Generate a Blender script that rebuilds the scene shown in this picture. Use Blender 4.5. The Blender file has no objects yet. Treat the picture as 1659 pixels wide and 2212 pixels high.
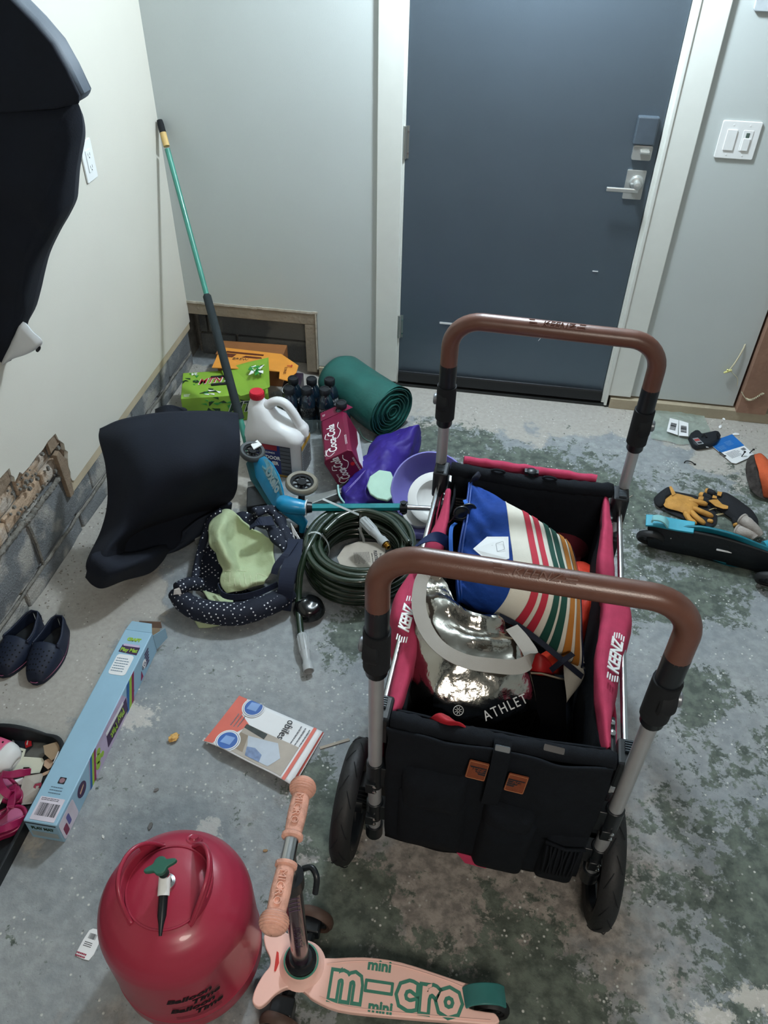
import bpy, bmesh, math, random
from math import sin, cos, pi, radians, sqrt, atan2
from mathutils import Vector, Matrix, noise
random.seed(7)
S = bpy.context.scene
COL = S.collection

# ---------------------------------------------------------------- camera
CAM_LOC = Vector((1.3748, -3.1044, 1.9512))
CAM_ROT = (radians(48.882), radians(-.862), radians(9.278))
FPX = 1713.9                                  # focal length in pixels of a 1659 x 2212 frame
cd = bpy.data.cameras.new('camera'); cam = bpy.data.objects.new('camera', cd); COL.objects.link(cam)
cam.location = CAM_LOC; cam.rotation_euler = CAM_ROT
cd.sensor_fit = 'VERTICAL'; cd.sensor_height = 36; cd.lens = FPX / 2212 * 36; cd.clip_start = .02
S.camera = cam

# ---------------------------------------------------------------- world, lights, exposure
W = bpy.data.worlds.new('world'); S.world = W; W.use_nodes = True
W.node_tree.nodes['Background'].inputs[0].default_value = (.5, .55, .6, 1)
W.node_tree.nodes['Background'].inputs[1].default_value = .15
def light(name, loc, rot, size, power, color):
    d = bpy.data.lights.new(name, 'AREA'); d.shape = 'DISK'; d.size = size; d.energy = power; d.color = color
    o = bpy.data.objects.new(name, d); COL.objects.link(o); o.location = loc; o.rotation_euler = rot
    return o
d_ = bpy.data.lights.new('door_lamp_light', 'POINT'); d_.energy = 68; d_.shadow_soft_size = .08; d_.color = (.80, .92, 1.0)
o_ = bpy.data.objects.new('door_lamp_light', d_); COL.objects.link(o_); o_.location = (1.40, -.40, 2.15)
light('garage_fill_light', (1.9, -3.9, 2.44), (radians(12), 0, 0), .7, 26, (1.0, .91, .80))  # added warm room fill behind the camera, no such lamp in view
S.view_settings.view_transform = 'Standard'; S.view_settings.look = 'None'
S.view_settings.gamma = 1; S.view_settings.use_curve_mapping = False
S.view_settings.exposure = .72

# ---------------------------------------------------------------- pixel rays (where a thing stands, from the photograph)
_R = (Matrix.Rotation(CAM_ROT[2], 3, 'Z') @ Matrix.Rotation(CAM_ROT[1], 3, 'Y') @ Matrix.Rotation(CAM_ROT[0], 3, 'X'))
def ray(x, y): return _R @ Vector(((x - 829.5) / FPX, -(y - 1106) / FPX, -1))
def P(x, y, z=0.0): d = ray(x, y); return CAM_LOC + d * ((z - CAM_LOC.z) / d.z)
def PX(x, y, v=0.0): d = ray(x, y); return CAM_LOC + d * ((v - CAM_LOC.x) / d.x)
def PY(x, y, v=0.0): d = ray(x, y); return CAM_LOC + d * ((v - CAM_LOC.y) / d.y)
def V(*a): return Vector(a)

# ---------------------------------------------------------------- materials
def lin(h):
    h = h.lstrip('#'); c = [int(h[i:i + 2], 16) / 255 for i in (0, 2, 4)]
    return tuple((x / 12.92 if x <= .04045 else ((x + .055) / 1.055) ** 2.4) for x in c) + (1,)
_m = {}
def mat(name, col='#808080', rough=.6, metal=0, var=.12, vs=18, bump=0, bs=120, spec=.5, coat=0, alpha=1, trans=0, sheen=0, col2=None, c2s=6, ior=1.45, sss=0):
    if name in _m: return _m[name]
    m = bpy.data.materials.new(name); m.use_nodes = True; nt = m.node_tree; n = nt.nodes; l = nt.links
    b = n['Principled BSDF']; c = lin(col)
    tc = n.new('ShaderNodeTexCoord'); nz = n.new('ShaderNodeTexNoise')
    nz.inputs['Scale'].default_value = vs; nz.inputs['Detail'].default_value = 4; l.new(tc.outputs['Object'], nz.inputs['Vector'])
    r = n.new('ShaderNodeValToRGB'); e = r.color_ramp.elements
    e[0].position = .3; e[1].position = .72
    e[0].color = tuple(x * (1 - var) for x in c[:3]) + (1,); e[1].color = tuple(min(1, x * (1 + var)) for x in c[:3]) + (1,)
    l.new(nz.outputs['Fac'], r.inputs[0]); out = r.outputs[0]
    if col2:
        n2 = n.new('ShaderNodeTexNoise'); n2.inputs['Scale'].default_value = c2s; n2.inputs['Detail'].default_value = 6; l.new(tc.outputs['Object'], n2.inputs['Vector'])
        r2 = n.new('ShaderNodeValToRGB'); r2.color_ramp.elements[0].position = .5; r2.color_ramp.elements[1].position = .6; l.new(n2.outputs['Fac'], r2.inputs[0])
        mx = n.new('ShaderNodeMixRGB'); l.new(r2.outputs[0], mx.inputs[0]); l.new(out, mx.inputs[1]); mx.inputs[2].default_value = lin(col2); out = mx.outputs[0]
    l.new(out, b.inputs['Base Color'])
    b.inputs['Roughness'].default_value = rough; b.inputs['Metallic'].default_value = metal
    b.inputs['Specular IOR Level'].default_value = spec; b.inputs['Coat Weight'].default_value = coat
    b.inputs['Alpha'].default_value = alpha; b.inputs['Transmission Weight'].default_value = trans; b.inputs['IOR'].default_value = ior
    b.inputs['Sheen Weight'].default_value = sheen
    if sss: b.inputs['Subsurface Weight'].default_value = sss; b.inputs['Subsurface Radius'].default_value = (.02, .02, .02)
    if bump:
        nb = n.new('ShaderNodeTexNoise'); nb.inputs['Scale'].default_value = bs; nb.inputs['Detail'].default_value = 5; l.new(tc.outputs['Object'], nb.inputs['Vector'])
        bp = n.new('ShaderNodeBump'); bp.inputs['Strength'].default_value = bump; bp.inputs['Distance'].default_value = .01
        l.new(nb.outputs['Fac'], bp.inputs['Height']); l.new(bp.outputs[0], b.inputs['Normal'])
    _m[name] = m; return m

# ---------------------------------------------------------------- objects and their tags
_rootM = {}
def tag(o, label=None, cat=None, group=None, kind=None):
    if label: o['label'] = label
    if cat: o['category'] = cat
    if group: o['group'] = group
    if kind: o['kind'] = kind
    return o
def thing(name, label, cat, loc=(0, 0, 0), rz=0, group=None, rot=None):
    o = bpy.data.objects.new(name, None); COL.objects.link(o); o.empty_display_size = .05
    o.location = loc; o.rotation_euler = rot or (0, 0, rz); tag(o, label, cat, group)
    from mathutils import Euler
    _rootM[o] = Matrix.Translation(Vector(loc)) @ Euler(o.rotation_euler).to_matrix().to_4x4()
    return o
class G:
    """collects shapes; out() links them as ONE mesh object"""
    def __init__(s): s.v = []; s.f = []; s.mi = []; s.cm = 0
    def add(s, vs, fs, M=None):
        k = len(s.v)
        for p in vs:
            p = Vector(p); s.v.append(M @ p if M else p)
        for f in fs: s.f.append([i + k for i in f]); s.mi.append(s.cm)
        return s
    def box(s, c, d, M=None, taper=1):
        x, y, z = [a / 2 for a in d]; c = Vector(c); t = taper
        vs = [c + Vector(p) for p in ((-x, -y, -z), (x, -y, -z), (x, y, -z), (-x, y, -z), (-x * t, -y * t, z), (x * t, -y * t, z), (x * t, y * t, z), (-x * t, y * t, z))]
        return s.add(vs, [(0, 3, 2, 1), (4, 5, 6, 7), (0, 1, 5, 4), (1, 2, 6, 5), (2, 3, 7, 6), (3, 0, 4, 7)], M)
    def tube(s, pts, r, n=10, closed=False, caps=True, M=None, flat=1, up=None):
        pts = [Vector(p) for p in pts]; N = len(pts); rr = r if isinstance(r, (list, tuple)) else [r] * N
        vs = []; prev = None
        for i, p in enumerate(pts):
            a = pts[(i - 1) % N] if closed or i else p; b = pts[(i + 1) % N] if closed or i < N - 1 else p
            t = (b - a).normalized()
            if prev is None:
                u = Vector(up) if up else (Vector((0, 0, 1)) if abs(t.z) < .9 else Vector((1, 0, 0)))
                u = (u - t * u.dot(t)).normalized()
            else: u = (prev - t * prev.dot(t)).normalized()
            prev = u; w = t.cross(u)
            for k in range(n):
                q = 2 * pi * k / n; vs.append(p + (u * cos(q) * flat + w * sin(q)) * rr[i])
        fs = []
        for i in range(N if closed else N - 1):
            j = (i + 1) % N
            for k in range(n): fs.append((i * n + k, i * n + (k + 1) % n, j * n + (k + 1) % n, j * n + k))
        if caps and not closed: fs.append(tuple(range(n))[::-1]); fs.append(tuple((N - 1) * n + k for k in range(n)))
        return s.add(vs, fs, M)
    def lathe(s, prof, n=32, M=None, a0=0, a1=2 * pi):
        full = abs(a1 - a0 - 2 * pi) < 1e-6; vs = []; m = n if full else n + 1
        for r, z in prof:
            for k in range(m):
                q = a0 + (a1 - a0) * k / n; vs.append((r * cos(q), r * sin(q), z))
        fs = []
        for i in range(len(prof) - 1):
            for k in range(n):
                k2 = (k + 1) % m; fs.append((i * m + k, i * m + k2, (i + 1) * m + k2, (i + 1) * m + k))
        return s.add(vs, fs, M)
    def grid(s, fn, nu, nv, cu=False, cv=False, M=None):
        vs = [fn(i / (nu if cu else nu - 1), j / (nv if cv else nv - 1)) for i in range(nu) for j in range(nv)]; fs = []
        for i in range(nu if cu else nu - 1):
            for j in range(nv if cv else nv - 1):
                a, b = i, (i + 1) % nu; c, d = j, (j + 1) % nv
                fs.append((a * nv + c, b * nv + c, b * nv + d, a * nv + d))
        return s.add(vs, fs, M)
    def prism(s, poly, z0, z1, M=None):
        n = len(poly); vs = [(p[0], p[1], z0) for p in poly] + [(p[0], p[1], z1) for p in poly]
        fs = [tuple(range(n))[::-1], tuple(range(n, 2 * n))] + [(i, (i + 1) % n, n + (i + 1) % n, n + i) for i in range(n)]
        return s.add(vs, fs, M)
    def slab(s, pts, h):
        """closed plate: polygon of world points raised by the vector h"""
        n = len(pts); h = Vector(h); pts = [Vector(p) for p in pts]
        return s.add(pts + [p + h for p in pts], [tuple(range(n))[::-1], tuple(range(n, 2 * n))] + [(i, (i + 1) % n, n + (i + 1) % n, n + i) for i in range(n)])
    def pad(s, poly, M, top, bot, rings=8, wr=0, ws=6, pw=.5, seed=0):
        """cushion swelling from an outline (star shaped about its middle)"""
        n = len(poly); c = sum((Vector(p) for p in poly), Vector((0, 0))) / n; vs = []; fs = []
        for side, h in ((1, top), (-1, bot)):
            base = len(vs)
            for i in range(rings):
                t = 1 - i / rings
                for p in poly:
                    q = c + (Vector(p) - c) * t; z = side * h * (1 - t ** 2.6) ** pw
                    if wr and t < 1: z += wr * noise.noise(Vector((q.x * ws, q.y * ws, seed + side))) * (1 - t ** 4)
                    vs.append((q.x, q.y, z))
            vs.append((c.x, c.y, side * h))
            for i in range(rings - 1):
                for k in range(n):
                    a, b, d, e = base + i * n + k, base + i * n + (k + 1) % n, base + (i + 1) * n + (k + 1) % n, base + (i + 1) * n + k
                    fs.append((a, b, d, e) if side > 0 else (e, d, b, a))
            L = base + (rings - 1) * n
            for k in range(n):
                f = (L + k, L + (k + 1) % n, base + rings * n); fs.append(f if side > 0 else f[::-1])
        return s.add(vs, fs, M)
    def patch(s, ctrl, nu=24, nv=24, wr=0, ws=8, seed=0):
        R = len(ctrl); C = len(ctrl[0])
        def cr(p0, p1, p2, p3, t): return .5 * ((2 * p1) + (p2 - p0) * t + (2 * p0 - 5 * p1 + 4 * p2 - p3) * t * t + (3 * p1 - p0 - 3 * p2 + p3) * t ** 3)
        def ev(L, t):
            x = t * (len(L) - 1); i = min(int(x), len(L) - 2); f = x - i
            a = L[i - 1] if i else L[0] * 2 - L[1]; d = L[i + 2] if i + 2 < len(L) else L[-1] * 2 - L[-2]
            return cr(a, L[i], L[i + 1], d, f)
        def fn(u, v):
            p = ev([ev(row, v) for row in ctrl], u)
            if wr: p = p + noise.noise_vector(p * ws + Vector((seed, 0, 0))) * wr
            return p
        return s.grid(fn, nu, nv)
    def out(s, name, m, parent=None, W=False, smooth=None, bevel=0, seg=2, sub=0, solid=0, soff=0, kind=None, label=None):
        me = bpy.data.meshes.new(name); vs = s.v
        if W and parent is not None:
            r = parent
            while r.parent: r = r.parent
            I = _rootM[r].inverted() if r in _rootM else Matrix(); vs = [I @ p for p in vs]
        me.from_pydata([tuple(p) for p in vs], [], s.f)
        ms = m if isinstance(m, (list, tuple)) else [m]
        for a in ms: me.materials.append(a)
        if len(ms) > 1: me.polygons.foreach_set('material_index', s.mi)
        bm = bmesh.new(); bm.from_mesh(me); bmesh.ops.recalc_face_normals(bm, faces=bm.faces); bm.to_mesh(me); bm.free()
        if smooth is not None or sub:
            me.polygons.foreach_set('use_smooth', [True] * len(me.polygons))
            if smooth and smooth < 180: me.set_sharp_from_angle(angle=radians(smooth))
        o = bpy.data.objects.new(name, me); COL.objects.link(o)
        if parent is not None: o.parent = parent
        if solid: d = o.modifiers.new('solid', 'SOLIDIFY'); d.thickness = solid; d.offset = soff
        if bevel: d = o.modifiers.new('bevel', 'BEVEL'); d.width = bevel; d.segments = seg; d.limit_method = 'ANGLE'; d.angle_limit = radians(40)
        if sub: d = o.modifiers.new('sub', 'SUBSURF'); d.levels = sub; d.render_levels = sub
        if kind: o['kind'] = kind
        if label: o['label'] = label
        return o
def frame(o, x, y):
    x = Vector(x).normalized(); y = Vector(y); y = (y - x * y.dot(x)).normalized(); z = x.cross(y)
    M = Matrix((x, y, z)).transposed().to_4x4(); M.translation = Vector(o); return M
def T(x=0, y=0, z=0): return Matrix.Translation((x, y, z))
def Rt(a, ax): return Matrix.Rotation(radians(a), 4, ax)
def rrect(w, h, r, n=4, cx=0, cy=0):
    o = []
    for qx, qy, a in ((w / 2 - r, h / 2 - r, 0), (-w / 2 + r, h / 2 - r, 90), (-w / 2 + r, -h / 2 + r, 180), (w / 2 - r, -h / 2 + r, 270)):
        for k in range(n + 1):
            q = radians(a + 90 * k / n); o.append((cx + qx + r * cos(q), cy + qy + r * sin(q)))
    return o
def circ(r, n=24, cx=0, cy=0, ry=None): return [(cx + r * cos(2 * pi * k / n), cy + (ry or r) * sin(2 * pi * k / n)) for k in range(n)]
def spline(pts, n=6, closed=False):
    pts = [Vector(p) for p in pts]; N = len(pts); o = []
    for i in range(N if closed else N - 1):
        g = lambda j: pts[j % N] if closed else pts[max(0, min(N - 1, j))]
        a, b, c, d = g(i - 1), g(i), g(i + 1), g(i + 2)
        for k in range(n):
            t = k / n; o.append(.5 * ((2 * b) + (c - a) * t + (2 * a - 5 * b + 4 * c - d) * t * t + (3 * b - a - 3 * c + d) * t ** 3))
    if not closed: o.append(pts[-1])
    return o
def text(body, size, M, m, parent, name='lettering', W=False, ext=.0004, align='CENTER', shear=0, sx=1, warp=None, bold=0, spacing=1):
    cu = bpy.data.curves.new('t', 'FONT'); cu.body = body; cu.size = size; cu.extrude = ext; cu.align_x = align; cu.align_y = 'CENTER'
    cu.shear = shear; cu.offset = bold; cu.resolution_u = 2; cu.space_character = spacing
    o = bpy.data.objects.new('t', cu); COL.objects.link(o)
    me = bpy.data.meshes.new_from_object(o.evaluated_get(bpy.context.evaluated_depsgraph_get()))
    bpy.data.objects.remove(o); g = G()
    vs = [v.co.copy() for v in me.vertices]
    for v in vs: v.x *= sx
    g.add([warp(v) for v in vs] if warp else vs, [tuple(p.vertices) for p in me.polygons], None if warp else M)
    bpy.data.meshes.remove(me)
    return g.out(name, m, parent, W=W)
def bars(g, x0, x1, y0, y1, M, n=22, seed=1, h=.0003):
    """a bar code"""
    rnd = random.Random(seed); x = x0; st = (x1 - x0) / n
    while x < x1:
        w = st * rnd.choice((.3, .5, .8)); g.prism([(x, y0), (x + w, y0), (x + w, y1), (x, y1)], 0, h, M); x += w + st * rnd.choice((.3, .5, .7))
    return g
def lines(g, x0, x1, y0, y1, n, M, h=.0003, seed=3, t=.35):
    """rows of print too small to read"""
    rnd = random.Random(seed)
    for i in range(n):
        y = y0 + (y1 - y0) * (i + .5) / n; d = (y1 - y0) / n * t / 2; e = x0 + (x1 - x0) * rnd.uniform(.75, 1); x = x0
        while x < e:
            w = min(abs(x1 - x0) * rnd.uniform(.06, .16), e - x); g.prism([(x, y - d), (x + w, y - d), (x + w, y + d), (x, y + d)], 0, h, M); x += w + abs(x1 - x0) * .02
    return g

BLK = mat('black_plastic', '#14181d', .35, var=.1); DBLK = mat('black_matte', '#0d1116', .8)
WHT = mat('white_plastic', '#e6e8e8', .35, var=.03); PAPER = mat('white_paper', '#dfe1e3', .7, var=.03)
INK = mat('ink', '#1a1d24', .6); CHR = mat('brushed_aluminium', '#b4b6ba', .38, .55, var=.05); STEEL = mat('steel', '#c6c8ca', .22, 1, var=.05)
# ================================================================ ROOM
def floor_material():
    m = bpy.data.materials.new('worn_concrete'); m.use_nodes = True; nt = m.node_tree; n = nt.nodes; l = nt.links; b = n['Principled BSDF']
    tc = n.new('ShaderNodeTexCoord'); co = tc.outputs['Object']
    def nz(sc, det=6, rough=.6, dist=0):
        x = n.new('ShaderNodeTexNoise'); x.inputs['Scale'].default_value = sc; x.inputs['Detail'].default_value = det; x.inputs['Roughness'].default_value = rough; x.inputs['Distortion'].default_value = dist
        l.new(co, x.inputs['Vector']); return x.outputs['Fac']
    def ramp(src, a, b_, ca=(0, 0, 0, 1), cb=(1, 1, 1, 1)):
        x = n.new('ShaderNodeValToRGB'); e = x.color_ramp.elements; e[0].position = a; e[1].position = b_; e[0].color = ca; e[1].color = cb; l.new(src, x.inputs[0]); return x.outputs[0]
    def mth(op, a, b_=None, clamp=False):
        x = n.new('ShaderNodeMath'); x.operation = op; x.use_clamp = clamp
        for i, q in enumerate((a, b_)):
            if q is None: continue
            if isinstance(q, (int, float)): x.inputs[i].default_value = q
            else: l.new(q, x.inputs[i])
        return x.outputs[0]
    def mix(f, a, b_):
        x = n.new('ShaderNodeMixRGB')
        if isinstance(f, (int, float)): x.inputs[0].default_value = f
        else: l.new(f, x.inputs[0])
        for i, q in ((1, a), (2, b_)):
            if isinstance(q, tuple): x.inputs[i].default_value = q
            else: l.new(q, x.inputs[i])
        return x.outputs[0]
    def blob(x, y, rx, ry, ang=0):
        mp = n.new('ShaderNodeMapping'); mp.vector_type = 'TEXTURE'; mp.inputs['Location'].default_value = (x, y, 0); mp.inputs['Rotation'].default_value = (0, 0, radians(ang)); mp.inputs['Scale'].default_value = (rx, ry, 1)
        l.new(co, mp.inputs['Vector']); ln = n.new('ShaderNodeVectorMath'); ln.operation = 'LENGTH'; l.new(mp.outputs[0], ln.inputs[0])
        return mth('SUBTRACT', 1, ln.outputs['Value'], True)
    def blobs(L):
        o = blob(*L[0])
        for q in L[1:]: o = mth('MAXIMUM', o, blob(*q))
        return o
    fine = nz(150, 3); mid = nz(34, 7); big = nz(5, 6)
    # plain grey concrete with pale aggregate
    base = mix(ramp(big, .35, .65), lin('#878e92'), lin('#9ba0a1'))
    base = mix(ramp(mid, .42, .62), mix(.35, base, lin('#62666a')), base)
    vo = n.new('ShaderNodeTexVoronoi'); vo.inputs['Scale'].default_value = 60; l.new(co, vo.inputs['Vector'])
    speck = mth('MULTIPLY', ramp(vo.outputs['Distance'], .12, .22, (1, 1, 1, 1), (0, 0, 0, 1)), ramp(nz(9, 3), .5, .6))
    # sandy beige zones: smooth strip along the left wall and the dirt by the door
    edge = mth('MULTIPLY', mth('SUBTRACT', nz(7, 5), .5), 2.2)
    sandm = blobs([(.02, -1.6, .60, 2.6), (.1, -.6, .9, 1.0), (1.2, .05, 1.9, .62), (2.5, -.1, .6, .7)])
    sand = ramp(mth('ADD', mth('MULTIPLY', sandm, 2.2), edge), .85, 1.2)
    base = mix(mth('MULTIPLY', sand, .9), base, mix(ramp(nz(60, 4), .3, .7), lin('#9e9a92'), lin('#aeaaa3')))
    warm = ramp(mth('ADD', mth('MULTIPLY', blobs([(1.5, -2.2, .8, .75), (1.2, -2.9, .8, .6)]), 1.4), edge), .45, 1.0)  # warm brown shade under and before the wagon, mixed into the floor colour
    base = mix(mth('MULTIPLY', warm, .75), base, mix(ramp(mid, .4, .6), lin('#6a6058'), lin('#9a8f84')))
    # flaking green paint
    gm = blobs([(1.25, -.45, .42, .26), (1.6, -.52, .55, .26), (1.9, -.68, .45, .3), (2.25, -.85, .5, .5), (2.1, -1.12, .35, .25), (2.25, -2.2, .5, .75), (2.1, -1.55, .14, .2),
                (1.18, -2.35, .26, .3), (1.4, -2.5, .3, .25), (1.62, -2.42, .28, .3), (1.75, -2.55, .4, .2), (1.1, -2.12, .16, .2), (1.02, -2.0, .1, .14), (1.9, -1.25, .13, .13), (2.5, -.5, .3, .2), (1.04, -1.5, .12, .2)])
    flake = mth('ADD', mth('MULTIPLY', mth('SUBTRACT', nz(22, 8, .68, .4), .5), 1.9), mth('MULTIPLY', mth('SUBTRACT', nz(5, 5), .5), 1.5))
    g = ramp(mth('ADD', mth('ADD', gm, flake), mth('MULTIPLY', mth('SUBTRACT', nz(90, 4, .7), .5), .9)), .36, .50)
    gcol = mix(ramp(nz(26, 6), .4, .6), lin('#3c463e'), lin('#5f695f'))
    base = mix(mth('MULTIPLY', g, .92), base, gcol)
    base = mix(mth('MULTIPLY', speck, .85), base, lin('#cfcfca'))
    pits = ramp(nz(75, 5, .7), .30, .36, (1, 1, 1, 1), (0, 0, 0, 1))
    base = mix(mth('MULTIPLY', pits, .6), base, lin('#3a3d3d'))
    spots = blobs([(.80, -2.19, .06, .05), (.33, -2.12, .1, .05), (.47, -1.9, .12, .07), (2.12, -2.36, .1, .04), (2.02, -2.42, .08, .05)])
    white = mth('MULTIPLY', ramp(mth('ADD', spots, mth('MULTIPLY', mth('SUBTRACT', nz(45, 8, .75), .5), 2.6)), .35, .5), mth('GREATER_THAN', spots, .02))
    base = mix(mth('MULTIPLY', white, .6), base, lin('#cfcac3'))
    l.new(base, b.inputs['Base Color']); b.inputs['Roughness'].default_value = .72; b.inputs['Specular IOR Level'].default_value = .35
    h = mth('ADD', mth('MULTIPLY', fine, .4), mth('ADD', mth('MULTIPLY', mid, .8), mth('MULTIPLY', pits, -.5)))
    h = mth('MULTIPLY', h, mth('SUBTRACT', 1, mth('MULTIPLY', sand, .75)))
    bp = n.new('ShaderNodeBump'); bp.inputs['Strength'].default_value = .55; bp.inputs['Distance'].default_value = .006; l.new(h, bp.inputs['Height']); l.new(bp.outputs[0], b.inputs['Normal'])
    return m
g = G(); g.box((2, -3, -.05), (4.6, 6.9, .1)); fl = tag(g.out('floor', floor_material()), kind='structure')
# crumbs of mortar and grit
g = G(); rnd = random.Random(5)
for i in range(520):
    if i < 330: x, y = abs(rnd.gauss(0, .05)) + .004, rnd.uniform(-2, -.05)
    elif i < 420: x, y = rnd.uniform(1.9, 2.6), -abs(rnd.gauss(0, .07)) - .03
    else: x, y = rnd.uniform(.05, 2.4), rnd.uniform(-2.6, -.1)
    s = rnd.uniform(.0012, .0042) * (1.1 if i < 330 else .8); M = T(x, y, s * .4) @ Rt(rnd.uniform(0, 360), 'Z') @ Rt(rnd.uniform(-30, 30), 'X')
    g.box((0, 0, 0), (s * rnd.uniform(1, 2.2), s, s * .8), M, .6)
g.out('floor_grit', mat('grit', '#8f8a82', .9, var=.4, vs=300), fl, kind='stuff')

PAINTL = mat('warm_white_paint', '#cfccc2', .62, var=.02, vs=3, bump=.05, bs=260)
PAINTB = mat('pale_grey_paint', '#b9c0bf', .6, var=.02, vs=3, bump=.05, bs=260)
CUT = mat('drywall_core', '#a9a297', .9, var=.15, bump=.3)
# ---- left wall: drywall whose lower edge is torn away
edge = [(0, .219), (-.94, .216), (-1.164, .214), (-1.174, .222), (-1.178, .24), (-1.17, .255), (-1.172, .28), (-1.162, .309), (-1.15, .328), (-1.162, .345), (-1.158, .367), (-1.166, .379), (-1.18, .40),
        (-1.185, .428), (-1.234, .432), (-1.27, .426), (-1.311, .429), (-1.36, .425), (-1.4, .427), (-1.405, .436), (-1.411, .443), (-1.42, .438), (-1.443, .431), (-1.439, .446), (-1.448, .46), (-1.445, .485), (-1.5, .487), (-1.7, .49), (-6.2, .49)]
poly = edge + [(-6.2, 2.5), (0, 2.5)]
M = Matrix(((0, 0, 1, 0), (1, 0, 0, 0), (0, 1, 0, 0), (0, 0, 0, 1)))     # (y, z) plane -> world, thickness along x
g = G(); g.prism(poly, -.014, 0, M); wl = tag(g.out('wall_left', PAINTL), kind='structure')
MORT = mat('mortar', '#77756f', .95, var=.3, vs=30, bump=.7, bs=140)
BLOCK = mat('grey_block', '#6f7376', .9, var=.14, vs=9, bump=.55, bs=160, col2='#a5a39d', c2s=7)
BRICK = mat('tan_brick', '#ae9780', .9, var=.16, vs=14, bump=.5, bs=150, col2='#b8aea2', c2s=11)
WOODC = mat('splintered_wood', '#8d7b68', .85, var=.3, vs=12, bump=.4)
g = G(); g.box((-.075, -3, .33), (.07, 6.3, .66)); g.out('mortar_bed', MORT, wl)
g = G(); g.box((-.08, -3, 1.6), (.06, 6.3, 2.0)); g.out('wall_core', MORT, wl)
rnd = random.Random(11)
def block(name, y0, y1, z0, z1, x, m, par=wl, br=.004):
    """one masonry unit with chipped, uneven faces"""
    g = G(); w, h = y1 - y0, z1 - z0
    ny, nz = 5, 4
    def fn(u, v):
        e = min(u, 1 - u, v, 1 - v); j = (rnd.random() - .5) * .005
        return (x + j - (.006 if e < .01 else 0), y0 + u * w + (rnd.random() - .5) * (.004 if e < .01 else .0), z0 + v * h + (rnd.random() - .5) * (.004 if e < .01 else 0))
    g.grid(fn, ny, nz); k = len(g.v); N = ny * nz
    front = g.v[:]; back = [V(x - .04, p.y, p.z) for p in front]
    ring = [i * nz for i in range(ny)] + [(ny - 1) * nz + j for j in range(1, nz)] + [i * nz + nz - 1 for i in range(ny - 2, -1, -1)] + [j for j in range(nz - 2, 0, -1)]
    g.v += [back[i] for i in ring]
    for a in range(len(ring)): b_ = (a + 1) % len(ring); g.f.append([ring[a], ring[b_], k + b_, k + a]); g.mi.append(0)
    g.out(name, m, par, bevel=br, seg=1)
y = .0
for i in range(6):                                   # bottom course, half sunk in the slab
    block('concrete_block', y - .385, y - .004, -.02, .066, -.008, BLOCK); y -= .392
y = -.264
block('concrete_block', -.258, -.002, .078, .256, -.012, BLOCK)
for i in range(5):
    block('concrete_block', y - .388, y, .078, .262, -.012, BLOCK); y -= .392
for (a, b_) in ((-1.29, -1.08), (-1.515, -1.3), (-1.74, -1.525), (-1.96, -1.75)): block('brick', a, b_, .28, .335, -.014 - rnd.random() * .01, BRICK)
for (a, b_) in ((-1.20, -1.0), (-1.41, -1.215), (-1.63, -1.425), (-1.85, -1.64)): block('brick', a, b_, .343, .40, -.02 - rnd.random() * .012, BRICK)
for (a, b_) in ((-1.31, -1.1), (-1.53, -1.32), (-1.75, -1.54)): block('brick', a, b_, .408, .465, -.03 + rnd.random() * .012, BRICK)
for (a, b_) in ((-1.42, -1.2), (-1.64, -1.43), (-1.86, -1.65)): block('brick', a, b_, .472, .53, -.03, BRICK)
# mortar smeared over the joints
g = G()
for (y0, y1, z, r) in ((-1.9, -.02, .071, .008), (-1.45, -1.12, .269, .011), (-1.95, -1.46, .276, .012)):
    N = 60; g.tube([(-.012 + .004 * noise.noise(V(i * .7, z * 9, 0)), y0 + (y1 - y0) * i / N, z + .007 * noise.noise(V(i * .35, z * 30, 3))) for i in range(N + 1)], [r * (.7 + .6 * abs(noise.noise(V(i * .9, 5, z)))) for i in range(N + 1)], 6)
g.tube([(-.012, -1.441, .25), (-.01, -1.438, .17), (-.012, -1.44, .08)], .006, 6)
for i in range(46):
    a, b_ = rnd.uniform(-1.5, -1.12), rnd.uniform(.27, .42); s = rnd.uniform(.004, .013); g.box((-.012, a, b_), (s * .9, s, s * .8), Rt(0, 'X'), .7)
g.out('mortar_joint', MORT, wl, smooth=60)
g = G(); g.slab([(-.012, -1.215, .18), (-.012, -1.19, .18), (-.012, -1.175, .31), (-.012, -1.2, .37), (-.012, -1.222, .365)], (.016, 0, 0)); g.out('broken_batten', WOODC, wl, bevel=.002)
g = G(); g.slab([(-.014, -1.165, .38), (-.014, -1.23, .38), (-.014, -1.232, .43), (-.014, -1.19, .428)], (.008, 0, 0)); g.slab([(-.014, -1.45, .44), (-.014, -1.52, .43), (-.014, -1.53, .486), (-.014, -1.45, .485)], (.008, 0, 0)); g.out('batten_stub', WOODC, wl)
g = G(); g.slab([(-.014, -1.197, .176), (-.014, -.0, .182), (-.014, -.0, .222), (-.014, -1.18, .22)], (.009, 0, 0)); g.out('furring_strip', mat('pale_pine', '#b5a78e', .8, var=.12, vs=10), wl)
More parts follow.
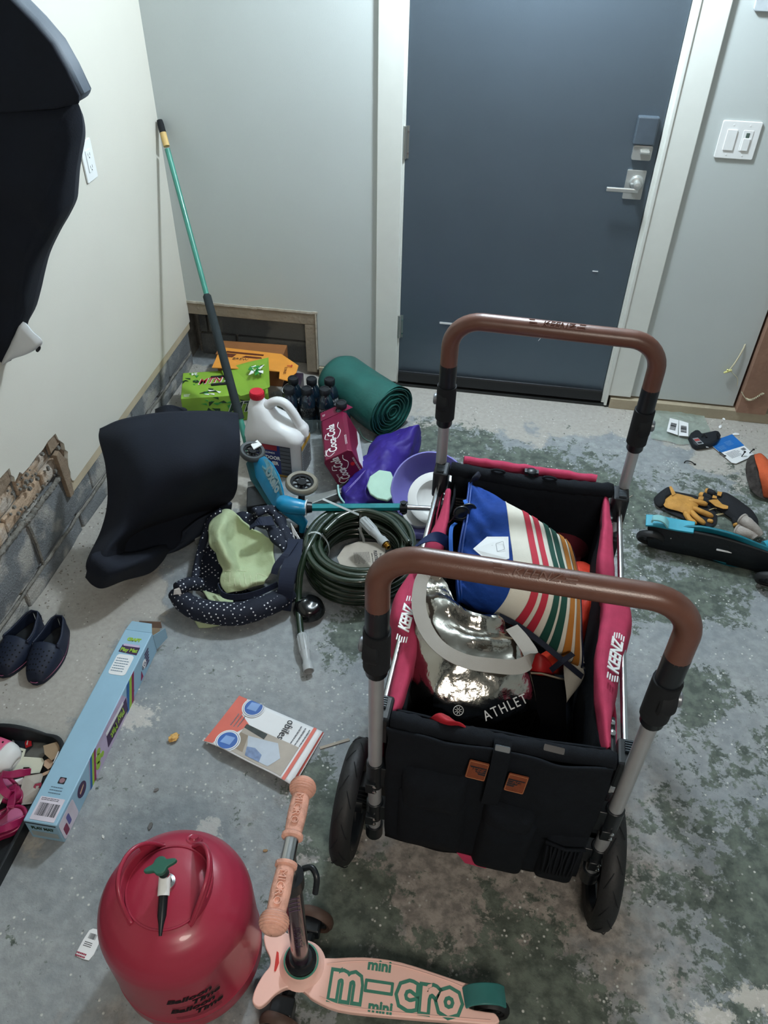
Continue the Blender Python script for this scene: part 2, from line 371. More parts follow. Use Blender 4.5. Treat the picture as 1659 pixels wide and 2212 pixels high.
# ---- back wall
g = G(); t = .016
for (x0, x1, z0, z1) in ((0, .594, .322, 2.5), (.594, .858, .055, 2.5), (.858, 1.995, 2.06, 2.5), (1.995, 2.43, .058, 2.5), (2.43, 4.2, .1, 2.5)): g.box(((x0 + x1) / 2, t / 2 + (.06 if x0 == 2.43 else 0), (z0 + z1) / 2), (x1 - x0, t, z1 - z0))
wb = tag(g.out('wall_back', PAINTB), kind='structure')
g = G(); g.box((2, .20, 1.25), (4.6, .06, 2.6)); g.out('wall_core', MORT, wb)
TIMB = mat('old_timber', '#8a8071', .8, var=.2, vs=7, bump=.35, bs=60)
g = G(); g.box((.293, .05, .286), (.586, .1, .054)); g.out('header_board', TIMB, wb, bevel=.002)
g = G(); g.box((.561, .05, .138), (.05, .1, .24)); g.out('side_board', TIMB, wb, bevel=.002)
g = G()
for i in range(24): g.box((i * .025 + .01, .002, .318 + .004 * noise.noise(V(i * .8, 1, 1))), (.026, .01, .010 + .006 * abs(noise.noise(V(i, 3, 2)))))
for i in range(11): g.box((.589 + .003 * noise.noise(V(i, 7, 1)), .0, .31 - i * .026), (.006, .008, .027))
g.out('torn_paper_edge', mat('torn_drywall', '#b7b2a6', .9, var=.2, vs=40), wb)
DB = mat('dark_block', '#5c5f60', .9, var=.2, vs=8, bump=.5, bs=120, col2='#7a7a76', c2s=5)
g = G(); g.box((.29, .145, .15), (.62, .05, .3)); g.out('mortar_bed', MORT, wb)
for (x0, x1, z0, z1) in ((0, .035, .118, .262), (.045, .535, .118, .262), (0, .17, .0, .108), (.18, .535, .0, .108)):
    g = G(); g.box(((x0 + x1) / 2, .125, (z0 + z1) / 2), (x1 - x0, .05, z1 - z0)); g.out('concrete_block', DB, wb, bevel=.004)
SILL = mat('sill_wood', '#a39883', .8, var=.14, vs=6, bump=.2)
g = G(); g.box((.727, .03, .026), (.265, .08, .052)); g.box((2.3, .012, .024), (.78, .07, .05)); g.out('sill_plate', SILL, wb, bevel=.002)
# casing round the door
TRIM = mat('white_trim_paint', '#d3d6d1', .45, var=.02)
g = G(); g.box((.906, -.008, 1.06), (.096, .018, 2.08)); g.out('casing', TRIM, wb, bevel=.003)
g = G(); g.box((1.945, -.008, 1.075), (.098, .018, 2.03)); g.out('casing', TRIM, wb, bevel=.003)
g = G(); g.box((1.425, -.008, 2.1), (1.14, .018, .096)); g.out('casing', TRIM, wb, bevel=.003)
g = G(); g.box((.957, .03, 1.03), (.010, .07, 2.05)); g.box((1.886, .03, 1.04), (.024, .075, 2.05)); g.box((1.893, -.012, 1.03), (.012, .02, 2.04)); g.out('door_jamb', TRIM, wb, bevel=.002)
g = G(); g.box((1.47, .03, .005), (1.03, .09, .012)); g.out('threshold', mat('dark_bronze', '#3a3c3c', .5, .6), wb)
DOOR = mat('slate_metallic_door_paint', '#65737f', .52, .82, var=.03, vs=4, bump=.04, bs=300, spec=.9)
dr = thing('door_1', None, None, (0, 0, 0)); dr['kind'] = 'structure'; del_ = [dr.pop(k) for k in ('label', 'category') if k in dr]
g = G(); g.box((1.4175, .022, 1.045), (.909, .04, 2.0)); g.out('door_leaf', DOOR, dr, bevel=.002)
g = G(); g.box((1.4175, -.006, .05), (.905, .012, .05)); g.tube([(.967, -.012, .074), (1.868, -.012, .074)], .006, 8); g.out('door_sweep', BLK, dr, smooth=40)
for z0, z1 in ((.99, 1.105), (.24, .345)):
    g = G(); g.tube([(.961, -.006, z0), (.961, -.006, z1)], .007, 10); g.box((.969, .001, (z0 + z1) / 2), (.014, .003, z1 - z0)); h = g.out('hinge', mat('satin_nickel', '#aeb0ac', .35, .9, var=.03), dr, smooth=40)
    g = G(); [g.tube([(.9735, -.002, z), (.9735, .001, z)], .0035, 8) for z in (z0 + .02, z1 - .02)]; g.out('screw', STEEL, h)
NI = mat('satin_nickel_plate', '#c3c6c4', .3, .7, var=.03)
g = G(); g.prism(rrect(.068, .104, .004, cx=1.816, cy=.953), 0, .008, Matrix(((1, 0, 0, 0), (0, 0, -1, .002), (0, 1, 0, 0), (0, 0, 0, 1)))); esc = g.out('handle_plate', NI, dr, bevel=.001)
g = G(); g.lathe([(0, .0), (.026, .0), (.026, .006), (.022, .012), (.013, .014), (.012, .045), (0, .047)], 28, T(1.822, -.006, .962) @ Rt(90, 'X')); g.out('rosette', NI, esc, smooth=40)
g = G(); g.box((1.772, -.046, .945), (.115, .009, .016)); g.out('lever', NI, esc, bevel=.003)
g = G(); g.prism(rrect(.068, .05, .006, cx=1.818, cy=1.067), 0, .018, Matrix(((1, 0, 0, 0), (0, 0, -1, .002), (0, 1, 0, 0), (0, 0, 0, 1)))); db = g.out('deadbolt', NI, dr, bevel=.002)
g = G(); g.box((1.826, -.024, 1.072), (.034, .016, .011), Matrix.Rotation(0, 4, 'X')); g.out('thumb_turn', NI, db, bevel=.003)
g = G(); g.box((1.815, -.012, 1.142), (.074, .026, .094)); g.out('keypad_housing', mat('dark_housing', '#46515b', .4, spec=.8), dr, bevel=.005)
g = G(); g.box((1.243, -.0005, .326), (.217, .002, .008)); g.box((1.582, -.0005, .3275), (.222, .002, .008)); g.box((1.739, -.0005, .611), (.022, .002, .003)); g.out('pale_tape_strip', PAPER, dr)
g = G(); g.tube(spline([(1.572, -.002, .331), (1.576, -.008, .315), (1.568, -.006, .30), (1.561, -.004, .286)]), .0013, 6); g.out('loose_string', PAPER, dr)
# other sides of the room, out of the picture
g = G(); g.box((4.15, -3, 1.25), (.1, 6.5, 2.6)); tag(g.out('wall_right', PAINTB), kind='structure')
g = G(); g.box((2, -6.2, 1.25), (4.6, .1, 2.6)); tag(g.out('wall_front', PAINTL), kind='structure')
g = G(); g.box((2, -3, 2.54), (4.6, 6.9, .08)); tag(g.out('ceiling', mat('ceiling_paint', '#c4c5c2', .8, var=.02)), kind='structure')
# the timber post in the corner at the right
g = G(); g.box((2.50, .01, 1.28), (.12, .09, 2.46)); tag(g.out('trim_1', mat('reddish_post', '#8a6a58', .75, var=.2, vs=5, bump=.25, bs=50)), kind='structure')
# fixture of the door lamp, and an added ceiling one for the room fill
def fixture(name, label, loc, r, col, st):
    t = thing(name, label, 'lamp', loc)
    g = G(); g.lathe([(0, .03), (r, .03), (r, 0), (r * .93, -.004), (r * .93, .01), (0, .01)], 32); g.out('lamp_rim', WHT, t, smooth=40)
    if loc[2] < 2.4: g = G(); g.tube([(0, 0, .03), (0, 0, 2.5 - loc[2])], .008, 10); g.lathe([(0, .215), (.05, .215), (.05, .236), (0, .236)], 24); g.out('hanging_rod', WHT, t, smooth=40)
    m = bpy.data.materials.new(name + '_diffuser'); m.use_nodes = True; b = m.node_tree.nodes['Principled BSDF']; b.inputs['Emission Color'].default_value = col; b.inputs['Emission Strength'].default_value = st
    g = G(); g.lathe([(0, .004), (r * .92, .004), (r * .92, .009), (0, .009)], 32); g.out('diffuser', m, t)
fixture('hanging_lamp', 'round white lamp hanging on a short rod just in front of the door', (1.40, -.40, 2.262), .12, (.8, .92, 1, 1), 6)
fixture('added_fill_lamp', 'added wide round warm fill lamp, unseen on the ceiling behind the camera', (1.9, -3.9, 2.468), .36, (1, .93, .84, 1), 1.5)

# ---- fittings on the walls
def rocker_plate():
    t = thing('switch_plate', 'white double switch plate on the grey wall right of the door', 'switch', (2.132, -.001, 1.127)); MM = Matrix(((1, 0, 0, 0), (0, 0, -1, 0), (0, 1, 0, 0), (0, 0, 0, 1)))
    g = G(); g.prism(rrect(.132, .124, .006), 0, .006, MM); g.out('cover_plate', WHT, t, bevel=.002)
    g = G(); g.prism(rrect(.034, .068, .002, cx=-.027), .006, .0095, MM); g.out('rocker', WHT, t, bevel=.001)
    g = G(); g.prism(rrect(.034, .068, .002, cx=.027), .006, .0075, MM); r = g.out('dimmer', WHT, t, bevel=.001)
    g = G(); g.prism(rrect(.024, .04, .002, cx=.027, cy=-.012), .0075, .0105, MM); g.out('paddle', WHT, r, bevel=.001)
    g = G(); g.prism(circ(.005, 12, .027, .018), .0075, .0083, MM); g.prism(rrect(.012, .016, .002, cx=.027, cy=.018), .0075, .008, MM); g.out('indicator', mat('green_lens', '#54645c', .3), r)
    g = G(); [g.prism(circ(.0028, 10, x, z), .006, .0068, MM) for x in (-.027, .027) for z in (-.049, .049)]; g.out('screw', WHT, t)
rocker_plate()
t = thing('white_tag', 'small pale wall tag at the top right above the switch plate', 'tag', (2.10, -.001, 1.535)); g = G(); g.prism(rrect(.075, .05, .01), 0, .012, Matrix(((1, 0, 0, 0), (0, 0, -1, 0), (0, 1, 0, 0), (0, 0, 0, 1)))); g.out('housing', mat('grey_housing', '#aeb6bb', .5), t, bevel=.003)
ML = Matrix(((0, 0, 1, 0), (1, 0, 0, 0), (0, 1, 0, 0), (0, 0, 0, 1)))
t = thing('wall_outlet', 'white double socket plate on the left wall beside the black padded bag', 'outlet', (.001, -.597, 1.101))
g = G(); g.prism(rrect(.074, .124, .005), 0, .006, ML); g.out('cover_plate', WHT, t, bevel=.002)
g = G(); g.prism(rrect(.034, .068, .003), .006, .009, ML); s_ = g.out('socket', WHT, t, bevel=.001)
g = G()
for z in (-.019, .019):
    g.prism([(-.007, z - .004), (-.0055, z - .004), (-.0055, z + .005), (-.007, z + .005)], .009, .0094, ML); g.prism([(.0055, z - .004), (.007, z - .004), (.007, z + .005), (.0055, z + .005)], .009, .0094, ML); g.prism(circ(.0025, 10, 0, z - .009), .009, .0094, ML)
g.out('slot', INK, s_)
t = thing('instruction_card', 'white card with a black outline sticking out behind the black padded bag', 'card', (.004, -.715, 1.10))
g = G(); g.slab([(.0, -.05, -.06), (.0, .045, -.012), (.0, .012, .05), (0, -.06, .06)], (.0012, 0, 0)); g.out('card', PAPER, t)
g = G(); g.tube([(.002, -.01, .035), (.002, .018, .012), (.002, .0, -.02), (.002, -.03, -.03)], .0012, 6); g.out('printed_outline', INK, t)
# low voltage cable with a yellow connector
CRM = mat('cream_cable', '#c9c3a8', .5)
t = thing('wall_cable', 'cream cable with a pale yellow knot hanging from the grey wall by the post', 'cable', (2.392, 0, 0))
g = G(); g.tube(spline([(0, .005, .358), (-.004, -.006, .335), (-.017, -.012, .28), (-.03, -.012, .238)]), .0034, 8); g.tube(spline([(-.03, -.012, .238), (-.015, -.014, .225), (.012, -.012, .2), (.022, -.01, .165)]), .0015, 6); g.out('cord', CRM, t, smooth=60)
g = G(); g.tube([(-.05, -.014, .222), (-.03, -.014, .236), (-.022, -.014, .238)], [.004, .006, .0045], 8); g.tube([(-.034, -.014, .228), (-.04, -.016, .24)], .004, 8); g.out('connector', mat('pale_yellow_plastic', '#cfcb86', .5), t, smooth=60)
g = G(); N = 90
pts = [V(.02 + .09 * i / N, -.04 + (.004 * cos(i * 1.3) if i > 25 else 0), .155 - .035 * sin(pi * min(1, i / N * 1.1)) + (.004 * sin(i * 1.3) if i > 25 else 0)) for i in range(N)]
t = thing('coiled_cord', 'short coiled cream cord hanging on the reddish timber post', 'cord', (2.41, 0, 0)); g.tube(pts, .0018, 6); g.out('cord', CRM, t, smooth=60)
# ================================================================ helpers for cloth and straps
def evpatch(ctrl, wr=0, ws=8, seed=0):
    def cr(p0, p1, p2, p3, t): return .5 * ((2 * p1) + (p2 - p0) * t + (2 * p0 - 5 * p1 + 4 * p2 - p3) * t * t + (3 * p1 - p0 - 3 * p2 + p3) * t ** 3)
    def ev(L, t):
        x = t * (len(L) - 1); i = min(int(x), len(L) - 2); f = x - i
        a = L[i - 1] if i else L[0] * 2 - L[1]; d = L[i + 2] if i + 2 < len(L) else L[-1] * 2 - L[-2]
        return cr(a, L[i], L[i + 1], d, f)
    def fn(u, v):
        p = ev([ev(row, v) for row in ctrl], u)
        return p + noise.noise_vector(p * ws + Vector((seed, 0, 0))) * wr if wr else p
    return fn
def sheet(g, fn, us, vs):
    n = len(vs); g.add([fn(u, v) for u in us for v in vs], [(i * n + j, (i + 1) * n + j, (i + 1) * n + j + 1, i * n + j + 1) for i in range(len(us) - 1) for j in range(n - 1)]); return g
def lsp(a, b, n): return [a + (b - a) * i / (n - 1) for i in range(n)]
def ribbon(g, pts, w, wd, th=.0015, sm=6):
    """flat strap along pts, its width along wd"""
    p = spline(pts, sm) if sm else [Vector(q) for q in pts]; N = len(p); wdl = wd if isinstance(wd, list) else [wd]; vs = []
    for i, q in enumerate(p):
        t = (p[min(i + 1, N - 1)] - p[max(i - 1, 0)]).normalized(); x = i / (N - 1) * (len(wdl) - 1); k = min(int(x), max(0, len(wdl) - 2))
        d = Vector(wdl[k]).lerp(Vector(wdl[min(k + 1, len(wdl) - 1)]), x - k); d = (d - t * d.dot(t)).normalized(); nn = t.cross(d)
        for a, b in ((-1, -1), (1, -1), (1, 1), (-1, 1)): vs.append(q + d * a * w / 2 + nn * b * th / 2)
    fs = [(0, 1, 2, 3), tuple(4 * (N - 1) + k for k in (3, 2, 1, 0))]
    for i in range(N - 1): fs += [(4 * i + k, 4 * i + (k + 1) % 4, 4 * i + 4 + (k + 1) % 4, 4 * i + 4 + k) for k in range(4)]
    return g.add(vs, fs)

# ================================================================ WAGON
CRIM = mat('crimson_fabric', '#aa3655', .8, var=.1, vs=30, bump=.15, bs=600, spec=.3)
NAVF = mat('black_canvas', '#0d1219', .88, var=.15, vs=40, bump=.25, bs=700, spec=.25)
GRIP = mat('brown_leather_grip', '#603c30', .33, var=.08, vs=30, bump=.06, bs=500, spec=.8)
RUB = mat('tyre_rubber', '#1b1c1e', .6, var=.15, vs=20, bump=.1)
wg = thing('folding_wagon', 'crimson and black folding push wagon with brown leather handles, standing in front of the door', 'wagon', (1.50, -1.765, 0), radians(-2.5))
for sy, zt in ((-1, 1.052), (1, 1.03)):
    y = .435 * sy; R_ = .075; x = .252; zb = zt - .13
    pts = [(-x, y, zb), (-x, y, zt - R_)] + [(-x + R_ - R_ * cos(a), y, zt - R_ + R_ * sin(a)) for a in lsp(.15, pi / 2, 9)] + [(x - R_ + R_ * cos(a), y, zt - R_ + R_ * sin(a)) for a in lsp(pi / 2, .15, 9)] + [(x, y, zt - R_), (x, y, zb)]
    g = G(); g.tube(pts, .0222, 20); gr = g.out('handle_grip', GRIP, wg, smooth=50)
    MM = frame((0, y - .012, zt + .0195), (1, 0, 0), (0, .78, .62))
    text('KEENZ', .021, MM, GRIP, gr, 'embossed_letters', ext=.0016, shear=.4, sx=1.15)
    g = G(); [g.box((s * (.052 + .004 * k), -.005 + .006 * k, .001), (.022 - .004 * k, .0025, .002), MM) for s in (-1, 1) for k in range(3)]; g.out('embossed_wings', GRIP, gr, kind='stuff')
    for sx in (-1, 1):
        X_ = x * sx
        g = G(); g.tube([(X_, y, .15), (X_, y, zb - .16)], .0152, 18); g.out('upright_tube', CHR, wg, smooth=50)
        g = G(); g.tube([(X_, y, zb - .185), (X_, y, zb - .18), (X_, y, zb - .05), (X_, y, zb + .004)], [.0185, .0215, .0225, .0225], 18)
        hj = g.out('handle_joint', BLK, wg, smooth=50)
        g = G(); g.lathe([(0, 0), (.030, 0), (.034, .004), (.034, .022), (.028, .03), (0, .032)], 28, T(X_ - sx * .008, y, zb - .105) @ Rt(90 * sx, 'Y')); g.tube([(X_, y, zb - .16), (X_, y, zb - .06)], .026, 18); g.out('pivot_hub', DBLK, hj, smooth=40)
        g = G(); g.lathe([(0, .03), (.015, .03), (.015, .038), (.012, .041), (0, .041)], 20, T(X_ - sx * .008, y, zb - .105) @ Rt(90 * sx, 'Y')); g.out('pivot_button', mat('grey_button', '#7d8288', .35, .6), hj, smooth=40)
        g = G(); g.tube([(X_, y, .12), (X_, y, .125), (X_, y, .17)], [.012, .0205, .0205], 16); g.out('foot_cap', BLK, wg, smooth=50)
        for z0, z1 in ((.205, .275), (.345, .435)):
            g = G(); g.tube([(X_, y, z0), (X_, y, z1)], .0195, 14); g.box((X_ - sx * .024, y + .004, (z0 + z1) / 2), (.034, .03, (z1 - z0) * .8)); g.box((X_ - .006, y - .018, z0 + .014), (.022, .014, .034)); c_ = g.out('clamp', BLK, wg, smooth=50, bevel=.002)
            g = G(); [g.lathe([(0, 0), (.0045, 0), (.0045, .003), (0, .0045)], 10, T(X_ + .004, y - .024, z) @ Rt(90, 'X')) for z in (z0 + .008, z0 + .028)]; g.out('rivet', STEEL, c_, smooth=40, kind='stuff')
for sx in (-1, 1):
    g = G(); g.tube([(sx * .248, -.41, .545), (sx * .248, .41, .545)], .0075, 10); g.out('side_rail', STEEL, wg, smooth=50)
    for sy in (-1, 1):
        g = G(); g.box((sx * .245, sy * .405, .55), (.042, .062, .085)); g.box((sx * .222, sy * .35, .54), (.016, .11, .022)); cb = g.out('corner_bracket', BLK, wg, bevel=.006)
        g = G(); [g.box((sx * .247, sy * .395 + k * .0055, .596), (.02, .0025, .006)) for k in range(-2, 3)]; g.out('release_ribs', mat('grey_ribs', '#3a434a', .4), cb, kind='stuff')
        g = G(); g.lathe([(0, 0), (.007, 0), (.007, .004), (0, .006)], 12, T(sx * .222, sy * .34, .552)); g.lathe([(0, 0), (.006, 0), (.006, .004), (0, .006)], 12, T(sx * .222, sy * .315, .552)); g.out('rivet', STEEL, cb, smooth=40, kind='stuff')
        g = G(); g.box((sx * .25, sy * .33, .30), (.016, .02, .38)); g.out('frame_link', BLK, wg, bevel=.003)
# body of black cloth, open at the top
def body(z, t):
    k = 0 if z > .3 else .012 * (.3 - z) / .15
    return [( -.222 + k, -.418), (.222 - k, -.418), (.222 - k, .418), (-.222 + k, .418)]
def wallpanel(a, b, z0, z1, m, name, th, bul=.0, n=16, seed=0, wr=.004):
    a, b = Vector(a), Vector(b); nrm = (b - a).normalized().cross(Vector((0, 0, 1))); g = G()
    def fn(u, v):
        p = a.lerp(b, u); p = Vector((p.x, p.y, z0 + (z1 - z0) * v)); e = sin(pi * u) * sin(pi * min(1, v * 1.1 + .02))
        return p + nrm * (bul * e + wr * noise.noise(Vector((u * 5, v * 4, seed)))) - Vector((0, 0, .012 * sin(pi * u) * v))
    sheet(g, fn, lsp(0, 1, n), lsp(0, 1, n)); return g.out(name, m, wg, smooth=180, solid=th)
wallpanel((-.215, .40, 0), (.215, .40, 0), .14, .58, NAVF, 'back_panel', .008, -.01, seed=4)
wallpanel((-.215, -.395, 0), (.215, -.395, 0), .14, .575, NAVF, 'inner_front_panel', .006, .0, seed=1)
wallpanel((-.205, -.39, 0), (-.205, .40, 0), .14, .555, NAVF, 'side_lining', .006, .02, seed=2, wr=.014)
wallpanel((.205, -.39, 0), (.205, .40, 0), .14, .555, NAVF, 'side_lining', .006, -.02, seed=3, wr=.014)
for sx in (-1, 1): wallpanel((.232 * sx, -.38, 0), (.232 * sx, .39, 0), .17, .53, CRIM, 'side_cover', .003, .022 * (1 if sx > 0 else -1), seed=6 + sx, wr=.012)
g = G(); g.box((0, 0, .135), (.43, .80, .012)); g.out('floor_board', NAVF, wg, bevel=.003)
# rolled rims of the front and the back
for y, z, r, nm, ph in ((-.424, .582, .020, 'front_rim', 0), (.412, .588, .022, 'back_rim', 9)):
    N = 30; pts = [V(-.222 + .444 * i / N, y, z - .010 * sin(pi * i / N) + .004 * noise.noise(V(i * .3, ph, 0))) for i in range(N + 1)]
    g = G(); g.tube(pts, [r * (.86 + .28 * abs(noise.noise(V(i * .5, ph, 4)))) for i in range(N + 1)], 14); g.out(nm, NAVF, wg, smooth=180)
# outside front panel with its pockets
ctrl = [[V(x, -.447 - bz, z) for x, bz in ((-.226, 0), (-.1, .006), (.02, .004), (.12, .01), (.218, 0))] for z in (.585, .50, .40, .28, .145)]
g = G(); g.patch(ctrl, 34, 40, wr=.006, ws=14, seed=3); g.out('front_panel', NAVF, wg, smooth=180, solid=.006)
def pocket(x0, x1, z0, z1, d, name, seed, slant=0):
    cx, cz = (x0 + x1) / 2, (z0 + z1) / 2; M = frame((cx, -.452, cz), (1, 0, slant), (0, 0, 1))
    g = G(); g.pad(rrect(x1 - x0, z1 - z0, .018, 6), M, d, .004, 8, wr=.004, ws=26, pw=.42, seed=seed); return g.out(name, NAVF, wg, smooth=180)
pocket(-.195, -.045, .155, .385, .024, 'flap_pocket', 2); pocket(-.19, -.05, .34, .47, .034, 'pocket_flap', 3)
pocket(-.015, .105, .125, .36, .034, 'box_pocket', 5, -.04); pocket(-.012, .10, .33, .405, .038, 'pocket_flap', 6, -.04); pocket(.125, .215, .13, .33, .03, 'gathered_pocket', 8, -.04)
g = G(); [g.tube(spline([(.133 + .0085 * i, -.482, .315), (.135 + .008 * i + .003 * sin(i * 2), -.487, .26), (.137 + .0078 * i, -.484, .20)], 4), [.002] * 9, 6) for i in range(9)]; g.tube([(.128, -.478, .325), (.17, -.485, .32), (.212, -.478, .322)], .004, 8); g.out('gathered_hem', NAVF, wg, smooth=180, kind='stuff')
g = G(); g.slab([(-.052, -.452, .150), (.02, -.452, .138), (.02, -.46, .120), (-.03, -.46, .125)], (0, -.004, 0)); g.out('crimson_hem', CRIM, wg)
LEA = mat('tan_leather', '#74391f', .65, var=.15, vs=60, bump=.15, bs=400)
for x0, x1, b_ in ((-.058, -.018, 'K='), (.022, .062, 'NZ')):
    Mx = frame(((x0 + x1) / 2, -.466, .527 - .02 * (x0 > 0)), (1, 0, -.09), (0, .12, 1)); g = G(); g.prism(rrect(x1 - x0, .055, .003), 0, .0025, Mx); lp = g.out('leather_patch', LEA, wg, bevel=.0008)
    sg = 1 if x0 > 0 else -1
    g = G(); [g.prism([(-sg * .019, z), (sg * (.016 - .006 * k), z), (sg * (.014 - .006 * k), z - .004), (-sg * .019, z - .004)], .0025, .0031, Mx) for k, z in enumerate((.012, .006, .0, -.006))]; g.out('printed_wings', INK, lp)
    text('KEE' if sg < 0 else 'NZ', .014, Mx @ T(0, .004, .0032), LEA, lp, shear=.4)
    g = G(); g.tube([Mx @ V(p[0], p[1], .003) for p in rrect((x1 - x0) * .92, .050, .003)], .0005, 4, closed=True); g.out('stitching', mat('tan_thread', '#b0784f', .7), lp)
g = G(); ribbon(g, [(.003, -.432, .60), (.003, -.462, .585), (.002, -.469, .53), (.0, -.468, .46), (-.002, -.462, .40)], .034, (1, 0, 0), .003); st = g.out('closing_strap', NAVF, wg, smooth=60)
g = G(); g.prism(rrect(.03, .012, .003), 0, .006, frame((.003, -.456, .602), (1, 0, -.05), (0, .7, .7))); g.out('magnet_buckle', mat('grey_buckle', '#4a5258', .4), st, bevel=.001)
g = G(); g.prism(rrect(.042, .014, .003), 0, .003, frame((.10, -.44, .607), (1, 0, -.1), (0, .8, .5))); g.out('glossy_tab', BLK, wg, bevel=.001)
for x in (-.09, .05): g = G(); g.tube(circ3 := [V(x + .018 * cos(a), .404, .606 + .006 * sin(a)) for a in lsp(0, 2 * pi, 15)[:-1]], .0035, 6, closed=True); g.out('fabric_loop', NAVF, wg, smooth=60)
# crimson cloth slumped over the sides
RW = [((1306, 1068), (1312, 1070)), ((1303, 1140), (1321, 1150)), ((1296, 1205), (1326, 1215)), ((1303, 1270), (1330, 1270)), ((1306, 1320), (1362, 1320)), ((1296, 1375), (1358, 1370)), ((1290, 1430), (1340, 1428)), ((1296, 1500), (1332, 1490)), ((1303, 1560), (1319, 1550)), ((1311, 1618), (1317, 1618))]
LW = [((962, 1063), (973, 1062)), ((953, 1105), (970, 1110)), ((934, 1145), (962, 1150)), ((912, 1200), (950, 1200)), ((882, 1245), (930, 1240)), ((854, 1290), (905, 1290)), ((852, 1340), (900, 1345)), ((866, 1385), (899, 1400)), ((856, 1440), (884, 1460)), ((844, 1500), (865, 1520)), ((828, 1556), (833, 1560))]
for rows, nm, fl_ in ((RW, 'r', 1), (LW, 'l', -1)):
    ctrl = []
    for i, (a, b_) in enumerate(rows):
        A, B = P(*a, .575), P(*b_, .555)
        if fl_ < 0: A, B = P(*b_, .575), P(*a, .555)
        Mi = (A + B) / 2 + V(0, 0, .012); ctrl.append([A - V(0, 0, .05), A, Mi, B, B + V(.006 * fl_, 0, -.10), B + V(-.01 * fl_, 0, -.26)])
    g = G(); g.patch(ctrl, 50, 26, wr=.003, ws=22, seed=fl_); sc = g.out('side_cloth', CRIM, wg, W=True, smooth=180, solid=.0025)
    if fl_ > 0: A, B, o = P(1318, 1492, .588), P(1340, 1355, .588), .0
    else: A, B, o = P(863, 1400, .588), P(893, 1282, .588), .0
    d = (B - A); Mx = frame((A + B) / 2 + V(0, 0, .004), d, (-1, .1, .25)); L = d.length
    text('KEENZ', .036, Mx, WHT, sc, W=True, shear=.3, sx=.66 if fl_ < 0 else .82, bold=.0012, ext=.0012)
    g = G(); [g.box((s * (L / 2 - (.030 if fl_ > 0 else .021) - .002 * abs(k)), k * .0055, 0), (.016, .0026, .002), Mx) for s in (-1, 1) for k in (-2, -1, 0, 1, 2)]; g.out('printed_wings', WHT, sc, W=True)
A, B = P(1002, 994, .575), P(1288, 1036, .565); N = 24
g = G(); g.tube([A.lerp(B, i / N) + V(0, .004 * noise.noise(V(i * .5, 0, 0)), .006 * noise.noise(V(i * .4, 2, 0))) for i in range(N + 1)], [.012 + .005 * abs(noise.noise(V(i * .6, 8, 0))) for i in range(N + 1)], 12)
g.slab([A + V(0, .004, .006), B + V(0, .004, .004), B + V(0, .015, -.2), A + V(0, .015, -.2)], (0, -.004, 0)); g.out('rear_pouch', CRIM, wg, W=True, smooth=60)
A = P(1148, 1022, .60); g = G(); g.lathe([(0, 0), (.014, 0), (.014, .008), (.008, .012), (0, .012)], 16, T(*A)); g.box(A + V(0, 0, .004), (.038, .016, .008)); g.out('rear_buckle', BLK, wg, W=True, smooth=40)
Mx = frame(PY(992, 1100, -1.372), (1, -.04, 0), (0, 0, 1)); g = G(); g.prism(rrect(.06, .085, .002), 0, .002, Mx); lb = g.out('warning_label', mat('grey_label', '#3b3d40', .6), wg, W=True)
g = G(); lines(g, -.024, .024, -.036, .034, 7, Mx @ T(0, 0, .002)); g.tube([Mx @ V(p[0], p[1], .002) for p in rrect(.054, .079, .002)], .0008, 4, closed=True); g.out('fine_print', mat('label_print', '#8f8a82', .6), lb, W=True, kind='stuff')
# wheels
def wheel(x, y, r, w, nsp, name, fork=None):
    M = T(x, y, r) @ Rt(90, 'Y'); h = w / 2
    g = G(); g.lathe([(r * .74, -h * .8), (r * .88, -h), (r * .965, -h * .72), (r, -h * .25), (r, h * .25), (r * .965, h * .72), (r * .88, h), (r * .74, h * .8), (r * .72, 0), (r * .74, -h * .8)], 56, M); t_ = g.out(name, RUB, wg, smooth=40)
    g = G(); n = 26 if r > .12 else 0
    for k in range(n):
        a0 = 2 * pi * k / n; s = 1 if k % 2 else -1
        g.tube([M @ V((r + .0006 - .022 * abs(q) ** 3 * r) * cos(a0 + .14 * q * s), (r + .0006 - .022 * abs(q) ** 3 * r) * sin(a0 + .14 * q * s), h * .74 * (q * .5 + s * .45)) for q in lsp(-1, 1, 6)], .0013, 4)
    if n: g.out('tread_groove', DBLK, t_, kind='stuff')
    g = G(); g.lathe([(r * .70, -h * .6), (r * .745, -h * .85), (r * .745, h * .85), (r * .70, h * .6), (r * .66, 0), (r * .70, -h * .6)], 40, M); rm = g.out('wheel_rim', BLK, wg, smooth=40)
    for k in range(nsp):
        a = 2 * pi * k / nsp; g = G(); g.tube([M @ V(r * .12 * cos(a), r * .12 * sin(a), 0), M @ V(r * .7 * cos(a), r * .7 * sin(a), 0)], [.011, .007], 8); g.out('spoke', BLK, rm, smooth=60)
    g = G(); g.lathe([(0, -h * 1.1), (r * .17, -h * 1.1), (r * .17, h * 1.1), (0, h * 1.1)], 20, M); g.out('hub', BLK, rm, smooth=40)
wheel(-.318, -.380, .15, .05, 6, 'tyre'); wheel(.282, -.4028, .15, .05, 6, 'tyre')
wheel(-.255, .375, .085, .038, 5, 'tyre'); wheel(.255, .375, .085, .038, 5, 'tyre')
g = G(); g.tube([(-.318, -.380, .15), (.282, -.4028, .15)], .009, 10); g.tube([(-.20, -.30, .155), (-.20, -.39, .152)], .012, 8); g.tube([(.2, -.30, .155), (.2, -.395, .152)], .012, 8); g.out('axle', BLK, wg, smooth=50)
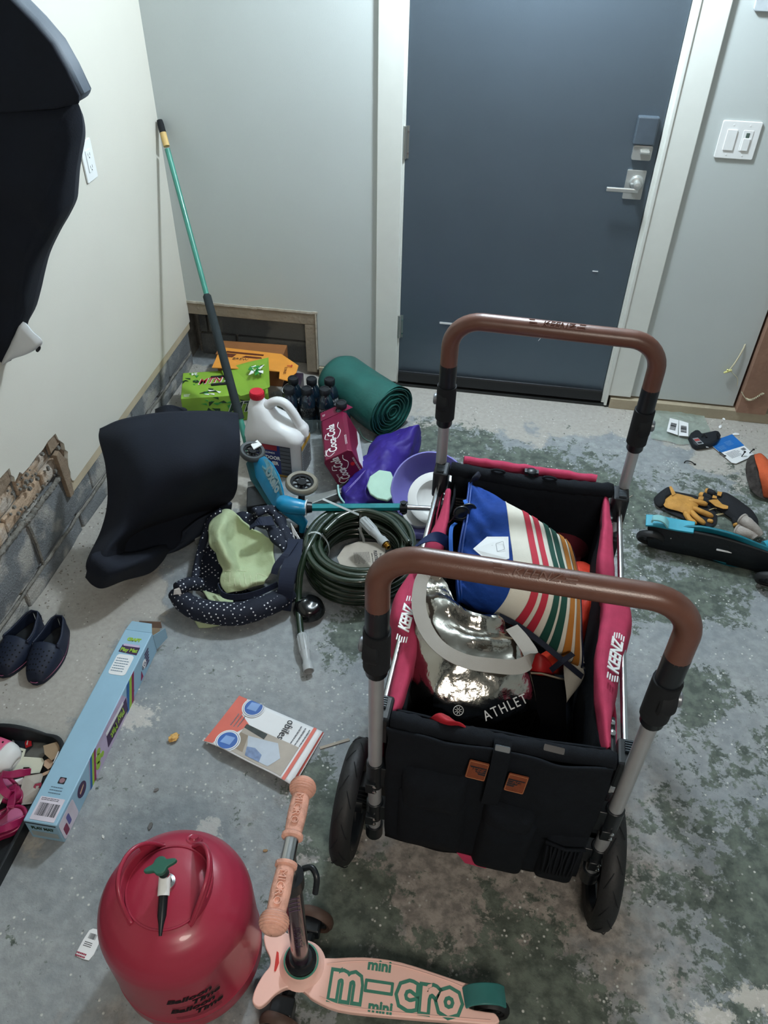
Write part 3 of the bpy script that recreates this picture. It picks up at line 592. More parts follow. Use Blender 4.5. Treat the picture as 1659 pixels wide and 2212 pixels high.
for sx in (-1, 1):
    g = G(); [g.box((sx * .268 - (.016 if sx < 0 else .012), -.37 + k * 0, .14 + .016 * k), (.05, .05 - .003 * abs(k - 3), .008)) for k in range(7)]; g.out('suspension_ribs', BLK, wg, bevel=.001, kind='stuff')
    g = G(); g.tube(spline([(sx * .255, .36, .17), (sx * .255, .355, .14), (sx * .22, .36, .12), (sx * .22, .372, .085)]), .011, 8); g.out('front_fork', BLK, wg, smooth=60)
    g = G(); g.box((sx * .21, 0, .155), (.022, .74, .03)); g.out('chassis_rail', BLK, wg, bevel=.004)

# ================================================================ WHAT LIES IN THE WAGON
BLU = mat('cobalt_quilt', '#123a86', .8, var=.12, vs=24, bump=.3, bs=60, spec=.3)
CREAM = mat('cream_canvas', '#d6d2c6', .8, var=.04, bump=.15, bs=500)
bag = thing('cooler_bag', 'cobalt blue soft cooler bag with cream panel of red green ochre stripes, in the wagon', 'bag', (1.52, -1.66, .15))
cols = [[(1012, 1048, .60), (1004, 1110, .60), (990, 1185, .58), (986, 1250, .57), (990, 1298, .54)],
        [(1050, 1062, .63), (1050, 1130, .645), (1048, 1200, .64), (1040, 1262, .62), (1030, 1312, .54)],
        [(1092, 1084, .64), (1103, 1160, .67), (1110, 1230, .665), (1098, 1286, .63), (1068, 1326, .54)],
        [(1140, 1110, .64), (1158, 1180, .675), (1168, 1240, .67), (1158, 1304, .63), (1125, 1356, .53)],
        [(1188, 1142, .62), (1206, 1205, .66), (1216, 1255, .655), (1210, 1330, .61), (1188, 1400, .50)],
        [(1232, 1186, .57), (1250, 1245, .58), (1255, 1310, .575), (1257, 1380, .54), (1262, 1450, .45)]]
ctrl = [[P(*p) for p in c] for c in cols]
full = [[c[0] + V(0, -.01, -.10)] + c + [c[-1] + V(-.01, .08, -.09)] for c in ctrl]
full = [[p + V(.02, 0, -.13) for p in full[0]]] + full + [[p + V(-.02, 0, -.13) for p in full[-1]]]
fnb = evpatch(full)
ub = lambda c: (c + 1) / 7; vb = lambda r: (r + 1) / 6
def bagpt(u, v):
    p = fnb(u, v)
    if u < ub(2): p = p + V(0, 0, .0045 * sin(v * 60 + 3 * sin(u * 14)) * min(1, (ub(2) - u) * 12))
    return p
g = G(); sheet(g, bagpt, lsp(0, ub(2), 26), lsp(0, 1, 70)); g.out('blue_side', BLU, bag, W=True, smooth=180)
g = G(); sheet(g, fnb, lsp(ub(2), 1, 60), lsp(0, 1, 60)); sp_ = g.out('striped_panel', CREAM, bag, W=True, smooth=180)
def stripe(a, b, m, nm):
    g = G()
    def f(u, v):
        du = fnb(min(1, u + .01), v) - fnb(max(0, u - .01), v); dv = fnb(u, min(1, v + .01)) - fnb(u, max(0, v - .01)); n_ = du.cross(dv).normalized()
        return fnb(u, v) + n_ * (.0022 if n_.dot(CAM_LOC - fnb(u, v)) > 0 else -.0022)
    sheet(g, f, lsp(ub(2) + (ub(5) - ub(2)) * a, ub(2) + (ub(5) - ub(2)) * b, 4), lsp(.02, .99, 60)); g.out(nm, m, bag, W=True, smooth=180)
RS, GS, OS, NS = mat('red_stripe', '#b3283c', .8, var=.05), mat('green_stripe', '#12463c', .8, var=.05), mat('ochre_stripe', '#b0702a', .8, var=.05), mat('navy_stripe', '#101c38', .8, var=.05)
for a, b_, m in ((.235, .325, RS), (.375, .46, RS), (.535, .615, GS), (.645, .725, GS), (.765, .825, OS), (.855, .912, OS), (.94, .965, NS), (.985, 1.06, NS)): stripe(a, b_, m, 'stripe')
ZB = mat('blue_piping', '#0f3a86', .5)
g = G(); [g.tube([fnb(ub(.1 + k * .16), v) + V(0, 0, .003) for v in lsp(.14, .9, 30)], .0032, 8) for k in (0, 1)]; g.out('zipper', ZB, bag, W=True, smooth=180)
g = G(); g.tube([fnb(ub(2), v) + V(0, 0, .001) for v in lsp(.1, .9, 30)], .0014, 6); g.out('seam', CREAM, bag, W=True)
NAVB = mat('navy_webbing', '#0b1326', .8, var=.08, bump=.2, bs=900)
g = G(); ribbon(g, [P(1078, 1330, .575), P(1120, 1352, .57), P(1165, 1385, .56), P(1210, 1422, .53), P(1258, 1462, .47)], .013, (.6, 1, .4), .002); g.out('lower_strap', NAVB, bag, W=True)
g = G(); ribbon(g, [P(1190, 1448, .49), P(1215, 1428, .525), P(1238, 1412, .53)], .013, (1, -.8, .1), .002); g.out('lower_strap', NAVB, bag, W=True)
g = G(); ribbon(g, [P(985, 1130, .60), P(975, 1142, .60), P(974, 1180, .60), P(977, 1215, .59)], .010, (1, 0, .3), .002); ribbon(g, [P(1004, 1080, .615), P(1008, 1095, .615), P(1000, 1115, .6)], .01, (1, 0, .3), .002); g.out('carry_loop', mat('bright_blue_webbing', '#1d62c0', .6), bag, W=True)
g = G(); g.patch([[P(1014, 1048, .61), P(1018, 1040, .625), P(1030, 1038, .62)], [P(1020, 1034, .64), P(1026, 1030, .65), P(1034, 1034, .64)], [P(1030, 1022, .645), P(1034, 1020, .65), P(1038, 1028, .64)]], 10, 10); g.out('corner_tab', NAVB, bag, W=True, solid=.004, smooth=180)
c4 = [P(1022, 1186, .668), P(1052, 1160, .672), P(1098, 1160, .688), P(1100, 1207, .688), P(1060, 1219, .67)]
g = G(); g.slab(c4, (0, 0, .0012)); cl = g.out('care_label', PAPER, bag, W=True)
Mx = frame((c4[0] + c4[3]) / 2 + V(0, 0, .0035), c4[3] - c4[0], c4[1] - c4[0]); Mx = frame(sum(c4, V(0, 0, 0)) / 5 + V(0, 0, .0022), c4[3] - c4[4], c4[1] - c4[4])
g = G(); lines(g, -.024, .0, -.012, .014, 4, Mx, t=.2); g.tube([Mx @ V(p[0] + .016, p[1], 0) for p in rrect(.018, .026, .002)], .0004, 4, closed=True); g.out('fine_print', mat('grey_print', '#70747a', .7), cl, W=True, kind='stuff')

# silver tote
FOIL = mat('silver_foil', '#b5b1a9', .14, 1, var=.04, bump=.2, bs=45)
FOILD = FOIL
tote = thing('foil_tote', 'crumpled silver foil tote bag with pale grey strap lying in the wagon', 'bag', (1.40, -1.98, .15))
ctrl = [[P(*p) for p in r] for r in [
    [(905, 1240, .60), (935, 1243, .60), (965, 1262, .60), (988, 1300, .60), (1030, 1322, .60), (1075, 1338, .585)],
    [(893, 1300, .585), (925, 1300, .62), (965, 1310, .63), (1010, 1345, .625), (1060, 1360, .61), (1105, 1372, .575)],
    [(888, 1370, .56), (925, 1370, .60), (970, 1385, .61), (1020, 1400, .605), (1080, 1410, .59), (1138, 1420, .55)],
    [(884, 1440, .53), (925, 1445, .565), (975, 1460, .57), (1030, 1465, .57), (1090, 1470, .555), (1152, 1480, .52)],
    [(878, 1500, .47), (925, 1515, .52), (980, 1525, .525), (1035, 1530, .52), (1095, 1530, .505), (1160, 1535, .47)],
    [(895, 1540, .40), (935, 1560, .44), (985, 1585, .44), (1040, 1582, .44), (1100, 1572, .43), (1165, 1560, .40)]]]
ctrl = [[r[0] + V(.0, 0, -.12)] + r + [r[-1] + V(-.01, 0, -.14)] for r in ctrl]; ctrl = [[p + V(0, -.01, -.10) for p in ctrl[0]]] + ctrl + [[p + V(0, .02, -.12) for p in ctrl[-1]]]
ft = evpatch(ctrl)
def crink(u, v):
    p = ft(u, v); q = p * 9; a = noise.ridged_multi_fractal(q, 1.0, 2.1, 3, 1.0, 2.0) if hasattr(noise, 'ridged_multi_fractal') else 0
    top = max(0, 1 - u * 1.9); h = (.007 + .013 * top) * (noise.ridged_multi_fractal(p * 9.5, 1.0, 2.0, 3, 1.0, 2.0) - 1.1) + .009 * abs(noise.noise(p * 19))
    if top: h += .018 * top * sin(u * 46 + 5 * v)
    return p + V(.2, -.3, 1).normalized() * h
g = G(); sheet(g, crink, lsp(0, 1, 72), lsp(0, 1, 72)); tb = g.out('tote_body', FOIL, tote, W=True, smooth=24)
g = G(); ribbon(g, [P(952, 1246, .64), P(925, 1238, .65), P(910, 1256, .645), P(905, 1310, .645), P(922, 1362, .645), P(955, 1402, .645), P(1005, 1428, .64), P(1065, 1438, .63), P(1120, 1440, .61), P(1148, 1420, .60), P(1130, 1385, .60), P(1105, 1355, .60)], .032,
    [(1, 0, .1), (1, 0, .2), (1, .2, .1), (.9, .6, 0), (.3, 1, .2), (.1, 1, .3), (.3, 1, .2), (1, .3, 0)], .0015); g.out('shoulder_strap', mat('pale_grey_webbing', '#8b867f', .75, var=.04, bump=.1, bs=700), tote, W=True, smooth=60)
A, B = P(1030, 1556, .545), P(1152, 1502, .545); Mx = frame((A + B) / 2, B - A, V(0, 1, .35))
LG = mat('grey_letter_print', '#a9a7a3', .5)
text('ATHLET', .030, Mx, LG, tb, W=True, spacing=1.25, ext=.0006, sx=.85)
A = P(990, 1535, .55); Mx = frame(A, B - P(1030, 1556, .565), V(0, 1, .35)); g = G(); g.tube([Mx @ V(.012 * cos(a), .010 * sin(a), 0) for a in lsp(0, 2 * pi, 25)[:-1]], .0009, 5, closed=True)
[g.tube([Mx @ V(.002 * cos(a), .002 * sin(a), 0), Mx @ V(.009 * cos(a), .0075 * sin(a), 0)], .0008, 4) for a in lsp(0, 2 * pi, 9)[:-1]]; g.out('printed_emblem', LG, tb, W=True)

t = thing('red_cloth', 'bright orange red cloth beside the striped cooler bag in the wagon', 'cloth', tuple(P(1250, 1340, .3)))
OR = mat('orange_red_nylon', '#c8361f', .55, var=.12, bump=.15)
g = G(); g.patch([[P(*p) for p in r] for r in [[(1225, 1225, .40), (1255, 1215, .42), (1290, 1230, .40)], [(1225, 1280, .41), (1262, 1275, .455), (1295, 1285, .41)], [(1215, 1330, .39), (1262, 1330, .44), (1290, 1340, .39)], [(1190, 1390, .33), (1240, 1395, .38), (1285, 1400, .33)], [(1145, 1440, .27), (1190, 1450, .30), (1240, 1450, .25)]]], 24, 20, wr=.014, ws=16); g.out('cloth', OR, t, W=True, smooth=180, solid=.006)
g = G(); g.patch([[P(*p) for p in r] for r in [[(1140, 1400, .36), (1165, 1412, .37), (1190, 1430, .34)], [(1142, 1450, .31), (1168, 1460, .32), (1195, 1460, .28)], [(1155, 1490, .22), (1175, 1490, .23), (1190, 1490, .20)]]], 12, 12, wr=.01, ws=16, seed=4); g.out('cloth_corner', mat('red_nylon', '#a81f22', .55), t, W=True, smooth=180, solid=.004)
t = thing('red_ribbon', 'small red cloth scrap poking out between the foil tote and the wagon front', 'cloth', tuple(P(965, 1562, .5)))
g = G(); g.patch([[P(*p) for p in r] for r in [[(928, 1552, .575), (950, 1540, .60), (968, 1546, .59)], [(950, 1566, .58), (965, 1556, .61), (985, 1560, .59)], [(985, 1570, .585), (992, 1562, .60), (1002, 1568, .585)], [(1006, 1582, .575), (1009, 1577, .58), (1013, 1580, .575)]]], 14, 10, wr=.004, ws=30); g.out('cloth', mat('scrap_red', '#a31a28', .6), t, W=True, smooth=180, solid=.002)
t = thing('crimson_cap', 'dark crimson soft cap against the black back panel of the wagon', 'cap', tuple(P(1222, 1160, .40)))
g = G(); g.lathe([(.085 * cos(a), .07 * sin(a)) for a in lsp(0, pi / 2, 9)], 24, T(*(P(1216, 1168, .36)))); g.out('crown', mat('dark_crimson_felt', '#5a1422', .9), t, W=True, smooth=180)
g = G(); g.prism(circ(.05, 20, 0, -.07, .035), 0, .004, T(*(P(1216, 1168, .365)))); g.out('peak', mat('dark_crimson_felt', '#5a1422', .9), t, W=True)
DBLC = mat('black_case_fabric', '#06080c', .95, spec=.15)
t = thing('black_case', 'black case with thin tan piping lying in the wagon beside the foil tote', 'case', tuple(P(1200, 1560, .16)))
g = G(); g.box(V(1.592, -1.93, .245), (.13, .24, .19), taper=.92); g.out('case_body', DBLC, t, W=True, bevel=.012, smooth=40)
g = G(); g.tube([V(1.535, -1.822, .338), V(1.59, -1.818, .341), V(1.648, -1.826, .339)], .0025, 6); g.tube([V(1.652, -1.83, .335), V(1.656, -1.84, .28), V(1.660, -1.845, .20)], .002, 6); g.out('piping', mat('tan_piping', '#8e8270', .6), t, W=True)
# navy webbing hanging over the left side
t = thing('navy_strap', 'loose navy webbing strap looped over the left side of the wagon', 'strap', tuple(P(930, 1180, .55)))
NV = mat('navy_strap_webbing', '#12285a', .7, bump=.2, bs=900)
g = G(); ribbon(g, [P(868, 1220, .50), P(885, 1195, .57), P(908, 1172, .615), P(940, 1160, .625), P(962, 1168, .60), P(975, 1185, .54)], .028, [(.2, 1, 0), (.4, 1, 0), (.2, 1, .3)], .002); ribbon(g, [P(880, 1222, .52), P(905, 1208, .61), P(930, 1206, .625), P(960, 1212, .59), P(985, 1225, .53)], .024, (.1, 1, .1), .002); g.out('webbing', NV, t, W=True, smooth=60)
t = thing('sunglasses', 'black sunglasses tucked in beside the blue cooler bag in the wagon', 'glasses', tuple(P(1005, 1105, .58)))
g = G(); GL = mat('dark_lens', '#0c0f14', .08, spec=.9)
for px, py in ((997, 1108), (1012, 1102)): M = frame(P(px, py, .625), (1, .3, 0), (0, .5, 1)); g.tube([M @ V(.019 * cos(a), .016 * sin(a), 0) for a in lsp(0, 2 * pi, 21)[:-1]], .003, 6, closed=True)
g.tube(spline([P(985, 1112, .625), P(975, 1124, .6), P(968, 1132, .57)]), .0022, 6); g.out('frame', BLK, t, W=True, smooth=60)
for px, py in ((997, 1108), (1012, 1102)): g = G(); g.prism(circ(.018, 20, 0, 0, .015), -.001, .001, frame(P(px, py, .625), (1, .3, 0), (0, .5, 1))); g.out('lens', GL, t, W=True)
# ================================================================ THE PILE IN THE LEFT CORNER
def proj(w):
    c = _R.transposed() @ (Vector(w) - CAM_LOC); return (829.5 + FPX * c.x / -c.z, 1106 - FPX * c.y / -c.z)
# long handled tool
A, B = V(.463, -.675, .02), V(.014, -.014, 1.072)
def at_y(py):
    lo, hi = 0, 1
    for _ in range(40):
        m_ = (lo + hi) / 2
        if proj(A.lerp(B, m_))[1] > py: lo = m_
        else: hi = m_
    return A.lerp(B, lo)
GRN = mat('green_enamel', '#3c8878', .35, var=.12, vs=12, spec=.6, coat=.2)
t = thing('long_pole', 'long green pole with black foam sleeve and yellow band, leaning into the corner', 'pole', tuple(A))
g = G(); g.tube([at_y(322), at_y(640)], .0105, 16); g.out('pole_shaft', GRN, t, W=True, smooth=50); g = G(); g.tube([at_y(900), A], .0125, 16); g.out('lower_shaft', GRN, t, W=True, smooth=50)
g = G(); g.tube([at_y(316), at_y(284)], .0125, 16); g.out('yellow_band', mat('tan_yellow_band', '#c2a56a', .6), t, W=True, smooth=50)
g = G(); g.tube([at_y(287), at_y(270), at_y(260), at_y(254)], [.0128, .0128, .011, .004], 16); g.out('end_cap', DBLK, t, W=True, smooth=50)
g = G(); g.tube([at_y(633), at_y(640), at_y(905)], [.008, .0165, .0175], 16); g.out('foam_sleeve', mat('dark_foam', '#20292c', .85, bump=.1), t, W=True, smooth=50)

# green soda carton
LIME = mat('lime_card', '#7fa636', .55, var=.05); DGR = mat('deep_green_print', '#14351e', .55); MGR = mat('mid_green_print', '#2f8a3a', .55)
u_, v_ = V(.954, .30, 0), V(-.30, .954, 0); o_ = V(.12, -.485, 0)
t = thing('soda_carton', 'lime green soda carton with handle slots, in front of the orange carton in the corner', 'box', tuple(o_))
Lx, Ly, Hz = .36, .205, .13
Mt = frame(o_ + V(0, 0, Hz), u_, v_); Mf = frame(o_, u_, (0, 0, 1)); Ml = frame(o_ + v_ * Ly, -v_, (0, 0, 1))
g = G(); g.box((Lx / 2, Ly / 2, Hz / 2 - .0005), (Lx, Ly, Hz - .001), frame(o_, u_, v_)); body_ = g.out('carton_body', LIME, t, W=True, bevel=.003)
rnd = random.Random(3)
def tris(M, w, h, m, n, seed, nm, spots):
    r = random.Random(seed); g = G()
    for i in range(n):
        cx, cy = r.choice(spots); cx += r.uniform(-.03, .03); cy += r.uniform(-.022, .022); a = r.uniform(0, 6.28); s = r.uniform(.008, .024)
        g.prism([(min(max(cx + s * cos(a + k), .002), w - .002), min(max(cy + s * .7 * sin(a + k), .002), h - .002)) for k in (0, 1.2, 2.9)], 0, .0006 + .0003 * (i % 3) + .0004 * seed, M)
    g.out(nm, m, body_, W=True, kind='stuff')
tris(Mt, Lx, Ly, MGR, 9, 1, 'printed_shards', [(.04, .17), (.05, .12), (.12, .04), (.25, .05)]); tris(Mt, Lx, Ly, DGR, 10, 2, 'printed_shards', [(.03, .13), (.11, .04), (.26, .16)]); tris(Mt, Lx, Ly, WHT, 4, 3, 'printed_shards', [(.12, .03), (.05, .09)])
tris(Mf, Lx, Hz, MGR, 9, 1, 'printed_shards', [(.12, .09), (.2, .08), (.3, .09)]); tris(Mf, Lx, Hz, DGR, 16, 2, 'printed_shards', [(.15, .10), (.22, .08), (.3, .06), (.12, .05)])
RED = mat('red_print', '#a61f2a', .5)
for o, m_, d in ((0, WHT, .002), (.0, RED, .0034)): text('MTN', .056 if m_ is RED else .058, Mt @ T(.115, .12, d) @ Rt(6, 'Z'), m_, body_, 'logo_lettering', W=True, shear=.45, bold=.0022 if m_ is WHT else .0005, sx=.8)
text('DEW', .05, Mt @ T(.215, .125, .0034) @ Rt(4, 'Z'), WHT, body_, 'logo_lettering', W=True, shear=.45, bold=.001, sx=.7)
text('24', .03, Mt @ T(.31, .025, .002), WHT, body_, W=True, bold=.0008); text('24', .026, Mt @ T(.05, .185, .002) @ Rt(180, 'Z'), WHT, body_, W=True, bold=.0008)
text('MTN', .07, Mf @ T(.26, .07, .003), WHT, body_, W=True, shear=.4, bold=.003); text('MTN', .07, Mf @ T(.26, .07, .0036), DGR, body_, W=True, shear=.4, bold=.001)
g = G(); lines(g, .012, .04, .008, .03, 5, Mt @ T(0, 0, .001)); g.out('fine_print', WHT, body_, W=True, kind='stuff')
for y0 in (.085, .145): g = G(); g.prism(rrect(.10, .013, .006, 5, cx=.175, cy=y0), -.001, .0045, Mt @ Rt(2, 'Z')); g.out('handle_slot', DBLK, body_, W=True)
g = G(); fp = [P(478, 800, .14), P(500, 793, .15), P(535, 783, .165), P(580, 773, .20), P(583, 836, .175), P(560, 848, .15), P(520, 856, .135), P(497, 840, .137)]
g.slab(fp, (0, 0, .002)); flp = g.out('open_flap', LIME, t, W=True)
g = G(); c = P(555, 800, .188); Mx = frame(c, P(580, 800, .19) - P(535, 805, .172), P(560, 785, .188) - P(560, 815, .176))
for k, m_ in ((0, DGR), (1, WHT), (2, MGR)):
    g = G(); r = random.Random(k + 4)
    for i in range(5): a = r.uniform(0, 6.28); s = r.uniform(.012, .026); x, y = r.uniform(-.03, .02), r.uniform(-.03, .02); g.prism([(x + s * cos(a + q), y + s * sin(a + q)) for q in (0, 1, 2.8)], .004, .005 + .0005 * k, Mx)
    g.out('printed_shards', m_, flp, W=True, kind='stuff')

# orange carton
ORG = mat('orange_card', '#d8903a', .6, var=.05); BRN = mat('brown_print', '#5a2a18', .6)
t = thing('orange_carton', 'opened orange snack carton with brown print against the masonry niche', 'box', tuple(P(520, 800, .0)))
g = G(); g.box((.30, -.085, .075), (.30, .12, .148), frame((0, 0, 0), (1, .05, 0), (0, 1, 0))); ob = g.out('carton_body', mat('brown_card', '#8a5a34', .7), t, W=True, bevel=.003)
pts = [P(458, 795, .155), P(470, 768, .155), P(486, 752, .155), P(608, 766, .155), P(645, 791, .165), P(640, 806, .17), P(633, 812, .17), P(629, 826, .18), P(603, 819, .175), P(604, 804, .165), P(560, 800, .155)]
g = G(); g.slab(pts, (0, 0, .003)); tp = g.out('orange_top', ORG, t, W=True)
Mx = frame(P(530, 775, .160), P(600, 778, .16) - P(500, 768, .16), P(500, 755, .16) - P(490, 790, .16))
g = G(); g.prism([(-.10, .038), (.07, .038), (.07, .05), (-.10, .05)], 0, .0006, Mx); g.prism([(-.02, .008), (.075, .008), (.065, .024), (-.005, .024)], 0, .0006, Mx); g.prism(circ(.016, 16, .11, .0), 0, .0006, Mx); g.prism([(-.105, .0), (-.06, .0), (-.05, .03), (-.095, .03)], 0, .0006, Mx); g.out('printed_panels', BRN, tp, W=True, kind='stuff')
text('BREW', .026, Mx @ T(-.02, -.01, .001), INK, tp, W=True); text('12 PACK', .016, frame(P(616, 800, .178), P(612, 815, .178) - P(618, 790, .172), (1, .1, 0)), BRN, tp, W=True)
text('T', .03, frame(P(625, 790, .174), P(624, 796, .174) - P(628, 782, .168), (1, .1, 0)), RED, tp, W=True, bold=.001)
# dark multipack of cans
t = thing('dark_can_carton', 'narrow dark purple can carton wedged between the lime and orange cartons', 'box', tuple(P(598, 855, .0)))
g = G(); g.box((.515, -.33, .07), (.075, .13, .14), frame((0, 0, 0), (1, .1, 0), (0, 1, 0))); c_ = g.out('carton_body', mat('dark_purple_card', '#2a2030', .4, var=.3, vs=40), t, W=True, bevel=.004)
Mx = frame((.54, -.345, .1415), (0, 1, 0), (-1, 0, 0)); text('CAN', .03, Mx, PAPER, c_, W=True, shear=.3); g = G(); g.tube([Mx @ V(.04 * cos(a), .02 * sin(a), 0) for a in lsp(.3, 4, 12)], .0012, 4); g.out('printed_swirl', PAPER, c_, W=True)

# cleaner jug
JUG = mat('white_jug_plastic', '#dcdee0', .38, var=.02, sss=.15)
o_ = V(.588, -.685, 0); yaw = radians(-5)
t = thing('cleaner_jug', 'big white plastic jug with red cap and blue label beside the leaning pole', 'jug', tuple(o_), yaw); t.scale = (1.17, 1.12, 1.07)
secs = [(0, .182, .118, 0, .02), (.006, .195, .128, 0, .03), (.145, .195, .128, 0, .03), (.152, .200, .134, 0, .035), (.165, .200, .134, 0, .04), (.185, .186, .124, -.004, .045), (.205, .140, .112, -.023, .045), (.228, .102, .094, -.040, .042), (.250, .086, .078, -.048, .035), (.268, .060, .056, -.056, .027), (.276, .048, .046, -.058, .0225), (.292, .042, .042, -.058, .0205)]
def rsec(w, d, r, cx, z, n=6): return [V(x + cx, y, z) for x, y in rrect(w, d, min(r, w / 2 - .0005, d / 2 - .0005), n)]
g = G(); vs = []; N = len(rsec(.1, .1, .02, 0, 0))
for z, w, d, cx, r in secs: vs += rsec(w, d, r, cx, z)
g.add(vs, [(i * N + k, i * N + (k + 1) % N, (i + 1) * N + (k + 1) % N, (i + 1) * N + k) for i in range(len(secs) - 1) for k in range(N)] + [tuple(range(N))[::-1], tuple((len(secs) - 1) * N + k for k in range(N))]); g.out('jug_body', JUG, t, smooth=50)
g = G(); g.tube(spline([(-.040, 0, .235), (-.022, 0, .262), (.010, 0, .284), (.038, 0, .276), (.060, 0, .244), (.077, 0, .207), (.088, 0, .180), (.090, 0, .158)], 5), [.020] * 6 + [.0165] * 10 + [.0165] * 12 + [.020] * 8, 16); g.out('jug_handle', JUG, t, smooth=60)
g = G(); g.lathe([(0, .287), (.022, .287), (.0235, .29), (.0235, .309), (.0215, .313), (0, .313)], 32, T(-.058, 0, 0)); cp = g.out('red_cap', mat('red_cap', '#c01f33', .4), t, smooth=40)
g = G(); [g.tube([(-.058 + .0236 * cos(a), .0236 * sin(a), .291), (-.058 + .0236 * cos(a), .0236 * sin(a), .308)], .0009, 4) for a in lsp(0, 2 * pi, 37)[:-1]]; g.out('cap_ribs', mat('red_cap', '#c01f33'), cp, kind='stuff')
def jp(x0, x1, z0, z1, m, nm, side=0, d=.0, par=t):
    g = G()
    if side == 0: g.box(((x0 + x1) / 2, -.0645 - d, (z0 + z1) / 2), (x1 - x0, .0012, z1 - z0))
    else: g.box((.0980 + d, (x0 + x1) / 2, (z0 + z1) / 2), (.0012, x1 - x0, z1 - z0))
    return g.out(nm, m, par)
lb = jp(-.066, .066, .012, .14, mat('label_navy', '#1c2a6a', .4), 'front_label'); jp(-.066, .02, .118, .14, mat('label_red', '#8e1b2c', .4), 'label_band', d=.0006, par=lb)
jp(.03, .066, .012, .14, mat('label_siding', '#50565e', .5), 'label_photo', d=.0006, par=lb); 
g = G(); [g.box((.048, -.0662, .02 + k * .017), (.034, .0006, .002)) for k in range(8)]; g.out('siding_lines', INK, lb, kind='stuff')
jp(-.066, .066, .004, .012, mat('label_yellow', '#b78f3a', .5), 'label_band', d=.0006, par=lb)
Mx = frame((-.014, -.0664, .085), (1, 0, 0), (0, 0, 1)); text('OUTDOOR', .021, Mx, WHT, lb, bold=.0006, sx=.8); text('CLEANER', .021, Mx @ T(0, -.024, 0), WHT, lb, bold=.0006, sx=.8); text('30 SECONDS', .010, Mx @ T(0, .022, 0), WHT, lb, sx=.9)
l2 = jp(-.045, .045, .012, .14, mat('label_text_panel', '#8b8f93', .5), 'side_label', 1); jp(-.045, .045, .118, .136, mat('label_yellow', '#b78f3a'), 'label_band', 1, .0006, l2)
g = G(); lines(g, -.04, .04, -.055, .045, 10, frame((.0992, 0, .065), (0, 1, 0), (0, 0, 1))); g.out('fine_print', INK, l2, kind='stuff')

# sport drink bottles
NAVP = mat('navy_drink_plastic', '#101f2c', .12, var=.1, spec=.8, coat=.5); CAPM = mat('navy_cap', '#14191f', .5)
def bottle():
    t = thing('drink_bottle', '', 'bottle', (0, 0, 0), group='navy sports drink bottles')
    g = G(); g.lathe([(0, 0), (.027, 0), (.0315, .005), (.032, .02), (.030, .06), (.032, .09), (.0325, .13), (.029, .155), (.020, .176), (.0155, .183), (.0155, .19), (0, .19)], 24); g.out('bottle_body', NAVP, t, smooth=50)
    g = G(); g.lathe([(0, .186), (.0195, .186), (.0205, .188), (.0205, .208), (.0185, .212), (.013, .2125), (.0125, .2105), (0, .2105)], 24); g.out('cap', CAPM, t, smooth=40)
    lab = G(); lab.lathe([(.0326, .085), (.0333, .086), (.0333, .13), (.0326, .131)], 24); lo = lab.out('wrap_label', mat('black_label', '#0c1016', .4), t, smooth=40)
    for i, (s, z) in enumerate((('POWER', .119), ('ADE', .102))):
        text(s, .019, None, mat('silver_print', '#b9c0c4', .4), lo, warp=lambda v, z=z: V(.0336 * cos(v.x / .0333 - 1.35), .0336 * sin(v.x / .0333 - 1.35), z + v.y), bold=.0005, sx=.95)
    return t
def copy_tree(o, par=None):
    c = o.copy(); COL.objects.link(c); c.parent = par
    for ch in [q for q in bpy.data.objects if q.parent == o]: copy_tree(ch, c)
    return c
b0 = bottle(); spots = [((.572, -.362), 'rear left bottle of the navy sports drink pack'), ((.648, -.352), 'middle bottle in the rear row of the navy sports drink pack'), ((.722, -.342), 'rear right bottle of the navy sports drink pack, touching the green tarp'),
    ((.574, -.440), 'left bottle in the front row of the navy sports drink pack'), ((.645, -.428), 'bottle with readable white label, second in the front row behind the white jug'), ((.718, -.418), 'bottle with readable white label nearest the green tarp'), ((.800, -.482), 'single dark bottle standing right behind the cherry carton')]
for i, ((x, y), L_) in enumerate(spots):
    o = b0 if i == 0 else copy_tree(b0); o.location = (x, y, .002); o.rotation_euler.z = radians([10, -20, 15, 0, 5, 12, 80][i]); o['label'] = L_; o.scale = (1.09, 1.09, .97 if i < 6 else .90)
t = thing('shrink_wrap', 'torn clear plastic wrap round the base of the navy drink bottles', 'wrap', (.66, -.40, 0))
FILM = mat('clear_film', '#9db4b8', .12, spec=.8, alpha=.22, bump=.5, bs=60)
g = G(); path = spline([(.525, -.36, 0), (.535, -.47, 0), (.60, -.482, 0), (.66, -.476, 0), (.75, -.47, 0), (.765, -.40, 0), (.75, -.31, 0)], 6)
g.grid(lambda u, v: path[int(u * (len(path) - 1))] + V(0, 0, .003 + v * (.085 + .02 * noise.noise(V(u * 9, 0, 0)))) + noise.noise_vector(V(u * 12, v * 3, 5)) * .005, len(path), 8); g.out('film', FILM, t, W=True, smooth=180)

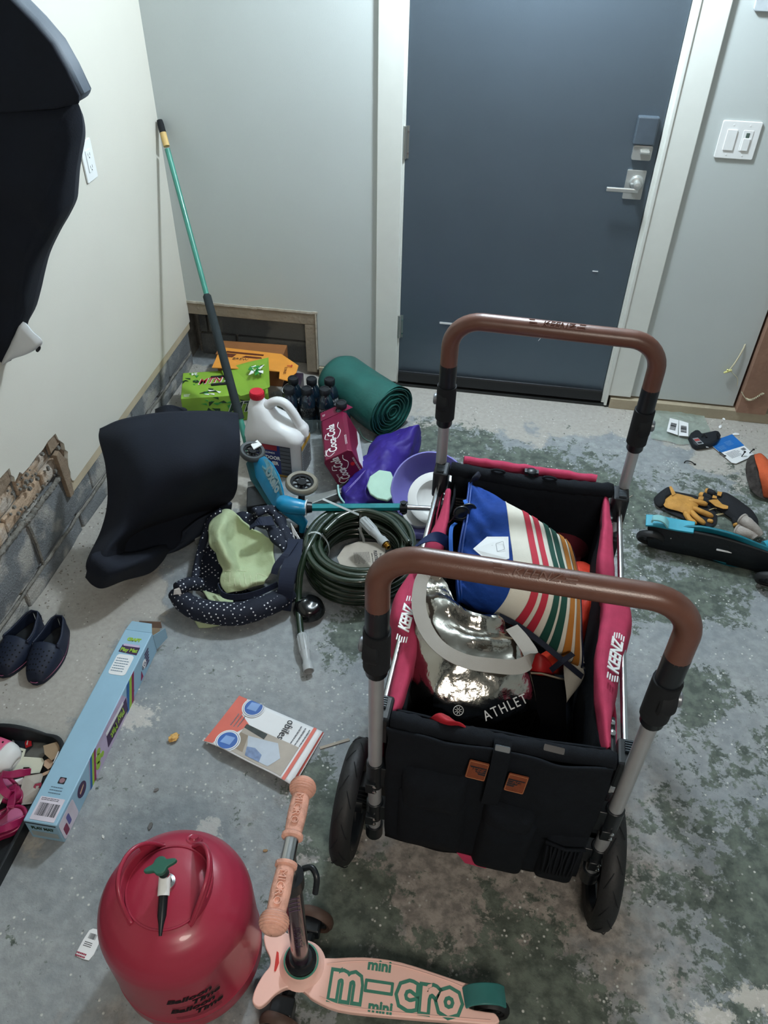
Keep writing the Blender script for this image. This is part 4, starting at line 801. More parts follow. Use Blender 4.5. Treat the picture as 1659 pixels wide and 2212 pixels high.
# green tarp roll
TARP = mat('teal_tarp', '#205852', .5, var=.14, vs=10, bump=.2, bs=30, spec=.5)
a_, b_ = V(.70, -.15, .108), V(.992, -.385, .108); ax = (b_ - a_).normalized(); M = frame(a_, ax.cross(V(0, 0, 1)), (0, 0, 1)); Lr = (b_ - a_).length
if M.to_3x3().col[2].dot(ax) < 0: M = frame(a_, -ax.cross(V(0, 0, 1)), (0, 0, 1))
t = thing('tarp_roll', 'dark green tarpaulin rolled up on the floor against the door frame', 'tarp', tuple(a_ - V(0, 0, .108)))
KT = 1.24
def tf(u, v):
    q = 2 * pi * u; r = KT * .094 * (1 + .06 * noise.noise(V(cos(q) * 1.6, sin(q) * 1.6, v * 3)) + .02 * sin(q * 3 + v * 4)); e = min(v, 1 - v)
    if v < .12: r *= .72 + .28 * (v / .12) ** .6
    r *= 1 - .05 * sin(v * 3); x, y = r * cos(q) * 1.02, r * sin(q) * .93; return V(x, max(y, -.106), v * Lr)
g = G(); g.grid(lambda u, v: tf(u, v), 56, 26, cu=True, M=M); g.add([tf(k / 56, 0) for k in range(56)], [tuple(range(56))[::-1]], M); g.out('outer_layer', TARP, t, W=True, smooth=60)
for j, (r0, z0) in enumerate(((.090, .004), (.080, -.002), (.070, .006), (.060, .0), (.050, .008), (.040, .002), (.029, .01), (.017, .006))):
    pts = [V(r0 * (1 + .11 * noise.noise(V(cos(a) * 2, sin(a) * 2, j))) * cos(a) * KT, max(KT * r0 * (1 + .12 * noise.noise(V(cos(a) * 2, sin(a) * 2, j + 9))) * sin(a) * .94, -.104), 0) for a in lsp(0, 2 * pi, 33)[:-1]]
    n = len(pts); g = G(); th = .0028
    g.add([p + V(0, 0, Lr - .05) for p in pts] + [p + V(0, 0, Lr + z0) for p in pts] + [p * (1 - th / r0) + V(0, 0, Lr + z0) for p in pts] + [p * (1 - th / r0) + V(0, 0, Lr - .05) for p in pts], [(k + a * n, (k + 1) % n + a * n, (k + 1) % n + (a + 1) * n, k + (a + 1) * n) for a in range(3) for k in range(n)], M); g.out('rolled_layer', TARP, t, W=True, smooth=50)
g = G(); g.prism(circ(.108, 32, 0, .0, .1), Lr - .05, Lr - .045, M); g.out('roll_core', DBLK, t, W=True)
g = G(); g.tube(spline([P(775, 925, .01), P(785, 945, .006), P(805, 955, .004), P(825, 955, .004)]), .003, 6); g.out('hem_cord', mat('pale_teal_cord', '#7fa6a0', .6), t, W=True)

# cherry soda carton
CH = mat('cherry_card', '#6e1236', .35, var=.06, spec=.6)
dx, dy, dz = .117, .286, .126; loc = (.8347, -.6525, .098); eu = (-.0781, -.4482, .3069)
t = thing('cherry_carton', 'cherry red soda carton with white script, tipped against the purple bag', 'box', loc, rot=eu)
g = G(); ch = .012
g.prism([(-dx / 2, -dz / 2), (dx / 2, -dz / 2), (dx / 2, dz / 2 - ch), (dx / 2 - ch, dz / 2), (-dx / 2 + ch, dz / 2), (-dx / 2, dz / 2 - ch)], -dy / 2, dy / 2, Matrix(((1, 0, 0, 0), (0, 0, -1, 0), (0, 1, 0, 0), (0, 0, 0, 1)))); cb = g.out('carton_body', CH, t, bevel=.003)
g = G(); g.slab([(-.05, .145, .062), (.058, .145, .06), (.062, .188, .070), (-.045, .19, .072)], (0, 0, .0015)); g.slab([(.058, .145, .06), (.062, .188, .070), (.085, .18, .04)], (0, 0, -.0015)); g.out('torn_flap', CH, t)
Mtop = frame((0, 0, dz / 2 + .0008), (0, 1, 0), (-1, 0, 0)); Mfr = frame((0, -dy / 2 - .0008, 0), (0, 0, 1), (-1, 0, 0))
def script(M, w, par):
    text('Coca-Cola', .048, M @ T(0, .004, 0), WHT, par, 'script_lettering', shear=.35, sx=w, bold=.0009)
    g = G()
    for pts in ([(-.105, .0), (-.118, .022), (-.09, .036), (-.062, .022)], [(.0, .0), (-.012, -.018), (.03, -.034), (.07, -.024), (.1, -.03)], [(.005, .02), (.02, .034), (.05, .028)]): g.tube([M @ V(p.x * w, p.y, .0004) for p in spline([V(a, b, 0) for a, b in pts], 6)], .0014, 5)
    g.out('script_swirl', WHT, par, kind='stuff')
script(Mtop @ T(-.02, .006, 0), .95, cb); script(Mfr @ T(0, .01, 0), .52, cb); text('Cherry', .014, Mtop @ T(-.10, .042, 0), WHT, cb); text('Cherry', .011, Mfr @ T(-.03, .04, 0), WHT, cb)
Mrt = frame((dx / 2 + .0008, 0, 0), (0, 1, 0), (0, 0, 1)); g = G(); g.prism([(-.138, -.058), (.13, -.058), (.13, -.04), (.02, -.03), (-.06, .0), (-.138, -.01)], 0, .0006, Mrt); g.out('white_wave', WHT, cb)
g = G(); g.prism(circ(.008, 16, .0, -.035), 0, .0006, Mfr); g.out('printed_cherry', mat('bright_red_print', '#c8282a', .4), cb); g = G(); lines(g, -.04, .04, -.052, -.044, 2, Mfr @ T(0, 0, .0002)); lines(g, -.1, -.02, -.05, -.04, 2, Mtop); g.out('fine_print', WHT, cb, kind='stuff')
text('12', .016, Mtop @ T(.155, .03, .012), WHT, cb)

# purple bag with mint board inside
PUR = mat('purple_nylon', '#2e1c7c', .6, var=.1, vs=9, bump=.25, bs=40); MINT = mat('mint_foam', '#a8c9b8', .75, var=.04, bump=.2, bs=200)
t = thing('purple_bag', 'crumpled purple fabric bag with pale mint lining next to the cherry carton', 'bag', tuple(P(830, 1030, 0)))
rows = [[(735, 1075, .01), (748, 1100, .02), (800, 1095, .03), (850, 1100, .03)], [(745, 1050, .05), (775, 1065, .075), (800, 1085, .07), (855, 1088, .04)], [(765, 1015, .07), (795, 1030, .10), (800, 1060, .08), (868, 1068, .02)],
        [(785, 985, .06), (815, 995, .11), (835, 1020, .10), (880, 1040, .03)], [(800, 962, .04), (835, 965, .12), (868, 985, .10), (885, 1000, .03)], [(840, 935, .03), (872, 935, .13), (892, 950, .12), (905, 975, .03)], [(885, 935, .05), (898, 922, .14), (907, 918, .15), (910, 945, .06)]]
g = G(); sheet(g, (lambda f: lambda u, v: f(u, v) + V(0, 0, .009 * abs(noise.noise(f(u, v) * 34)) + .007 * sin(u * 20 + 5 * v)))(evpatch([[P(*p) for p in r] for r in rows], .012, 15, 2)), lsp(0, 1, 70), lsp(0, 1, 44)); pb = g.out('fabric', PUR, t, W=True, smooth=180, solid=.003)
pts = [P(x, y, z) for x, y, z in ((793, 1052, .105), (800, 1032, .11), (820, 1018, .115), (845, 1022, .115), (852, 1040, .11), (850, 1075, .09), (838, 1085, .085), (815, 1080, .09), (800, 1070, .095))]
g = G(); g.slab(pts, (.0, -.01, .016)); g.out('mint_panel', MINT, t, W=True, bevel=.005, smooth=50)
g = G(); g.slab([P(855, 945, .10), P(878, 930, .125), P(896, 926, .13), (P(885, 945, .10)), P(866, 950, .09)], (0, 0, .01)); g.out('mint_corner', MINT, t, W=True, bevel=.003)
g = G(); g.tube(spline([P(730, 1048, .05), P(733, 1070, .04), P(745, 1088, .03)]), .004, 8); g.out('pale_piping', mat('pale_piping', '#9bc7c4', .5), t, W=True, smooth=60)
Mx = frame(P(768, 1040, .105), P(740, 1060, .09) - P(790, 1008, .11), (.5, .6, .5)); g = G(); lines(g, -.05, .05, -.016, .016, 4, Mx, t=.25); g.tube([Mx @ V(p[0], p[1], 0) for p in rrect(.11, .04, .003)], .0006, 4, closed=True); g.out('pale_print', mat('lilac_print', '#9a8fd0', .6), pb, W=True, kind='stuff')

# lavender potty seat
LAV = mat('lavender_plastic', '#7d79bd', .25, var=.03, spec=.6, coat=.3)
t = thing('potty_seat', 'lavender plastic potty seat with white bowl between the purple bag and the wagon', 'potty', tuple(P(940, 1085, 0)))
c = P(930, 1058, .125); nrm = V(.10, -.62, .78).normalized(); M = frame(c, (1, .1, 0), nrm.cross(V(1, .1, 0)))
g = G(); prof = [(0, -.085), (.06, -.083), (.095, -.066), (.118, -.035), (.132, -.006), (.139, .002), (.144, -.001), (.141, -.012), (.124, -.045), (.10, -.074), (.06, -.092), (0, -.094)]
g.lathe(prof, 48, M); g.out('seat_shell', LAV, t, W=True, smooth=60)
c2 = P(943, 1082, .115); M2 = frame(c2 + V(0, 0, .012), (1, .1, 0), V(.05, -.45, .85).normalized().cross(V(1, .1, 0)))
g = G(); g.lathe([(0, -.03), (.05, -.028), (.068, -.012), (.072, .002), (.098, .004), (.104, .0), (.1, -.008), (.075, -.012), (.05, -.036), (0, -.038)], 44, M2); g.out('white_bowl', mat('glossy_white', '#dcdcda', .2, var=.02), t, W=True, smooth=60)
M3 = frame(P(905, 1120, .03), (1, .05, 0), (0, .9, .3)); g = G(); g.lathe([(0, .05), (.055, .052), (.06, .048), (.052, .0), (.045, -.02), (0, -.022)], 32, M3); g.out('bowl_underside', mat('glossy_white', '#dcdcda'), t, W=True, smooth=50)
g = G(); g.box(P(915, 1150, .02), (.12, .06, .03)); g.out('base', LAV, t, W=True, bevel=.01, smooth=50)
# ================================================================ LEFT AND CENTRE
BLKN = mat('black_neoprene', '#0a1220', .9, var=.12, vs=14, bump=.1, bs=200)
# big black soft seat liner sagging by the wall
t = thing('black_liner', 'large black neoprene liner slumped against the left wall below the lime soda carton', 'cover', (.25, -1.0, 0))
rows = [[(214, 925, .44), (260, 905, .47), (330, 893, .48), (400, 888, .48), (470, 886, .46), (514, 892, .42)],
        [(213, 950, .42), (270, 945, .46), (340, 940, .47), (410, 935, .47), (480, 935, .45), (520, 950, .40)],
        [(228, 1010, .36), (290, 1010, .41), (350, 1010, .42), (415, 1005, .42), (475, 1000, .38), (516, 1010, .32)],
        [(230, 1075, .28), (285, 1075, .33), (345, 1070, .34), (405, 1065, .32), (460, 1055, .26), (510, 1065, .20)],
        [(215, 1150, .20), (262, 1140, .25), (315, 1125, .24), (360, 1115, .18), (415, 1105, .12), (480, 1095, .07)],
        [(186, 1212, .16), (230, 1192, .21), (268, 1172, .17), (290, 1160, .09), (322, 1148, .05), (372, 1135, .04)],
        [(186, 1240, .14), (230, 1222, .17), (262, 1204, .12), (285, 1188, .05), (320, 1174, .03), (372, 1160, .02)]]
g = G(); g.patch([[P(*p) for p in r] for r in rows], 64, 60, wr=.006, ws=6, seed=5); ln = g.out('shell', BLKN, t, W=True, smooth=180, solid=.022, soff=-1)
rows = [[(184, 1248, .115), (200, 1264, .09), (222, 1270, .08), (265, 1255, .07), (320, 1240, .05), (350, 1215, .04), (366, 1188, .03)], [(188, 1230, .17), (212, 1238, .17), (240, 1240, .17), (282, 1226, .16), (318, 1208, .14), (346, 1194, .11), (363, 1184, .06)],
        [(200, 1196, .215), (226, 1206, .20), (256, 1208, .18), (284, 1202, .16), (312, 1192, .135), (338, 1182, .10), (359, 1176, .05)], [(240, 1185, .18), (255, 1190, .14), (272, 1192, .10), (290, 1192, .08), (312, 1188, .06), (335, 1180, .04), (354, 1172, .02)]]
g = G(); g.patch([[P(*p) for p in r] for r in rows], 44, 50, wr=.003, ws=9); g.out('front_lip', BLKN, t, W=True, smooth=180, solid=.02, soff=-1)
rows = [[(340, 885, .30), (360, 878, .33), (390, 880, .33), (400, 888, .32)], [(340, 905, .28), (365, 898, .32), (395, 900, .3), (405, 905, .28)]]
g = G(); g.patch([[P(*p) for p in r] for r in rows], 12, 12); g.out('back_fold', BLKN, t, W=True, smooth=180, solid=.02)
rows = [[(395, 1150, .07), (430, 1120, .10), (470, 1100, .11), (500, 1085, .09)], [(385, 1175, .02), (420, 1155, .05), (460, 1130, .06), (495, 1105, .04)], [(350, 1200, .0), (385, 1185, .005), (425, 1160, .005), (470, 1130, .005)]]
g = G(); g.patch([[P(*p) for p in r] for r in rows], 24, 24, wr=.004, ws=12); g.out('side_fold', mat('charcoal_fold', '#1a2230', .8), t, W=True, smooth=180, solid=.012)
g = G(); g.slab([P(225, 1245, .055), P(290, 1228, .05), P(345, 1208, .03), P(366, 1190, .02), P(430, 1160, .015), P(480, 1120, .03), P(500, 1088, .06), P(400, 1075, .12), P(290, 1120, .16), P(230, 1180, .14)], (0, 0, .006)); g.out('inner_floor', BLKN, t, W=True, smooth=60)
# padded bag hanging at the top left
t = thing('padded_bag', 'big black bag with padded top, lighter at the side, hanging by the left wall at the top left', 'bag', tuple(PY(60, 500, -1.3)))
Y0 = -1.34
MY = Matrix(((1, 0, 0, 0), (0, 0, 1, 0), (0, 1, 0, 0), (0, 0, 0, 1)))
def yp(L): return [(lambda q: (q.x, q.z))(PY(x, y, Y0)) for x, y in L]
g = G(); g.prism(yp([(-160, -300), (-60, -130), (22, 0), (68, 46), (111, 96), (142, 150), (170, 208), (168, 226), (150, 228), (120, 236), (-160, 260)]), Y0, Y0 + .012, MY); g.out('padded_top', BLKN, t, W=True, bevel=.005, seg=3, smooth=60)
g = G(); g.prism(yp([(-160, -300), (-60, -130), (22, 0), (68, 46), (111, 96), (142, 150), (170, 208), (168, 226), (150, 228), (120, 236), (-160, 260)]), Y0 + .010, Y0 + .078, MY); g.out('lighter_side', mat('lighter_side_fabric', '#565f6a', .6, bump=.08, bs=300), t, W=True, bevel=.018, seg=4, smooth=60)  # side slab in a lighter grey than the black front slab
body2 = yp([(-160, 200), (100, 205), (138, 232), (150, 262), (153, 300), (146, 345), (140, 385), (137, 425), (134, 455), (118, 490), (95, 530), (72, 582), (57, 640), (42, 705), (18, 752), (2, 800), (-60, 900), (-160, 930)])
ring = spline([V(x, z, 0) for x, z in body2], 4, closed=True); g = G(); g.pad([(p.x, p.y) for p in ring], Matrix(((1, 0, 0, 0), (0, 0, -1, Y0 + .06), (0, 1, 0, 0), (0, 0, 0, 1))), .065, .065, 12, wr=.02, ws=9, pw=.35); g.out('draped_body', BLKN, t, W=True, smooth=180)
g = G(); g.prism(circ(.02, 20, *yp([(118, 365)])[0]), Y0 - .012, Y0 - .008, MY); [g.tube([V(a, Y0 - .018, b) + V(.012 * k, 0, .003 * j) for j in (0, 1)], .0012, 4) for k in range(-3, 4) for a, b in yp([(100, 365)])]; bpy.data.meshes
t2 = thing('white_pouch', 'white pouch with black zip edge hanging under the black padded bag', 'pouch', tuple(PY(45, 750, Y0 + .03)))
Mp = Matrix(((1, 0, 0, 0), (0, 0, -1, Y0 + .03), (0, 1, 0, 0), (0, 0, 0, 1)))
rg = spline([V(x, z, 0) for x, z in yp([(36, 705), (58, 728), (80, 748), (72, 762), (50, 775), (20, 785), (0, 797), (-15, 805), (4, 765), (22, 730)])], 4, closed=True)
g = G(); g.pad([(p.x, p.y) for p in rg], Mp, .022, .022, 8, wr=.004, ws=25, pw=.45); g.out('pouch_body', mat('white_canvas', '#cfd3d6', .7, var=.03), t2, W=True, smooth=180)
z_ = [PY(40, 708, Y0 + .03), PY(62, 728, Y0 + .03), PY(84, 748, Y0 + .03), PY(80, 758, Y0 + .03)]; g = G(); g.tube(spline(z_, 5), .0045, 8); g.out('zip_edge', BLK, t2, W=True, smooth=60)

# baby carrier
def dots_material():
    m = mat('navy_polka_dot', '#0e1628', .8, var=.1, bump=.15, bs=500); nt = m.node_tree; n = nt.nodes; l = nt.links; b = n['Principled BSDF']; src = b.inputs['Base Color'].links[0].from_socket
    tc = n.new('ShaderNodeTexCoord'); mp = n.new('ShaderNodeMapping'); mp.inputs['Rotation'].default_value = (.5, .6, .78); l.new(tc.outputs['Object'], mp.inputs[0])
    v = n.new('ShaderNodeTexVoronoi'); v.inputs['Scale'].default_value = 78; v.inputs['Randomness'].default_value = 0; l.new(mp.outputs[0], v.inputs['Vector'])
    r = n.new('ShaderNodeMath'); r.operation = 'LESS_THAN'; r.inputs[1].default_value = .22; l.new(v.outputs['Distance'], r.inputs[0])
    mx = n.new('ShaderNodeMixRGB'); l.new(r.outputs[0], mx.inputs[0]); l.new(src, mx.inputs[1]); mx.inputs[2].default_value = lin('#cfd2d8'); l.new(mx.outputs[0], b.inputs['Base Color']); return m
DOT = dots_material(); LIN = mat('pale_green_quilt', '#a9b792', .85, var=.06, vs=12, bump=.25, bs=60)
t = thing('baby_carrier', 'navy polka dot baby carrier with pale green quilted lining, lying open left of the hose', 'carrier', tuple(P(500, 1250, 0)))
base = spline([P(382, 1278, .065), (P(398, 1300, .055)), P(430, 1317, .05), P(475, 1325, .05), P(520, 1325, .05), P(565, 1312, .055), P(605, 1295, .055), P(628, 1280, .055)], 6)
g = G(); N = len(base); g.tube(base, [.030 + .008 * sin(pi * i / (N - 1)) + .002 * noise.noise(V(i * .6, 0, 0)) for i in range(N)], 18); g.out('padded_belt', DOT, t, W=True, smooth=180)
g = G(); g.tube(spline([P(384, 1272, .10), P(405, 1262, .09), P(432, 1262, .06)], 5), .022, 14); g.out('belt_corner', DOT, t, W=True, smooth=180)
L1 = spline([P(418, 1265, .05), P(428, 1215, .06), P(442, 1160, .09), P(455, 1125, .14), P(480, 1105, .17)], 6); g = G(); g.tube(L1, .014, 12, flat=.7); g.out('side_strap', DOT, t, W=True, smooth=180)
L2 = spline([P(548, 1108, .15), P(580, 1100, .14), P(600, 1115, .13), P(612, 1140, .13), P(628, 1175, .12), P(640, 1205, .11)], 6); g = G(); g.tube(L2, [.020 + .003 * sin(i) for i in range(len(L2))], 14, flat=.7); g.out('shoulder_pad', DOT, t, W=True, smooth=180)
L3 = spline([P(560, 1125, .13), P(585, 1140, .14), P(605, 1170, .13), P(625, 1190, .12), P(634, 1230, .09), P(618, 1265, .07)], 6); g = G(); g.tube(L3, [.022 + .004 * sin(i * .8) for i in range(len(L3))], 14, flat=.6); g.out('shoulder_pad', DOT, t, W=True, smooth=180)
g = G(); g.patch([[P(*p) for p in r] for r in [[(505, 1108, .12), (530, 1105, .13), (560, 1120, .12)], [(440, 1200, .02), (470, 1230, .02), (520, 1250, .03)], [(425, 1270, .02), (480, 1300, .02), (570, 1290, .03)]]], 20, 20, wr=.01, ws=10); g.out('inner_back', DOT, t, W=True, smooth=180, solid=.006)
rows = [[(462, 1112, .15), (490, 1103, .17), (515, 1115, .16), (535, 1135, .14), (560, 1150, .12)], [(452, 1140, .15), (478, 1130, .18), (510, 1135, .13), (545, 1150, .11), (585, 1170, .11)], [(453, 1175, .14), (475, 1165, .17), (503, 1170, .10), (545, 1180, .085), (593, 1195, .10)],
        [(468, 1198, .12), (490, 1200, .15), (510, 1205, .085), (550, 1212, .07), (590, 1225, .085)], [(480, 1228, .10), (500, 1228, .11), (520, 1228, .08), (550, 1235, .07), (580, 1245, .07)], [(477, 1258, .075), (500, 1262, .08), (525, 1262, .085), (550, 1258, .08), (572, 1255, .07)], [(490, 1280, .055), (508, 1277, .06), (530, 1273, .06), (552, 1268, .06), (570, 1262, .06)]]
g = G(); g.patch([[P(*p) for p in r] for r in rows], 60, 46, wr=.007, ws=26, seed=8); lg = g.out('quilted_lining', LIN, t, W=True, smooth=180, solid=.006)
fe = evpatch([[P(*p) for p in r] for r in rows]); g = G(); [g.tube([fe(u, v) + V(0, 0, .005) for u in lsp(.72, .98, 10)], .0006, 4) for v in lsp(.1, .9, 8)]; g.tube([fe(.7, v) + V(0, 0, .005) for v in lsp(.02, .98, 16)], .0007, 4); g.out('stitching', mat('cream_thread', '#dfe3c8', .8), lg, W=True, kind='stuff')
g = G(); g.patch([[P(*p) for p in r] for r in [[(437, 1278, .03), (470, 1285, .035), (505, 1290, .03)], [(450, 1296, .045), (475, 1302, .05), (505, 1303, .045)]]], 10, 14, wr=.004, ws=20); g.patch([[P(*p) for p in r] for r in [[(420, 1340, .02), (450, 1342, .03), (495, 1340, .02)], [(430, 1356, .004), (455, 1356, .004), (490, 1348, .004)]]], 10, 14, wr=.003, ws=20); g.out('lining_edge', LIN, t, W=True, smooth=180, solid=.004, kind='stuff')
CN = mat('navy_band', '#0c1830', .75, bump=.15, bs=900)
g = G(); ribbon(g, [P(470, 1265, .075), P(482, 1285, .075), P(515, 1290, .08), P(560, 1280, .08), P(600, 1262, .08)], .02, (0, .4, 1), .003); g.out('edge_binding', CN, t, W=True)
g = G(); ribbon(g, [P(638, 1165, .15), P(634, 1200, .155), P(622, 1235, .14), P(617, 1275, .10), P(612, 1318, .02)], .05, (1, .1, 0), .003); ribbon(g, [P(637, 1170, .155), P(620, 1195, .16), P(598, 1222, .14), P(592, 1240, .12)], .022, (1, .3, 0), .003); ribbon(g, [P(540, 1140, .17), P(560, 1128, .185), P(590, 1125, .17)], .035, (.2, 1, 0), .003); g.out('navy_webbing', CN, t, W=True, kind='stuff')
g = G(); g.slab([P(374, 1290, .075), P(376, 1274, .105), P(392, 1268, .11), P(397, 1276, .10), P(390, 1290, .08)], (0, .001, .001)); g.out('white_tag', PAPER, t, W=True)
t = thing('hang_tag', 'white triangular card with a dark mark standing between the carrier and the hose', 'tag', tuple(P(645, 1190, 0)))
g = G(); g.slab([P(628, 1130, .15), P(648, 1165, .13), P(650, 1195, .09), P(640, 1200, .085)], (.001, .001, 0)); c_ = g.out('card', PAPER, t, W=True); g = G(); g.slab([P(636, 1155, .143), P(641, 1160, .14), P(642, 1177, .12), P(639, 1172, .124)], (.0, -.0015, .001)); g.out('dark_mark', INK, c_, W=True)
g = G(); g.slab([P(642, 1215, .08), P(648, 1235, .05), P(645, 1262, .01), P(639, 1240, .03)], (.001, 0, 0)); g.out('card_end', PAPER, t, W=True)

# garden hose
HOS = mat('dark_green_hose', '#1d2c1e', .25, var=.12, vs=8, spec=.7, coat=.4)
t = thing('garden_hose', 'coiled dark green garden hose with white plastic ends lying left of the wagon', 'hose', (1.012, -1.195, 0))
hc = V(1.012, -1.195, 0); pts = []
turns = [(.176, .012), (.178, .034), (.176, .056), (.178, .078), (.172, .100), (.176, .121), (.150, .018), (.152, .044), (.150, .070), (.152, .096), (.155, .122), (.130, .030), (.128, .060), (.131, .090), (.134, .115)]
hg = G()
for j, (r, z) in enumerate(turns):
    cs = hc + V(.004 * sin(j * 2.3), .005 * cos(j * 1.7), 0); tl = .012 * sin(j * 1.9)
    loop = [cs + V((r + .004 * sin(2 * a + j)) * cos(a) * 1.03, (r + .004 * cos(3 * a + j)) * sin(a) * 1.03, z + tl * .4 * sin(a + j) + .001) for a in lsp(0, 2 * pi, 65)[:-1]]
    g = G(); g.tube(loop, .0122, 14, closed=True); g.out('hose_loop', HOS, t, W=True, smooth=180)
g = G(); g.tube(spline([P(720, 1112, .135), P(692, 1140, .135), P(665, 1185, .13), P(650, 1230, .10), P(645, 1275, .06), P(645, 1320, .035), P(650, 1372, .03)], 8), .0112, 14); g.out('loose_end', HOS, t, W=True, smooth=180)
g = G(); g.tube(spline([P(700, 1150, .145), P(740, 1115, .15), P(790, 1105, .15), P(845, 1125, .15), P(885, 1175, .145)], 8), .0112, 14); g.out('crossing_loop', HOS, t, W=True, smooth=180)
SLV = mat('milky_sleeve', '#b9bec0', .35, var=.03, trans=.25, ior=1.35)
def sleeve(a, b, brass):
    M = frame(a, (b - a).cross(V(0, 0, 1)), (b - a).cross((b - a).cross(V(0, 0, 1)))); 
    if M.to_3x3().col[2].dot(b - a) < 0: M = frame(a, (b - a).cross(V(0, 0, 1)), -(b - a).cross((b - a).cross(V(0, 0, 1))))
    L = (b - a).length; g = G()
    g.lathe([(.012, 0), (.0165, .004), (.0175, L * .25), (.0165, L * .5), (.0125, L * .7), (.0135, L * .78), (.0165, L * .82), (.0165, L), (.0145, L), (.0145, L * .84), (.0, L * .83)], 24, M); s = g.out('plastic_sleeve', SLV, t, W=True, smooth=50)
    g = G(); [g.tube([M @ V(.0178 * cos(a_), .0178 * sin(a_), L * .08), M @ V(.0172 * cos(a_), .0172 * sin(a_), L * .48)], .0011, 5) for a_ in lsp(0, 2 * pi, 13)[:-1]]; g.out('sleeve_ribs', SLV, s, W=True, kind='stuff')
    if brass:
        g = G(); g.lathe([(0, L * .9), (.0115, L * .9), (.0115, L * 1.04), (.0095, L * 1.05), (.0095, L * 1.12), (.006, L * 1.12), (.006, L), (0, L)], 20, M); [g.tube([M @ V(.0097 * cos(a_), .0097 * sin(a_), L * (1.06 + k * .02)) for a_ in lsp(0, 2 * pi, 17)[:-1]], .0008, 4, closed=True) for k in range(3)]; g.out('brass_fitting', mat('brass', '#b98a3c', .25, 1), s, W=True, smooth=40)
    else: g = G(); g.lathe([(0, L * .86), (.0143, L * .86)], 20, M); g.out('dark_bore', mat('brown_bore', '#3a2620', .6), s, W=True)
sleeve(P(652, 1370, .032), P(667, 1450, .02), False); sleeve(P(783, 1122, .175), P(833, 1176, .165), True)
TIE = mat('clear_tie', '#b4bbba', .35, trans=.2)
for a in ((683, 1185), (778, 1095)):
    c = P(a[0], a[1], .07); d = (c - hc); d.z = 0; d.normalize(); m0 = hc + d * .155 + V(0, 0, .068); g = G(); ribbon(g, [m0 + d * .046 * cos(q) + V(0, 0, .078 * sin(q)) for q in lsp(0, 2 * pi, 21)], .008, d.cross(V(0, 0, 1)), .0015, sm=0); g.out('cable_tie', TIE, t, W=True)
g = G(); ribbon(g, [P(775, 1112, .155), P(752, 1102, .185), P(725, 1090, .21), P(697, 1078, .23)], .008, (.1, 1, .3), .0015); ribbon(g, [P(775, 1140, .15), P(784, 1160, .12), P(786, 1172, .1)], .008, (1, 0, 0), .0015); g.out('tie_tail', TIE, t, W=True, kind='stuff')
t2 = thing('product_card', 'beige round-ended product card lying inside the hose coil', 'card', tuple(P(775, 1210, .0)))
g = G(); g.slab([P(x, y, .045) for x, y in ((728, 1205), (745, 1180), (775, 1170), (812, 1172), (832, 1185), (832, 1215), (812, 1238), (775, 1245), (740, 1235))], (0, 0, .0012)); c_ = g.out('card', mat('beige_card', '#a8a094', .6), t2, W=True)
c = P(812, 1205, .0465); Mx = frame(c, P(818, 1240, .0465) - P(808, 1170, .0465), P(835, 1200, .0465) - P(795, 1205, .0465)); text('FLEXTREME', .0155, Mx, INK, c_, W=True, bold=.0004, sx=.9); text('Pro', .012, Mx @ T(-.012, .017, 0), INK, c_, W=True); text('DRINKING WATER SAFE', .0045, Mx @ T(0, -.012, 0), INK, c_, W=True)
g = G(); lines(g, -.032, .03, -.075, -.02, 14, Mx, t=.3); g.out('fine_print', INK, c_, W=True, kind='stuff')
t = thing('black_bundle', 'shiny black plastic bundle on the floor behind the hanging hose end', 'bundle', tuple(P(668, 1325, 0)))
g = G(); g.pad(circ(.052, 24), T(*P(668, 1318, .02)), .045, .018, 9, wr=.02, ws=26); g.out('bundle', mat('glossy_black_film', '#0c0e10', .2, spec=.8), t, W=True, smooth=50)

# blue three-wheel scooter lying on its side
SBL = mat('cyan_plastic', '#1884b0', .35, var=.08, vs=14, spec=.5, coat=.2); STE = mat('teal_plastic', '#0f5560', .4, var=.06); GRW = mat('worn_grey_wheel', '#7a766a', .6, var=.15, vs=30)
t = thing('kick_scooter', 'bright blue three-wheel scooter lying on its side beside the white jug', 'scooter', tuple(P(620, 1080, 0)))
def ringwheel(c, r, w, nrm, name, m_, hub=True, par=t, spk=8):
    nrm = Vector(nrm).normalized(); a = nrm.cross(V(.3, 1, .1)).normalized(); M = frame(c, a, nrm.cross(a)); h = w / 2; g = G()
    g.lathe([(r * .72, -h * .8), (r * .9, -h), (r, -h * .4), (r, h * .4), (r * .9, h), (r * .72, h * .8), (r * .72, -h * .8)], 36, M); wl_ = g.out(name, m_, par, W=True, smooth=40)
    if hub:
        g = G(); g.lathe([(0, -h * .6), (r * .28, -h * .7), (r * .28, h * .7), (0, h * .8)], 18, M); g.lathe([(r * .55, -h * .4), (r * .75, -h * .5), (r * .75, h * .5), (r * .55, h * .4), (r * .55, -h * .4)], 30, M)
        for k in range(spk): q = 2 * pi * k / spk; g.tube([M @ V(r * .2 * cos(q), r * .2 * sin(q), 0), M @ V(r * .65 * cos(q), r * .65 * sin(q), 0)], r * .07, 6)
        g.out('wheel_hub', DBLK, wl_, W=True, smooth=40)
    return wl_
f_ = V(.9, -.35, 0)
ringwheel(P(545, 976, .18), .048, .024, (.25, -.1, 1), 'rear_wheel', mat('dark_grey_wheel', '#4c5154', .6))
ringwheel(P(652, 1044, .19), .058, .024, (.1, -.05, 1), 'front_wheel', GRW); ringwheel(P(650, 1160, .018), .058, .024, (.1, -.05, 1), 'front_wheel', GRW)
g = G(); g.tube([P(652, 1044, .19), P(650, 1160, .02)], .012, 10); g.out('front_axle', DBLK, t, W=True, smooth=50)
